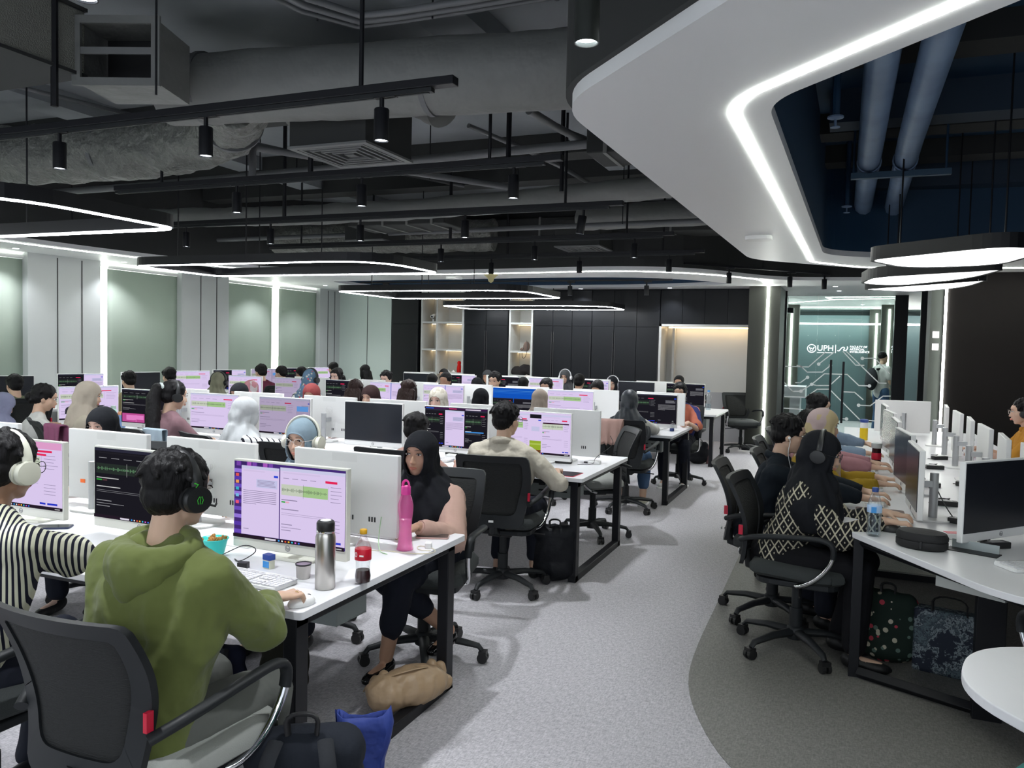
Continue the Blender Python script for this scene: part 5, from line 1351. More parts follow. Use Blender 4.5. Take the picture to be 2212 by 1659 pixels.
P('person in a black headscarf whose eyes show above the left monitor back', (-4.28, 3.68), PI + .25, 1.22, top_mat=cloth('taupe_top', (.33, .25, .19, 1)), hijab=BLKH, skin='fair', fem=True, detail=2, brow_low=True, pitch=-.1, eyes='down', rhw=(-4.05, 3.34, .80))
# second desk, near side
be = P('person in a sand shirt with rolled sleeves using a mouse, back to the viewer', (-2.12, 5.08), .02, 1.275, turn=.12, chair_label='black mesh office chair of the sand shirt, wheels in the aisle', top_mat=SAND, sleeve=.7, hair='short', skin='light', detail=2, collar=True, wide=1.05, puff=1.1,
       rhw=(-1.83, 5.30, .80), lhw=(-2.40, 5.42, .80), rhint=(1.0, -.3, -.8), glasses='dark', yaw=-.35, pitch=-.08, fold=.012, curl=.75, fringe=.02, rpt=(-1.88, 5.5, .775), leg_len=.8, cuffs=True, lean=.12)
P('person with black hair in a dusty pink shirt, mostly behind the black headscarf', (-2.80, 5.05), -.05, 1.165, top_mat=cloth('dusty_pink_shirt', (.42, .26, .22, 1)), hair='short', skin='light', detail=1, pitch=-.25)
WS = pattern('white_black_stripe_jumper', 'hstripe', (0.62, .62, .62, 1), (.012, .012, .02, 1), 22, (0, 1))
P('person in a sheer white headscarf and striped jumper reaching to the right', (-4.30, 5.02), -.35, 1.215, top_mat=WS, hijab=cloth('white_headscarf', (.55, .57, .58, 1)), fem=True, skin='light', detail=2, rhw=(-3.88, 5.42, .80), rhint=(.9, -.2, -.6), pitch=-.25, yaw=-.1, seed=4, top_name='jumper')
mi = P('person with a long black ponytail and mauve t-shirt', (-5.05, 5.05), -.25, 1.31, top_mat=cloth('mauve_tshirt', (.20, .115, .13, 1)), sleeve=.4, hair='pony', fem=True, skin='light', detail=1, yaw=-.2)
MB().ball((0, 0, 0), (.045, .03, .035), 12, 8).build('scrunchie', cloth('pale_grey_scrunchie', (.5, .56, .54, 1)), [o for o in COL.objects if o.parent and o.name.startswith('hair') and 'mauve' in (o.parent.get('label') or '')][0], loc=mi['H'](0, -.125, .055), smooth=True)
headphones(mi, 'black over-ear headphones on the ponytailed person', M['blackhp'], wide=.092, cup=.036)
P('person in a beige headscarf leaning right, left part of the second desk', (-6.02, 5.05), -.5, 1.27, top_mat=cloth('beige_top', (.42, .38, .30, 1)), hijab=cloth('beige_headscarf', (.42, .37, .30, 1)), fem=True, skin='light', detail=1, pitch=-.25, yaw=-.3, seed=7)
P('person with a low bun in a pale grey shirt beside the beige headscarf', (-6.62, 5.10), -.55, 1.215, top_mat=cloth('pale_grey_shirt', (.55, .55, .52, 1)), hair='bun', fem=True, skin='light', detail=1, pitch=-.3, yaw=-.2, sleeve=.7)
P('person in a lilac-grey top, only a shoulder showing at the left edge', (-7.45, 5.3), -.3, 1.10, top_mat=cloth('lilac_grey_top', (.22, .23, .33, 1)), hijab=cloth('lilac_grey_scarf', (.22, .23, .33, 1)), fem=True, detail=0, pitch=-.5)
# second desk, far side
far1 = [('person in a patterned cream headscarf looking over the second desk', -3.57, 1.25, dict(hijab=pattern('cream_print_scarf', 'blotch', (.52, .49, .42, 1), (.40, .37, .30, 1), 60), fem=True, skin='fair', detail=1, yaw=.1)),
        ('person in a dark brown headscarf looking down behind the second desk', -4.32, 1.24, dict(hijab=cloth('dark_brown_scarf', (.028, .014, .014, 1)), fem=True, skin='light', detail=1, eyes='down')),
        ('person in a maroon headscarf behind the second desk', -5.02, 1.23, dict(hijab=cloth('maroon_scarf', (.17, .035, .035, 1)), fem=True, skin='tan', detail=1, yaw=.3)),
        ('person in a black headscarf at the left of the second desk far side', -5.95, 1.20, dict(hijab=BLKH, fem=True, skin='tan', detail=1, glasses='dark'))]
for lab, x, T, c in far1: P(lab, (x, 6.83), PI, T, top_mat=cloth('dark_grey_top', (.04, .04, .05, 1)), **c)
# third desk, near side
near2 = [('person in a dark grey satin headscarf and vest, back to the viewer', -2.05, 1.235, dict(hijab=cloth('satin_charcoal_scarf', (.030, .036, .045, 1), rough=.45, spec=.5), top_mat=cloth('pale_grey_sleeve_top', (.48, .48, .45, 1)), fem=True, skin='light', detail=1, bot_mat=JEAN, leg_len=.7, shoe_mat=mat('cream_trainer', (.55, .52, .42, 1), .6), sole='light', rhw=(-1.86, 8.64, .80), rhint=(1, -.2, -.7))),
         ('person in a taupe headscarf seen from behind at the third desk', -3.04, 1.20, dict(hijab=cloth('taupe_scarf', (.36, .30, .25, 1)), fem=True, detail=1, seed=3)),
         ('person in a black headscarf seen from behind at the third desk', -3.74, 1.18, dict(hijab=BLKH, fem=True, detail=1)),
         ('person with straight dark brown hair seen from behind at the third desk', -4.66, 1.235, dict(hair='loose', hair_mat=HAIRB, fem=True, detail=1)),
         ('person with reddish brown long hair left of the brown headscarf', -5.38, 1.21, dict(hair='loose', hair_mat=HAIRB, fem=True, detail=1, seed=9)),
         ('person in a blue flowered headscarf and black headphones', -6.03, 1.32, dict(hijab=pattern('blue_flower_scarf', 'floral', (.10, .17, .25, 1), (.40, .45, .50, 1), 28), fem=True, detail=1, top_mat=WS)),
         ('person in a pink and white headscarf seen from behind', -6.94, 1.15, dict(hijab=pattern('pink_white_scarf', 'blotch', (.66, .60, .60, 1), (.55, .25, .28, 1), 16), fem=True, detail=1)),
         ('person in a khaki headscarf and black headphones by the windows', -7.47, 1.23, dict(hijab=cloth('khaki_scarf', (.20, .20, .14, 1)), fem=True, detail=1, yaw=.5))]
# charcoal vest over the pale top
for lab, x, T, c in near2:
    c.setdefault('top_mat', cloth('dark_grey_top', (.04, .04, .05, 1)))
    i_ = P(lab, (x, 8.2), random.uniform(-.12, .06), T, **c)
    if 'black headphones' in lab: headphones(i_, 'black over-ear headphones worn over the ' + ('blue flowered' if 'blue' in lab else 'khaki') + ' headscarf', M['blackhp'], wide=.100, cup=.036)
    if 'satin' in lab:
        mb = MB(); ch_, lean_ = i_['ch'], i_['lean']
        mb.ball(ch_ + Vector((0, -.015, -.0)), (.176, .128, .165), 18, 12); cap(mb, ch_ + Vector((0, -.02, -.05)), Vector((0, .0, .60)), .145, .165)
        for s in (-1, 1): cap(mb, i_['arm'][s][0] * .92 + i_['nb'] * .08, i_['nb'], .07, .07)
        link('vest', blob(mb, .014, 4, 'vest'), cloth('charcoal_vest', (.035, .042, .052, 1)), i_['shirt'].parent)
# third desk, far side
far2 = [('person in a blue and coral batik shirt behind the third desk', -1.87, 1.25, dict(top_mat=pattern('batik_shirt', 'blotch', (.035, .045, .16, 1), (.50, .16, .10, 1), 9), skin='light', detail=1, shoe_mat=mat('white_trainer', (.6, .6, .58, 1), .6), sole='light', sleeve=.4)),
        ('dark-haired person low behind the third desk, right of the curtain haircut', -2.92, 1.24, dict(detail=0, pitch=-.5)), ('person with a curtain haircut and glasses behind the third desk', -3.62, 1.24, dict(detail=1, glasses='dark', fringe=.045)),
        ('person with swept black hair looking over the third desk', -4.36, 1.30, dict(detail=1, skin='light')), ('person with short curly black hair behind the third desk', -5.10, 1.27, dict(detail=0, skin='brown')),
        ('person with parted black hair looking over the third desk, near the black column', -6.05, 1.26, dict(detail=1, skin='fair')), ('person with long black hair looking over the third desk by the windows', -6.89, 1.27, dict(detail=1, skin='fair', hair='loose', fem=True))]
for i, (lab, x, T, c) in enumerate(far2):
    c.setdefault('top_mat', [cloth('dark_grey_top', (.04, .04, .05, 1)), cloth('navy_top', (.02, .03, .06, 1)), cloth('brown_top', (.10, .07, .05, 1))][i % 3])
    P(lab, (x, 9.97), PI + random.uniform(-.1, .1), T, seed=20 + i, **c)
# farthest desk
near3 = [('dark-haired person seen from behind at the farthest desk, tallest head', -3.60, 1.27, {}), ('person with round dark hair seen from behind at the farthest desk', -4.48, 1.19, {}), ('person in a black headscarf seen from behind at the farthest desk', -5.25, 1.16, dict(hijab=BLKH, fem=True)),
         ('person with tousled black hair at the left of the farthest desk', -6.03, 1.19, {})]
for i, (lab, x, T, c) in enumerate(near3):
    P(lab, (x, 11.35), random.uniform(-.1, .1), T, detail=0, seed=40 + i, top_mat=cloth(['grey_tee', 'navy_top', 'dark_grey_top'][i % 3], [(.12, .12, .12, 1), (.02, .03, .06, 1), (.04, .04, .05, 1)][i % 3]), **c)
far3 = [('person in black holding up a phone at the right end of the farthest desk', -2.48, 1.24, dict(hair='short', top_mat=cloth('black_top', (.01, .01, .012, 1)), lhw=(-2.1, 12.78, .88))), ('person in a black headscarf and round glasses behind the farthest desk', -3.58, 1.19, dict(hijab=BLKH, fem=True, glasses='dark', skin='light')),
        ('person in a charcoal headscarf and white headphones behind the farthest desk', -4.42, 1.27, dict(hijab=cloth('charcoal_scarf', (.05, .052, .055, 1)), fem=True, glasses='dark', skin='light')), ('person in a pale headscarf low behind the farthest desk', -5.12, 1.15, dict(hijab=cloth('pale_scarf', (.5, .45, .42, 1)), fem=True)),
        ('person in a dark scarf behind the farthest desk, fifth from the right', -5.88, 1.22, dict(hijab=cloth('charcoal_scarf', (.05, .052, .055, 1)), fem=True)), ('person with pulled-back black hair at the left of the farthest desk far side', -6.75, 1.21, dict(hair='bun', fem=True))]
for i, (lab, x, T, c) in enumerate(far3):
    c.setdefault('top_mat', cloth('dark_grey_top', (.04, .04, .05, 1)))
    i_ = P(lab, (x, 13.12), PI + random.uniform(-.05, .1), T, detail=0, face=(i < 3), seed=60 + i, **c) if False else P(lab, (x, 13.12), PI, T, detail=1 if i in (1, 2) else 0, seed=60 + i, **c)
    if i in (1, 2): headphones(i_, 'white over-ear headphones on the ' + ('round-glasses person in black' if i == 1 else 'charcoal headscarf'), M['whitehp'], wide=.100, cup=.036)
    if i == 0:
        t = thing('smartphone', 'smartphone held upright by the person in black at the farthest desk', 'phone', (-2.02, 12.86, .90)); t.rotation_euler = (.25, 0, .1)
        MB().rbox(0, 0, 0, .075, .15, .009, .012).build('casing', M['silver'], t, rot=(PI / 2, 0, 0)); MB().rbox(0, 0, .005, .069, .143, .001, .01).build('screen', M['phone'], t, rot=(PI / 2, 0, 0))
# along the window desk, facing the windows
wall_p = [('person with black hair in an olive shirt at the left edge, facing the windows', -8.75, 6.35, 1.20, dict(top_mat=cloth('faded_olive_shirt', (.13, .15, .09, 1)), skin='light', detail=1)),
          ('person in a khaki shirt looking left at a switched-off monitor', -8.65, 7.85, 1.21, dict(top_mat=cloth('khaki_shirt', (.27, .23, .12, 1)), skin='light', detail=1)),
          ('person with a bowl haircut above the ponytail, facing the windows', -8.7, 8.58, 1.245, dict(skin='light', detail=1)),
          ('person in a maroon shirt beside the bright slit', -8.6, 10.37, 1.27, dict(top_mat=cloth('maroon_shirt', (.085, .012, .03, 1)), skin='light', detail=1)),
          ('person with black hair and grey tee right of the maroon shirt', -8.55, 10.80, 1.245, dict(top_mat=cloth('grey_tee', (.12, .12, .12, 1)), skin='light', detail=0)),
          ('person bent behind the blue flowered headscarf at the window desk', -8.6, 11.4, 1.22, dict(detail=0)),
          ('person with short black hair near the back corner, facing left', -8.75, 12.55, 1.28, dict(skin='light', detail=0)),
          ('person with long black hair in white near the back corner', -8.1, 12.6, 1.25, dict(hair='long', fem=True, top_mat=cloth('white_blouse', (.6, .6, .6, 1)), detail=0))]
for i, (lab, x, y, T, c) in enumerate(wall_p):
    c.setdefault('top_mat', cloth('dark_grey_top', (.04, .04, .05, 1)))
    P(lab, (x, y), math.radians(80 if i != 4 else 100), T, seed=80 + i, **c)
# right desk, left side, facing right
DIA = pattern('diamond_knit', 'diamond', (0.010, 0.010, 0.012, 1), (0.48, 0.44, 0.33, 1), 21, (1, 2))
E_ = -PI / 2
pi_ = P('person in a black headscarf and black and cream diamond cardigan', (-.10, 4.72), E_ - .10, 1.235, turn=.0, chair_label='black mesh office chair of the diamond cardigan, right side of the aisle', top_mat=DIA, hijab=BLKH, fem=True, skin='light', detail=2, glasses='dark', top_name='cardigan', puff=1.12, lean=.20, pitch=-.28, lhw=(.24, 4.85, .80), rhw=(.22, 4.60, .80), rhint=(.5, -.5, -1), hem=.02, curl=.6, bot_mat=cloth('black_trousers', (.008, .008, .01, 1)), yaw=.05, seed=2)
headphones(pi_, 'black over-ear headphones under the black headscarf of the diamond cardigan', M['blackhp'], wide=.094, cup=.036)
ni = P('person in a dark navy shirt with white wired earphones and glasses', (-.30, 5.28), E_, 1.27, top_mat=cloth('dark_navy_shirt', (.010, .014, .02, 1)), hair='short', skin='light', detail=2, glasses='dark', collar=True, lhw=(.20, 5.45, .80), rhw=(.18, 5.22, .80), pitch=-.2, yaw=.05, fringe=.04, curl=.45)
ep = MB(); hh = ni['H']
ep.tube(smooth_path([hh(.082, -.002, -.012), hh(.088, .012, -.03), hh(.085, .01, -.09), hh(.06, .03, -.15), ni['ch'] + Vector((.05, .1, .05)), ni['ch'] + Vector((.02, .12, -.1))], 2), .0022, 6)
ep.ball(hh(.082, .0, -.010), (.008, .009, .009), 10, 8); eo = ep.build('earphones', M['plastic'], None, smooth=True)
eo.matrix_world = Matrix.Translation(ni['org']) @ ni['Rz'].to_4x4(); tag(eo, 'white wired earphones of the person in the navy shirt', 'earphones')
P('person in a pink and yellow headscarf and mustard top', (-.12, 6.05), E_, 1.275, top_mat=cloth('mustard_top', (.33, .21, .02, 1)), hijab=pattern('pink_yellow_scarf', 'blotch', (.50, .39, .38, 1), (.52, .42, .24, 1), 14), fem=True, skin='light', detail=1, lhw=(.24, 6.22, .80), rhw=(.24, 5.92, .80), lean=.2, seed=6, curl=.45)
P('person in rose mostly hidden behind the pink and yellow headscarf', (-.22, 6.9), E_, 1.20, top_mat=cloth('rose_top', (.35, .18, .20, 1)), hair='loose', fem=True, skin='light', detail=1, lhw=(.24, 7.05, .80), rhw=(.24, 6.75, .80), curl=.45)
P('person with black hair in a denim shirt, farthest on the left of the right desk', (-.20, 7.80), E_, 1.29, top_mat=cloth('light_denim_shirt', (.20, .27, .36, 1)), hair='long', fem=True, skin='light', detail=1, lhw=(.26, 8.2, .82), rhw=(.20, 7.7, .80), curl=.4)
# right side facing left
oi = P('person with curly hair and a mustard polo shirt at the right frame edge', (1.50, 8.55), PI / 2, 1.285, top_mat=cloth('mustard_polo', (.42, .20, .025, 1)), sleeve=.4, collar=True, hair='short', skin='light', detail=2, glasses='clear', fringe=.04, lhw=(1.18, 8.35, .80), rhw=(1.18, 8.72, .80), pitch=-.1)
headphones(oi, 'black over-ear headphones on the person in the mustard polo', M['blackhp'], wide=.092, cup=.036)
P('person in a pink top half hidden behind monitors at the right frame edge', (1.85, 7.4), PI / 2, 1.1, top_mat=cloth('bright_pink_top', (.40, .10, .25, 1)), hair='loose', fem=True, detail=0)
# spare chairs
for x, y, a, lab, li in [(-2.02, 6.85, 2.1, 'empty black office chair across the second desk, pale seat under the desk', True), (-1.55, 13.75, PI + .4, 'empty black office chair beside the dark pillar', False), (1.02, 3.55, .5, 'empty chair with grey seat tucked under the right desk', False),
                         (-3.60, 4.9, .2, 'empty black office chair at the switched-off monitor on the second desk', False), (-7.4, 6.0, 1.4, 'black office chair back in the left part of the room, by the olive shirt', False), (-2.98, 8.35, 3.6, 'black office chair in front of the third desk with a mesh back', False)][:5]:
    place_chair(x, y, a, lab, li)
# standing visitor behind the glass
def standing(label, x, y, face, T):
    t = thing('person', label, 'person', (x, y, 0), face)
    mb = MB(); k = T / 1.72
    V = lambda a, b, c: Vector((a * k, b * k, c * k))
    mb.ball(V(0, .03, 1.62), (.075, .092, .10), 14, 10); mb.ball(V(0, .06, 1.55), (.055, .06, .07), 12, 8); cap(mb, V(0, 0, 1.50), V(0, -.01, 1.40), .05, .055)
    cap(mb, V(-.15, 0, 1.38), V(.15, 0, 1.38), .055); chain(mb, [V(0, 0, 1.33), V(0, 0, 1.1), V(0, 0, .92)], [.13, .12, .13])
    for s in (-1, 1):
        chain(mb, [V(s * .18, 0, 1.38), V(s * .22, .02, 1.12), V(s * .16, .2, .98)], [.045, .038, .024]); hand(mb, V(s * .16, .2, .98), Vector((0, 1, -.1)), s, fr=.012)
        chain(mb, [V(s * .09, 0, .88), V(s * .10, .02, .48), V(s * .10, -.02, .09)], [.085, .055, .036]); cap(mb, V(s * .10, -.03, .04), V(s * .10, .14, .03), .035, .03)
    link('body', blob(mb, .014, 2), skin('light'), t)
    mb = MB(); chain(mb, [V(0, 0, 1.33), V(0, 0, 1.1), V(0, 0, .90)], [.155, .15, .155]); cap(mb, V(-.15, 0, 1.38), V(.15, 0, 1.38), .068)
    for s in (-1, 1): chain(mb, [V(s * .18, 0, 1.38), V(s * .21, .01, 1.20)], [.068, .065])
    link('shirt', blob(mb, .018, 3), cloth('white_tshirt', (.6, .6, .58, 1)), t)
    mb = MB()
    for s in (-1, 1): chain(mb, [V(s * .08, 0, .90), V(s * .10, .02, .48), V(s * .10, -.02, .12)], [.115, .085, .075])
    link('trousers', blob(mb, .018, 3), JEAN, t)
    mb = MB(); mb.ball(V(0, 0, 1.66), (.085, .10, .085), 14, 10); link('hair', blob(mb, .012, 1), HAIR, t)
    for s in (-1, 1):
        mb = MB(); cap(mb, V(s * .10, -.03, .045), V(s * .10, .14, .035), .045, .04); link('shoe', blob(mb, .014, 1), M['black'], t)
    return t
standing('person in a white t-shirt and jeans with a dark backpack behind the glass wall', .70, 18.4, -.9, 1.70)
t = thing('backpack', 'dark backpack on the person behind the glass wall', 'backpack', (.70 - .16, 18.4 - .12, 1.15), -.9)
mb = MB(); mb.ball((0, -.04, 0), (.15, .10, .24), 14, 10); mb.ball((0, -.09, -.08), (.12, .07, .12), 12, 8); link('bag_body', blob(mb, .016, 2), cloth('charcoal_backpack', (.03, .032, .036, 1)), t)
for s in (-1, 1): MB().tube(smooth_path([(s * .07, .02, .2), (s * .09, .16, .22), (s * .11, .25, .05), (s * .09, .10, -.18)], 2), .014, 6, flat=2).build('strap', M['black'], t)
# ---------------------------------------------------------------- things on and under the desks
Zt = DESK_H
KEYM = mat('white_keys', (0.72, .72, .74, 1), .5)
def make_keyboard():
    t = thing('keyboard', 'x', 'keyboard', (0, 0, Zt), 0, 'white full-size keyboards')
    b = MB(); b.rbox(0, 0, .009, .44, .135, .014, .012); b.rbox(0, .055, .013, .43, .02, .018, .006); b.build('keyboard_body', M['plastic'], t, bevel=.002)
    k = MB()
    for r in range(6):
        y = -.052 + r * .0195 + (.004 if r == 5 else 0)
        for x0, n in ((-.205, 14), (.088, 3), (.150, 4)):
            if n == 3 and r in (2,): continue
            if r == 0 and n == 14:
                for q, (a, w) in enumerate([(-.205, .024), (-.178, .018), (-.158, .018), (-.136, .11), (-.022, .018), (-.002, .018), (.02, .05)]): k.box(a + w / 2, y, .019, w, .016, .006)
                continue
            for i in range(n):
                if n == 14 and i == 13 and r: k.box(x0 + i * .0193 + .014, y, .019, .026, .016, .006); continue
                k.box(x0 + i * .0193 + .009, y, .019, .0165, .016, .006)
    k.build('keys', KEYM, t)
    return t
KB = make_keyboard(); _k = [0]
def keyboard(x, y, rz, label):
    c = KB if not _k[0] else copy_tree(KB); _k[0] = 1
    c.location = (x, y, Zt); c.rotation_euler.z = rz; c['label'] = label
def make_mouse(m, name='mouse'):
    t = thing('computer_mouse', 'x', 'mouse', (0, 0, Zt), 0, 'computer mice')
    b = MB().ball((0, 0, .010), (.031, .054, .026), 16, 10)
    b.v = [(x, y, max(z, .001)) for x, y, z in b.v]
    b.build('shell', m, t, smooth=True); MB().cyl((-.003, .030, .026), (.003, .030, .026), .008, n=10).build('scroll_wheel', M['rubber'], t)
    return t
MW = make_mouse(M['plastic']); MK = make_mouse(M['rubber']); _m = {'w': 0, 'k': 0}
def mouse(x, y, rz, label, k='w', z=Zt):
    src = MW if k == 'w' else MK; c = src if not _m[k] else copy_tree(src); _m[k] = 1
    c.location = (x, y, z); c.rotation_euler.z = rz; c['label'] = label
keyboard(-2.10, 2.435, -.06, 'white keyboard in front of the green hoodie, beside the steel flask')
keyboard(-2.86, 2.43, .0, 'white keyboard between the striped shirt and the hoodie')
keyboard(-3.62, 2.42, .0, 'white keyboard at the left edge of the nearest desk')
keyboard(-2.12, 3.30, PI, 'white keyboard under the black headscarf person, far side of the nearest desk')
keyboard(-2.28, 5.64, 0, 'white keyboard in front of the sand shirt')
keyboard(-3.03, 5.62, 0, 'white keyboard in front of the three dark and pale windows')
keyboard(-3.78, 5.60, 0, 'white keyboard before the switched-off monitor on the second desk')
keyboard(-4.55, 5.62, .1, 'white keyboard beside the striped jumper sleeve')
keyboard(-5.35, 5.62, 0, 'white keyboard in front of the ponytailed person')
keyboard(-2.12, 8.80, 0, 'white keyboard on the third desk beside the dark grey headscarf')
keyboard(-2.95, 8.80, 0, 'white keyboard on the third desk in front of the taupe headscarf')
for i, y in enumerate((4.85, 5.28, 6.05, 6.9, 7.85)):
    keyboard(.20, y + .06, -PI / 2, 'white keyboard on the right desk, %s from the front in the left line' % ordinal(i))
keyboard(.86, 4.12, .50, 'white keyboard before the large switched-off monitor on the right desk')
mouse(-1.71, 2.285, -.3, 'white mouse under the hand of the green hoodie'); mouse(-3.28, 2.50, .3, 'teal and black mouse beside the striped shirt', 'k')
mouse(-1.865, 5.43, -.1, 'black mouse on the red-edged mouse pad', 'k', Zt + .004); mouse(-2.45, 3.35, 0, 'white mouse behind the front monitors')
mouse(.92, 4.26, .5, 'white mouse lying on the near keyboard of the right desk', z=Zt + .028); mouse(.26, 4.58, -1.5, 'dark mouse under the hand of the diamond cardigan', 'k'); mouse(-2.25, 5.78, .4, 'white mouse below the sand shirt monitor')
t = thing('mouse_pad', 'black mouse pad with a red stitched edge near the sand shirt', 'mouse pad', (-1.86, 5.52, Zt), -.05)
MB().rbox(0, 0, .0015, .25, .21, .003, .01).build('edge', M['red'], t); MB().rbox(0, 0, .0034, .235, .195, .001, .008).build('pad', M['black'], t)
tag(MB().rbox(0, 0, .002, .26, .22, .003, .02).build('mouse_pad', mat('taupe_pad', (.20, .15, .14, 1), .8), None, loc=(.22, 5.12, Zt), bevel=.001), 'taupe mouse pad between the two nearest keyboards on the right desk', 'mouse pad')
def lathe_thing(name, label, cat, loc, parts, group=None):
    t = thing(name, label, cat, loc, 0, group)
    for pn, prof, m, n in parts: MB().lathe(prof, n).build(pn, m, t, smooth=True)
    return t
CLR = clear_mat('thin_clear_plastic', (.95, .97, .98, 1))
PNK = mat('translucent_pink', (1.0, 0.20, 0.55, 1), 0.12, alpha=.42)
COLA = mat('dark_cola', (0.035, 0.010, 0.012, 1), .1, spec=.6)
# steel flask, cup, cola bottle, pink bottle
t = lathe_thing('vacuum_flask', 'tall brushed steel vacuum flask with black stopper at the desk corner', 'flask', (-1.755, 2.485, Zt), [
    ('flask_body', [(.034, 0), (.037, .003), (.037, .195), (.034, .203), (.033, .210)], M['steel'], 32), ('neck_ring', [(.0335, .210), (.0345, .211), (.0345, .218), (.031, .220)], M['chrome'], 32),
    ('stopper', [(.0325, .220), (.0335, .222), (.0335, .246), (.030, .252), (.028, .254)], M['rubber'], 28), ('stopper_button', [(.020, .2541), (.020, .2555), (.018, .256)], M['paper'], 20)])
t = lathe_thing('flask_cup', 'small steel flask cup standing open beside the flask', 'cup', (-1.905, 2.555, Zt), [('cup_wall', [(.024, 0), (.026, .002), (.029, .052), (.030, .056)], M['steel'], 28), ('rim_lining', [(.0305, .052), (.031, .058), (.028, .058), (.026, .030)], M['rubber'], 28)])
t = lathe_thing('cola_bottle', 'small clear cola bottle with yellow cap and red label, one third full', 'bottle', (-1.665, 2.60, Zt), [
    ('bottle_body', [(.020, 0), (.029, .006), (.031, .03), (.027, .055), (.028, .085), (.031, .09), (.031, .135), (.029, .145), (.020, .165), (.012, .180), (.0115, .192)], CLR, 28),
    ('drink', [(.018, .003), (.027, .008), (.0295, .03), (.0255, .053)], COLA, 28), ('bottle_cap', [(.0135, .190), (.014, .192), (.014, .206), (.012, .208)], mat('gold_cap', rgb(205, 155, 30), .4), 20), ('label_wrap', [(.0314, .093), (.0318, .094), (.0318, .134), (.0314, .135)], mat('cola_red', rgb(190, 20, 45), .4), 28)])
text('label_zero', '0', .026, M['paper'], t, (-.012, -.0300, .114), (PI / 2, 0, -.15), .0004)
MB().box(.012, -.030, .112, .016, .001, .006, rz=.2).build('label_stripe', M['paper'], t)
t = lathe_thing('pink_bottle', 'bright pink translucent water bottle with ring loop cap', 'bottle', (-1.775, 3.11, Zt), [
    ('bottle_body', [(.034, 0), (.038, .004), (.033, .03), (.028, .10), (.030, .14), (.034, .18), (.034, .205), (.026, .235), (.019, .252)], PNK, 28), ('water', [(.029, .006), (.028, .03), (.023, .10), (.024, .135)], mat('pale_pink_water', (1, .40, .70, 1), .1, alpha=.6), 24),
    ('cap', [(.021, .248), (.022, .250), (.021, .283), (.018, .286)], mat('hot_pink_cap', rgb(235, 70, 165), .35), 24)])
MB().tube([(.016 * math.cos(a), 0, .286 + .024 * math.sin(a)) for a in [PI * i / 12 for i in range(13)]], .0045, 8, flat=1.4).build('cap_loop', mat('hot_pink_cap'), t, smooth=True)
def phone(x, y, rz, label, m=None, z=Zt, sz=(.075, .155)):
    t = thing('smartphone', label, 'phone', (x, y, z), rz, None)
    MB().rbox(0, 0, .0045, sz[0], sz[1], .008, .011).build('casing', m or M['rubber'], t, bevel=.0015); MB().rbox(0, 0, .0088, sz[0] - .006, sz[1] - .006, .0008, .009).build('screen', M['phone'], t)
phone(-1.775, 3.37, -1.2, 'rose gold smartphone lying at the desk corner by the pink bottle', mat('rose_gold', (.55, .36, .32, 1), .3, metal=.6))
phone(-3.45, 2.70, -1.0, 'dark blue-edged smartphone near the power adapter at left', mat('dark_blue', (.02, .03, .08, 1), .4)); phone(-2.09, 2.325, -1.1, 'smartphone with pale blue case under the front keyboard edge', mat('pale_blue_case', (.30, .5, .55, 1), .4))
phone(.22, 7.28, .2, 'dark phone on the right desk beside the pink sleeves')
def cable(path, r, label, m=None, name='cable', it=3):
    c = Vector(path[0]); o = MB().tube([p - c for p in smooth_path(path, it)], r, 6).build(name, m or M['rubber'], None, loc=c, smooth=True); return tag(o, label, 'cable')
z = Zt + .003
cable([(-1.95, 3.22, .93), (-1.90, 3.10, .85), (-1.86, 3.02, z), (-1.80, 3.0, z)], .0022, 'pale green charging cable dropping from the monitor back to the desk', mat('pale_green_cable', (.5, .7, .45, 1), .5))
cable([(-1.98, 3.06, z), (-1.90, 3.02, z), (-1.84, 3.05, z), (-1.72, 3.05, z), (-1.62, 3.10, z), (-1.66, 3.18, z), (-1.76, 3.20, z), (-1.72, 3.12, z), (-1.66, 3.14, z)], .0018, 'cream cable coiled round the pink bottle', mat('cream_cable', (.72, .66, .5, 1), .5))
t = thing('charger_plug', 'white charger plug on the cream cable', 'charger', (-1.70, 3.19, Zt), .4); MB().rbox(0, 0, .012, .03, .045, .024, .005).build('plug_body', M['plastic'], t, bevel=.002); MB().box(0, .026, .012, .016, .012, .008).build('connector', M['silver'], t)
cable([(-2.38, 2.56, z), (-2.30, 2.60, .80), (-2.24, 2.62, .83), (-2.20, 2.66, .80), (-2.26, 2.60, z), (-2.34, 2.66, z), (-2.22, 2.58, z)], .002, 'thin dark looped cable standing up below the front monitor')
# small things by the front keyboard
t = thing('jelly_jar', 'small square jar with a blue lid and blue label', 'jar', (-2.11, 2.605, Zt), -.2); MB().rbox(0, 0, .018, .042, .03, .036, .006).build('jar_body', mat('pale_gel', (.75, .77, .6, 1), .3), t, bevel=.002); MB().rbox(0, 0, .046, .046, .034, .022, .007).build('lid', mat('royal_blue', (.02, .06, .30, 1), .35), t, bevel=.002); MB().rbox(0, -.0155, .018, .036, .002, .026, .001).build('label_patch', mat('label_blue', (.05, .3, .7, 1), .4), t)
t = thing('power_plug', 'small black plug lying behind the front keyboard', 'plug', (-2.20, 2.56, Zt), .3); MB().rbox(0, 0, .012, .04, .035, .024, .004).build('plug_body', M['rubber'], t, bevel=.002); MB().box(0, .02, .012, .02, .008, .012).build('plug_face', M['silver'], t)
t = lathe_thing('snack_bowl', 'turquoise plastic bowl of snacks behind the green hoodie', 'bowl', (-2.44, 2.66, Zt), [('bowl_wall', [(.035, 0), (.038, .002), (.055, .07), (.060, .072), (.058, .074), (.050, .066)], mat('turquoise', (.03, .55, .50, 1), .3), 28)])
mb = MB(); rnd = random.Random(3)
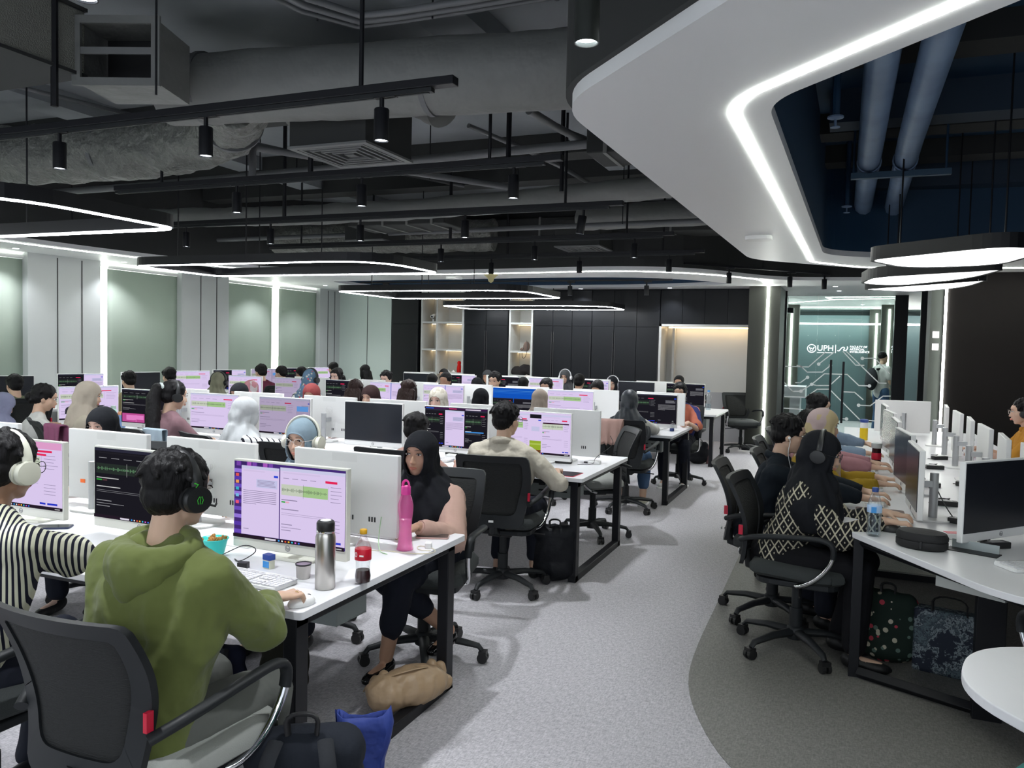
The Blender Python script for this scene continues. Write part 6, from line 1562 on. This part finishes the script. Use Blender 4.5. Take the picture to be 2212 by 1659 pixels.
for i in range(40): mb.ball((rnd.uniform(-.038, .038), rnd.uniform(-.038, .038), .062 + rnd.uniform(0, .014)), (.010, .006, .005), 6, 4, Euler((rnd.random() * 3, rnd.random() * 3, 0)).to_matrix())
tag(mb.build('snacks', mat('snack_brown', (.42, .20, .05, 1), .7), None, loc=(-2.44, 2.66, Zt), smooth=True), 'heap of brown snack pieces in the turquoise bowl', 'snacks', kind='stuff')
# power adapters with their coiled leads
def adapter(x, y, rz, label, s=1.0):
    t = thing('power_adapter', label, 'power adapter', (x, y, Zt), rz, 'black power adapters')
    MB().rbox(0, 0, .017 * s, .13 * s, .055 * s, .030 * s, .006).build('adapter_block', M['rubber'], t, bevel=.003); MB().box(0, 0, .0325 * s, .07 * s, .035 * s, .0008).build('rating_label', mat('label_grey', (.35, .35, .35, 1), .5), t)
    p = []
    for k in range(26): a = k * .75; p.append((.03 * math.cos(a) * s, .075 * s + .022 * math.sin(a) * s, .006 + .0012 * k))
    MB().tube([(-.065 * s, 0, .012), (-.09 * s, .03, .006)] + p, .003, 6).build('coiled_lead', M['rubber'], t, smooth=True)
for i, (x, y, rz, lab) in enumerate([(-3.32, 2.98, .6, 'black power adapter between the left monitors on the nearest desk'), (-4.0, 2.75, .2, 'black power adapter under the leftmost monitor'), (-2.02, 2.84, .1, 'black power adapter behind the jar'),
    (-2.02, 6.02, .2, 'black power adapter under the sand shirt monitor'), (-2.98, 6.0, 0, 'black power adapter under the centre monitor of the second desk'), (-3.74, 6.05, .1, 'black power adapter under the switched-off monitor'), (-4.7, 6.03, .2, 'black power adapter behind the striped sleeve'),
    (.62, 4.98, -.4, 'black adapter nearest the large switched-off monitor'), (.60, 5.55, 0, 'black adapter second from the front on the right desk'), (.58, 6.30, 0, 'black adapter third from the front on the right desk'), (.82, 6.45, -.3, 'black adapter before the second white back on the right desk'),
    (.70, 7.3, .1, 'black adapter fourth from the front on the right desk'), (.80, 8.0, .5, 'thick black adapter in the middle of the right desk'), (.62, 8.6, -.2, 'black adapter fifth from the front on the right desk'), (.66, 9.4, 0, 'black adapter farthest on the right desk'), (.70, 4.44, .6, 'black cable bundle adapter under the large switched-off monitor')]):
    adapter(x, y, rz, lab)
# second desk drinkware
lathe_thing('pink_flask', 'dusty pink flask between two monitors on the second desk', 'flask', (-5.22, 6.12, Zt), [('flask_body', [(.036, 0), (.038, .003), (.038, .17), (.030, .19)], mat('dusty_pink_metal', (.62, .33, .33, 1), .4), 28), ('lid', [(.020, .19), (.021, .192), (.021, .215), (.018, .218)], mat('dusty_pink_lid', (.55, .30, .30, 1), .5), 24)])
lathe_thing('travel_mug', 'light blue tumbler with orange lid on the second desk', 'tumbler', (-6.72, 6.02, Zt), [('mug_body', [(.030, 0), (.033, .003), (.042, .13)], mat('light_blue_metal', (.22, .34, .60, 1), .35), 28), ('lid', [(.044, .13), (.045, .14), (.036, .155), (.03, .16)], mat('orange_lid', (.65, .30, .16, 1), .5), 28)])
lathe_thing('black_flask', 'tall black flask right of the light blue tumbler', 'flask', (-6.55, 6.10, Zt), [('flask_body', [(.032, 0), (.034, .003), (.034, .19), (.030, .20)], M['rubber'], 28), ('cap_ring', [(.0335, .200), (.034, .202), (.034, .228), (.030, .232)], M['silver'], 24)])
lathe_thing('green_bottle', 'pale green translucent bottle left of the light blue tumbler', 'bottle', (-6.95, 6.12, Zt), [('bottle_body', [(.032, 0), (.036, .003), (.036, .15), (.025, .17)], mat('pale_green_plastic', (.35, .55, .48, 1), .3), 24), ('cap', [(.026, .17), (.026, .20), (.02, .203)], mat('sage_cap', (.40, .52, .45, 1), .5), 20)])
lathe_thing('small_bottle', 'small clear bottle with blue base beside the dark grey headscarf monitor', 'bottle', (-1.76, 9.0, Zt), [('bottle_body', [(.022, 0), (.024, .003), (.024, .08), (.018, .10), (.010, .12)], CLR, 20), ('base_band', [(.0245, .005), (.0245, .035), (.022, .036)], mat('navy_band', (.02, .04, .15, 1), .4), 20)])
def water_bottle(x, y, label, cap, lab, s=1.0, fill=.6):
    t = thing('water_bottle', label, 'bottle', (x, y, Zt))
    b = [(.026, 0), (.032, .006), (.033, .03), (.030, .05), (.033, .07), (.033, .10), (.0325, .145), (.030, .165), (.020, .195), (.013, .210), (.012, .216)]
    MB().lathe([(r * s, z_ * s) for r, z_ in b], 28).build('bottle_body', CLR, t, smooth=True)
    MB().lathe([(.024 * s, .004 * s), (.030 * s, .008 * s), (.0315 * s, .03 * s), (.0285 * s, .05 * s), (.031 * s, .07 * s), (.031 * s, fill * .2 * s)], 24).build('water', (MATS.get('water') or clear_mat('water', (.86, .92, .95, 1), .04)), t, smooth=True)
    MB().lathe([(.0145 * s, .213 * s), (.015 * s, .215 * s), (.015 * s, .232 * s), (.013 * s, .234 * s)], 20).build('bottle_cap', cap, t, smooth=True)
    if lab:
        q = MB().lathe([(.0335 * s, .115 * s), (.0338 * s, .116 * s), (.0338 * s, .150 * s), (.0332 * s, .151 * s)], 28).build('label_wrap', mat('clear_blue_label', (.45, .62, .85, 1), .4), t, smooth=True)
        MB().box(-.004, -.0335 * s, .13 * s, .024, .003, .03).build('label_mark', mat('label_blue', (.05, .3, .7, 1), .4), q)
water_bottle(.165, 4.44, 'clear plastic water bottle with dark blue cap at the near corner of the right desk', mat('dark_blue_cap', (.02, .06, .25, 1), .4), True, 1.05)
water_bottle(-1.92, 13.05 - .45, 'clear water bottle with light blue cap at the end of the farthest desk', mat('light_blue_cap', (.1, .35, .75, 1), .4), False, 1.3, .3)
lathe_thing('yellow_bottle', 'yellow and white bottle with blue lid on the right desk', 'bottle', (.21, 9.35, Zt), [('bottle_body', [(.038, 0), (.040, .003), (.040, .13)], mat('bright_yellow', (.80, .55, .01, 1), .4), 28), ('upper_band', [(.040, .13), (.040, .18), (.034, .19)], M['plastic'], 28), ('lid', [(.037, .188), (.040, .19), (.046, .215), (.03, .222)], mat('royal_blue'), 24)])
t = lathe_thing('cola_bottle', 'red and dark bottle with grey lid on the right desk', 'bottle', (.26, 7.12, Zt), [('bottle_body', [(.034, 0), (.036, .003), (.036, .06), (.033, .16)], COLA, 24), ('label_wrap', [(.0365, .07), (.037, .072), (.037, .12), (.0365, .122)], M['red'], 24), ('lid', [(.036, .16), (.040, .165), (.040, .20), (.03, .205)], mat('frost_lid', (.55, .6, .6, 1), .3), 24)])
# headphone case
t = thing('headphone_case', 'black oval hard-shell headphone case at the near end of the right desk', 'case', (.37, 4.28, Zt), -.35)
def oval(s, z_): return [(s * (.115 + 0) * math.cos(a), s * .085 * math.sin(a), z_) for a in [2 * PI * i / 32 for i in range(32)]]
for nm, prof in (('case_lower', [(.88, 0), (1, .010), (1.0, .036), (.985, .040)]), ('case_lid', [(.985, .042), (1.0, .046), (1.0, .062), (.92, .078), (.5, .084), (.02, .085)])):
    vs = []; fs = []
    for s_, z_ in prof: vs += oval(s_, z_)
    for i in range(len(prof) - 1): fs += [(i * 32 + k, i * 32 + (k + 1) % 32, (i + 1) * 32 + (k + 1) % 32, (i + 1) * 32 + k) for k in range(32)]
    fs += [tuple(reversed(range(32))), tuple(range((len(prof) - 1) * 32, len(prof) * 32))]
    MB().add(vs, fs).build(nm, mat('black_case_fabric', (.012, .012, .013, 1), .7, bump=(120, .3, .003)), t, smooth=True)
MB().box(.02, -.088, .028, .010, .006, .032).build('zip_pull', M['rubber'], t)
t = thing('tissue_pack', 'small red and white packet behind the headphone case', 'packet', (.52, 4.56, Zt), .3); MB().rbox(0, 0, .016, .14, .07, .03, .01).build('packet_body', M['paper'], t, bevel=.006); MB().box(.01, 0, .0315, .07, .05, .002).build('printed_patch', M['red'], t)
t = thing('desk_hatch', 'open aluminium cable hatch in the right desk top', 'hatch', (.59, 4.30, Zt), -.40); MB().bx(-.11, .11, -.055, .03, 0, .004).build('opening', M['black'], t); MB().box(0, .025, .022, .20, .004, .042).build('flap', mat('aluminium_flap', (.40, .45, .45, 1), .35, metal=.4), t)
tag(MB().rbox(0, 0, .002, .21, .297, .003, .002).build('paper_sheet', M['paper'], None, loc=(.25, 6.55, Zt), rot=(0, 0, .3)), 'white sheet of paper on the right desk between keyboards', 'paper')
tag(MB().rbox(0, 0, .006, .16, .21, .012, .004).build('notebook', mat('pink_cover', (.6, .3, .35, 1), .6), None, loc=(.22, 6.45, Zt + .004), rot=(0, 0, -.2)), 'pink notebook beside the paper on the right desk', 'notebook')
cable([(.50, 5.05, .92), (.55, 5.02, .82), (.60, 5.02, Zt + .004), (.62, 4.92, Zt + .004), (.72, 4.90, Zt + .004)], .003, 'black cable from the nearest edge-on monitor to its adapter')
cable([(.48, 5.9, .92), (.54, 5.85, .80), (.56, 5.9, Zt + .004), (.60, 5.7, Zt + .004)], .003, 'black cable from the second edge-on monitor on the right desk')
cable([(-1.72, 6.28, .96), (-1.66, 6.2, .90), (-1.80, 6.12, .80), (-1.78, 6.05, Zt + .003), (-1.9, 6.0, Zt + .003)], .0022, 'thin black cable hanging from the monitor at the end of the second desk')
t = thing('router', 'flat white box with cables at the end of the second desk', 'hub', (-1.80, 6.12, Zt), .2); MB().rbox(0, 0, .012, .10, .10, .022, .02).build('hub_body', M['plastic'], t, bevel=.004); MB().box(-.055, -.01, .010, .05, .02, .012).build('plug', M['rubber'], t)
# drapes on chair backs
def drape(x, y, rz, w, h, m, label, seed, z=.97):
    t = thing('draped_jacket', label, 'jacket', (x, y, 0), rz)
    vs = []; fs = []; nx, nz = 16, 22
    for j in range(nz + 1):
        s = (j / nz - .5) * 2 * h
        for i in range(nx + 1):
            u = -w / 2 + w * i / nx + .02 * math.sin(s * 9 + seed)
            zz = z - max(0, abs(s) - .03); yy = (-.035 if s < 0 else .035) * min(1, abs(s) / .04) + .012 * math.sin(u * 70 + seed + s * 4) * min(1, abs(s) * 5)
            vs.append((u + .03 * math.sin(seed + i) * abs(s), yy, zz - .03 * abs(math.sin(i * .9 + seed)) * (abs(s) / h) ** 2))
    for j in range(nz):
        for i in range(nx):
            a = j * (nx + 1) + i; fs.append((a, a + 1, a + nx + 2, a + nx + 1))
    o = MB().add(vs, fs).build('cloth', m, t, smooth=True); s_ = o.modifiers.new('t', 'SOLIDIFY'); s_.thickness = .008
    return t
drape(-2.12, 7.70, .15, .24, .26, cloth('dusty_rose_jacket', (.46, .30, .26, 1)), 'dusty rose jacket draped on the chair of the dark grey headscarf', 1)
drape(-4.85, 4.66, -.1, .22, .20, cloth('pale_denim_jacket', (.36, .44, .50, 1)), 'pale blue denim jacket draped on the ponytail person chair', 4)
drape(-5.85, 4.60, -.2, .24, .15, cloth('plum_shawl', (.22, .07, .13, 1)), 'plum shawl hanging over a chair left of the denim jacket', 6, .95)
# bags on the floor
def backpack(x, y, rz, label, m, s=1.0, tilt=0.0, straps=True, wave=.006):
    t = thing('backpack', label, 'backpack', (x, y, 0), rz); t.rotation_euler.x = tilt
    mb = MB(); mb.ball((0, 0, .20 * s), (.165 * s, .085 * s, .21 * s), 22, 14); mb.ball((0, 0, .10 * s), (.16 * s, .10 * s, .105 * s), 18, 12); cap(mb, (-.09 * s, 0, .34 * s), (.09 * s, 0, .34 * s), .065 * s); mb.ball((0, .07 * s, .14 * s), (.13 * s, .07 * s, .12 * s), 16, 10)
    me = blob(mb, .010, 4, 'bag_body'); folds(me, wave, 9, 3); b = link('bag_body', me, m, t)
    if straps:
        for q in (-1, 1):
            p = smooth_path([(q * .06 * s, -.06 * s, .40 * s), (q * .075 * s, -.125 * s, .37 * s), (q * .09 * s, -.135 * s, .25 * s), (q * .10 * s, -.12 * s, .12 * s), (q * .12 * s, -.085 * s, .05 * s)], 2)
            MB().tube(p, [.020 * s] * len(p), 8, flat=.42).build('strap', cloth('strap_webbing', (.024, .026, .030, 1), bump=(40, .5, .005)), t, smooth=True).rotation_euler = (0, 0, 0)
    MB().tube(smooth_path([(-.035 * s, -.03 * s, .40 * s), (-.04 * s, -.03 * s, .455 * s), (.04 * s, -.03 * s, .455 * s), (.035 * s, -.03 * s, .40 * s)], 2), .010 * s, 8, flat=.6).build('carry_handle', M['rubber'], t, smooth=True)
    zp = MB(); zp.tube([(.15 * s * math.cos(a), .045 * s, .16 * s + .23 * s * math.sin(a)) for a in [PI * i / 16 for i in range(17)]], .003, 6); zp.build('zip', mat('zip_metal', (.3, .3, .32, 1), .4, metal=.8), t)
    return t
backpack(-1.50, 2.03, .50, 'large dark backpack on the floor by the nearest desk leg', cloth('ink_backpack', (.016, .019, .026, 1), bump=(50, .4, .006)), 1.2, .05)
backpack(-1.87, 5.42, .3, 'black backpack leaning on the leg of the second desk', cloth('black_backpack', (.010, .011, .014, 1), bump=(50, .4, .006), rough=.5), 1.0, .1, False)
backpack(.27, 4.80, -.25, 'dark green backpack with leaf and flower print under the right desk', pattern('botanical_print', 'floral', (.016, .028, .022, 1), (.50, .47, .36, 1), 24), .95, .0, False)
backpack(-1.95, 12.0, .3, 'dark backpack on the floor at the farthest desk leg', cloth('black_backpack'), .85, .3, False)
backpack(-2.35, 3.02, 1.2, 'dark olive bag on the floor behind the nearest desk leg', cloth('olive_black_bag', (.022, .022, .016, 1)), .75, 0, False)
backpack(-2.50, 2.75, .4, 'navy bag with a pale strap under the nearest desk', cloth('navy_bag', (.012, .014, .03, 1)), .8, 0, True)
lathe_thing('pink_flask', 'pink metal bottle standing on the floor beside the farthest desk leg', 'flask', (-1.80, 12.05, 0), [('flask_body', [(.036, 0), (.04, .004), (.04, .20), (.03, .22)], mat('dusty_pink_metal'), 24), ('lid', [(.03, .22), (.03, .26), (.02, .265)], mat('dusty_pink_lid'), 20)])
t = thing('shopping_bag', 'blue fabric shopping bag beside the large dark backpack', 'bag', (-1.49, 2.32, 0), .55)
vs = []; n = 20
for j in range(9):
    zz = .40 * j / 8
    for i in range(n):
        a = 2 * PI * i / n; sx, sy = .115 - .02 * j / 8, .07 - .05 * j / 8
        c, s_ = math.cos(a), math.sin(a); vs.append((sx * (abs(c) ** .6) * (1 if c > 0 else -1) + .02 * math.sin(j * 1.1), sy * (abs(s_) ** .6) * (1 if s_ > 0 else -1) + .012 * math.sin(i * 1.7 + j), zz + .015 * math.sin(a * 2 + j) * (j / 8)))
fs = [(j * n + i, j * n + (i + 1) % n, (j + 1) * n + (i + 1) % n, (j + 1) * n + i) for j in range(8) for i in range(n)] + [tuple(range(n))[::-1]]
MB().add(vs, fs).build('bag_body', cloth('royal_blue_fabric', (.030, .050, .22, 1), bump=(10, .6, .02), rough=.5), t, smooth=True).modifiers.new('t', 'SOLIDIFY').thickness = .003
# slumped tan handbag
t = thing('handbag', 'slumped tan leather drawstring handbag lying on the desk foot rail', 'handbag', (-1.77, 3.17, .03), .98); t.scale = (.93, .9, .82)
TAN = mat('tan_leather', (.36, .25, .15, 1), .45, bump=(8, .5, .03))
mb = MB(); mb.ball((0, 0, .10), (.20, .11, .105), 24, 14); mb.ball((-.13, -.01, .095), (.10, .105, .095), 16, 12); cap(mb, (.10, .03, .08), (.22, .05, .05), .075, .04)
for i in range(9): mb.ball((-.14 + i * .045, .10 + .012 * (i % 2), .10 + .012 * math.sin(i * 2)), (.026, .035, .055), 8, 6)
me = blob(mb, .008, 2, 'bag_body'); folds(me, .008, 13, 5); link('bag_body', me, TAN, t)
MB().tube(smooth_path([(-.15, .09, .12), (-.17, .17, .05), (-.08, .20, .012), (.05, .19, .012), (.12, .12, .06)], 3), .009, 8, flat=.4).build('strap', TAN, t, smooth=True)
MB().tube(smooth_path([(-.12, -.02, .19), (-.02, -.06, .22), (.08, -.03, .20), (.10, 0, .17)], 3), .008, 8, flat=.5).build('strap', TAN, t, smooth=True)
for q in (-1, 1): MB().tube(smooth_path([(-.12 + .02 * q, .09, .12), (-.17, .10 + .03 * q, .10), (-.19, .08 + .05 * q, .06)], 2), .004, 6).build('drawstring', TAN, t, smooth=True)
t = thing('tote_bag', 'dark blue canvas tote with white line-drawing print under the right desk', 'tote bag', (.56, 4.72, 0), -.25)
PR = bpy.data.materials.new('white_line_print'); PR.use_nodes = True; nt = PR.node_tree; p = nt.nodes['Principled BSDF']; p.inputs['Roughness'].default_value = .7
tc = nt.nodes.new('ShaderNodeTexCoord'); nz = nt.nodes.new('ShaderNodeTexNoise'); nz.inputs['Scale'].default_value = 7; nz.inputs['Detail'].default_value = 7; nz.inputs['Roughness'].default_value = .75
nt.links.new(tc.outputs['Object'], nz.inputs['Vector']); cr = nt.nodes.new('ShaderNodeValToRGB'); el = cr.color_ramp.elements
el[0].position = .47; el[0].color = (.008, .014, .03, 1); el[1].position = .5; el[1].color = (.30, .36, .38, 1); e3 = el.new(.53); e3.color = (.010, .018, .035, 1); e4 = el.new(.60); e4.color = (.12, .17, .19, 1); e5 = el.new(.63); e5.color = (.008, .014, .03, 1)
nt.links.new(nz.outputs[0], cr.inputs[0]); nt.links.new(cr.outputs[0], p.inputs['Base Color'])
MB().bx(-.17, .17, -.05, .05, 0, .34).build('bag_body', PR, t, bevel=.02, seg=3); MB().tube(smooth_path([(-.08, -.04, .33), (-.08, -.05, .42), (.08, -.05, .42), (.08, -.04, .33)], 2), .009, 6, flat=.4).build('handle', M['rubber'], t)
# teal lounge cushion / sleeve at the corner
t = thing('armchair', 'teal upholstered armchair, only its rounded back corner showing at lower right', 'armchair', (.62, 1.72, 0), -.3)
TEAL = cloth('teal_upholstery', (.05, .22, .20, 1), bump=(120, .3, .003))
mb = MB()
for a in range(-9, 10): 
    th = a * .17 + PI / 2 + .9; cap(mb, (.29 * math.cos(th), .26 * math.sin(th), .45), (.27 * math.cos(th), .24 * math.sin(th), .80), .065, .06)
link('backrest', blob(mb, .014, 5), TEAL, t); MB().rbox(0, 0, .40, .48, .46, .14, .12).build('seat', TEAL, t, bevel=.03, seg=3)
for x, y in ((-.2, -.18), (.2, -.18), (-.2, .18), (.2, .18)): MB().cyl((x, y, 0), (x * .9, y * .9, .34), .014, n=8).build('leg', M['frame'], t)
# shelf contents
tag(MB().lathe([(.05, 0), (.06, .01), (.055, .10), (.04, .16), (.05, .20), (.03, .23)], 12, sx=.8).build('red_bag', cloth('bright_red', (.60, .015, .012, 1)), None, loc=(-7.22, 14.72, 1.098), smooth=True), 'small bright red bag at the right of the wide shelf', 'bag')
t = thing('security_camera', 'white security camera on the upper left shelf', 'camera', (-7.82, 14.70, 2.118)); MB().cyl((0, 0, .0), (0, 0, .05), .018, n=10).build('stand', M['plastic'], t); q = MB().cyl((0, -.06, .10), (0, .05, .13), .035, n=16).build('camera_body', M['plastic'], t, smooth=True); MB().cyl((0, -.063, .099), (0, -.06, .10), .024, n=14).build('lens', M['black'], q)
mb = MB()
for p_ in [(-5.95, 14.75, 1.15), (-5.80, 14.74, 1.20), (-5.68, 14.76, 1.18)]: mb.ball((p_[0] + 5.82, p_[1] - 14.75, p_[2] - 1.098), (.13, .10, .10), 12, 8)
me = blob(mb, .014, 2); folds(me, .02, 8, 1); tag(link('jacket', me, cloth('black_jacket', (.02, .018, .018, 1)), None, (-5.82, 14.75, 1.098)), 'crumpled black jacket on the narrow shelf', 'jacket')
t = thing('sling_bag', 'brown sling bag with hanging strap on the narrow shelf', 'bag', (-5.76, 14.70, 1.568)); mb = MB(); mb.ball((0, 0, .09), (.07, .05, .10), 12, 8); mb.ball((-.07, 0, .03), (.07, .05, .035), 10, 8); link('bag_body', blob(mb, .012, 2), cloth('taupe_bag', (.16, .11, .09, 1)), t); MB().tube(smooth_path([(.02, -.05, .2), (.06, -.09, .1), (.03, -.1, -.12), (-.04, -.1, -.15), (-.06, -.09, -.02), (-.04, -.05, .06)], 2), .006, 6).build('strap', M['rubber'], t)
for i, (x, z_) in enumerate([(-7.46, 1.098), (-7.34, 1.098)]): tag(MB().lathe([(.06, 0), (.03, .02), (.01, .045)], 4).build('paper_model', M['paper'], None, loc=(x, 14.7, z_)), ['left', 'right'][i] + ' small white folded paper on the wide shelf', 'paper')

# ---------------------------------------------------------------- glass front and the room behind it
GLS = mat('tinted_glass', (0.80, 0.95, 0.92, 1), 0.0, trans=1.0, ior=1.02, spec=.9)
struct(MB().bx(-1.30, -.52, 16.49, 16.51, 0.02, 2.75).build('window_2', GLS))
d1 = struct(MB().bx(-.515, -.145, 16.49, 16.51, 0.02, 2.3).build('door_1', GLS)); d2 = struct(MB().bx(-.140, .25, 16.49, 16.51, 0.02, 2.3).build('door_2', GLS))
struct(MB().bx(.255, .98, 16.49, 16.51, 0.02, 2.75).build('window_3', GLS)); struct(MB().bx(-.515, .25, 16.49, 16.51, 2.31, 2.75).build('window_4', GLS))
MB().box(-.25, 16.42, .96, .04, .03, 1.16).build('door_handle', M['frame'], d1); MB().box(-.03, 16.42, .93, .04, .03, 1.16).build('door_handle', M['frame'], d2)
LINES = {'A': [(-1.28, 1.39), (-0.65, 1.39), (-0.36, 1.68)], 'B': [(-0.47, 1.45), (-0.21, 1.68)], 'C': [(-0.86, 1.41), (-0.8, 1.41), (-0.67, 1.29), (-0.4, 1.3), (-0.26, 1.43)], 'D': [(-0.58, 1.06), (-0.36, 1.27), (0.04, 1.27), (0.25, 1.07), (0.43, 1.07)], 'E': [(-0.58, 1.06), (-0.49, 1.04), (-0.26, 1.05), (-0.09, 1.23)], 'F': [(-1.27, 0.9), (-1.21, 0.9), (-1.11, 0.8), (-0.67, 0.81), (-0.48, 0.97), (-0.26, 0.98), (0.29, 0.43), (0.56, 0.42)], 'G': [(-1.27, 1.11), (-1.12, 1.12), (-0.92, 0.91), (-0.77, 0.92), (-0.58, 1.06)], 'H': [(-0.05, 1.7), (0.18, 1.45), (0.32, 1.45)], 'I': [(0.01, 1.7), (0.59, 1.13), (0.71, 1.13)], 'J': [(0.29, 1.58), (0.5, 1.59), (0.76, 1.31)], 'K': [(0.26, 0.7), (0.46, 0.7), (0.67, 0.89), (0.9, 0.9)], 'L': [(-1.13, 0.58), (-0.73, 0.57)], 'M': [(-0.66, 1.19), (-0.79, 1.08), (-0.87, 1.08)], 'N': [(-0.04, 0.94), (0.18, 0.94), (0.33, 0.81)], 'O': [(-0.04, 0.43), (0.06, 0.43)], 'P': [(-1.29, 1.56), (-1.21, 1.5)]}
DOTS = [(-0.47, 1.45), (-0.26, 1.43), (-0.58, 1.06), (0.43, 1.07), (-0.77, 0.92), (0.29, 1.58), (0.26, 0.7), (-1.13, 0.58), (-0.66, 1.19), (0.06, 0.43), (-1.21, 1.5)]
VIN = mat('white_vinyl', (.90, .95, .91, 1), .6)
b = MB()
for v in LINES.values():
    for (a, z0), (c, z1) in zip(v, v[1:]):
        d = Vector((c - a, z1 - z0)); L_ = d.length; b.box((a + c) / 2, 0, (z0 + z1) / 2, L_ + .016, .003, .020, mtx=Matrix.Rotation(-math.atan2(d.y, d.x), 3, 'Y'))
for x, z_ in DOTS: b.cyl((x, -.002, z_), (x, .002, z_), .032, n=18)
tag(b.build('circuit_decal', VIN, None, loc=(0, 16.484, 0)), 'white circuit-line decal with round nodes on the glass doors', 'decal')
SG = emit('backlit_sign', (1, .95, .97, 1), 1.6)
t = thing('backlit_sign', 'glowing white sign with round emblem and faculty lettering behind the glass', 'sign', (0, 16.56, 1.745))
e = MB(); e.lathe([(.070, 0), (.082, 0), (.082, .006), (.070, .006)], 28, c=(0, 0, 0), ring=True); e.build('emblem_ring', SG, t, loc=(-.61, 0, 0), rot=(PI / 2, 0, 0))
b = MB(); b.tube([(-.650, 0, .03), (-.63, 0, -.02), (-.61, 0, .01), (-.59, 0, -.02), (-.565, 0, .03)], .010, 6); b.box(-.61, 0, -.045, .06, .006, .012); b.build('emblem_figure', SG, t)
text('lettering', 'UPH', .155, SG, t, (-.365, 0, .008), (PI / 2, 0, 0), .003); MB().box(-.36, 0, -.075, .30, .006, .010).build('lettering_underline', SG, t); MB().box(-.183, 0, 0, .010, .006, .16).build('divider', SG, t)
MB().tube(smooth_path([(-.15, 0, -.03), (-.12, 0, -.04), (-.09, 0, .01), (-.05, 0, .045), (-.02, 0, .02), (-.05, 0, -.02), (.0, 0, -.03), (.03, 0, .02), (.02, 0, .05)], 2), .009, 6).build('emblem_curl', SG, t)
for i, w in enumerate(['FACULTY OF', 'ARTIFICIAL', 'INTELLIGENCE']): text('lettering', w, .052, SG, t, (.065, 0, .045 - i * .047), (PI / 2, 0, 0), .003, 'LEFT')
t = thing('backlit_sign', 'reflection of the sign modelled as glowing lettering right of the glass doors', 'sign', (.80, 17.0, 1.76), -.2)  # the sign's reflection, modelled as separate glowing letters
for i, w in enumerate(['FACU', 'ARTIF', 'INTEL']): text('lettering', w, .05, SG, t, (0, 0, .045 - i * .047), (PI / 2, 0, 0), .003, 'LEFT')
t = thing('wall_display', 'two small glowing number panels on the recessed wall beside the brown wall', 'display', (1.09, 12.04, 1.84)); t.rotation_euler = (0, 0, 0)
for i, z_ in enumerate((.10, -.06)):
    o = MB().box(0, 0, z_, .075, .01, .085).build('display_panel', SG, t)
# lit columns, beams and furniture inside
COLM = mat('olive_black_pillar')
for i, (x, y, lab) in enumerate([(-1.17, 19.5, 'left'), (.85, 19.5, 'right'), (.66, 21.5, 'middle')]):
    struct(MB().bx(x - .16, x + .16, y + .02, y + .3, 0, 2.75).build('pillar', COLM))
    tag(MB().bx(x - .022, x + .022, y, y + .018, .65, 2.65).build('light_strip', M['line']), 'vertical white LED strip on the %s column inside the glass room' % lab, 'light strip')
for i, (p0, p1) in enumerate([((-1.25, 18.9), (-.2, 17.6)), ((-.2, 17.6), (.85, 17.3)), ((-.39, 16.9), (.8, 16.75)), ((-.39, 16.9), (-.30, 17.7)), ((-1.1, 20.6), (.9, 20.4))]):
    led_line([p0, p1], '%s zigzag LED line on the ceiling inside the glass room' % ordinal(i), z=2.748, w=.04)
tag(MB().bx(-3.2, 3.4, 21.0, 21.03, 2.35, 2.39).build('light_strip', M['line']), 'horizontal LED strip high on the far wall inside the glass room', 'light strip')
ll = bpy.data.lights.new('lamp', 'POINT'); ll.energy = 60; ll.shadow_soft_size = .3; lo = bpy.data.objects.new('lamp', ll); COL.objects.link(lo)
t = thing('ceiling_globe_lamp', 'round ceiling lamp inside the glass room', 'lamp', (-2.6, 18.2, 2.70)); MB().lathe([(.15, .05), (.16, .03), (.12, .0), (.02, -.01)], 20).build('shade', M['leaf'], t, smooth=True); lo.parent = t; lo.location = (0, 0, -.1)
struct(MB().bx(-3.6, 3.6, 21.6, 21.7, 0, 2.6).build('wall_far_panel', mat('teal_panel', (.10, .15, .16, 1), .4)))
t = thing('reception_table', 'white table inside the glass room at left', 'table', (-1.35, 18.2, 0)); MB().bx(-.6, .6, -.4, .4, .72, .95).build('table_body', M['white'], t); MB().bx(-.55, -.4, -.35, .35, 0, .72).build('leg', M['white'], t); MB().bx(.3, .5, -.35, .35, 0, .72).build('leg', M['white'], t)
t = thing('ceiling_projector', 'small dark projector high behind the glass at left', 'projector', (-1.12, 17.2, 2.45)); MB().rbox(0, 0, .05, .25, .25, .10, .02).build('projector_body', M['frame'], t); MB().cyl((0, 0, .1), (0, 0, .3), .015, n=8).build('mount', M['plastic'], t)
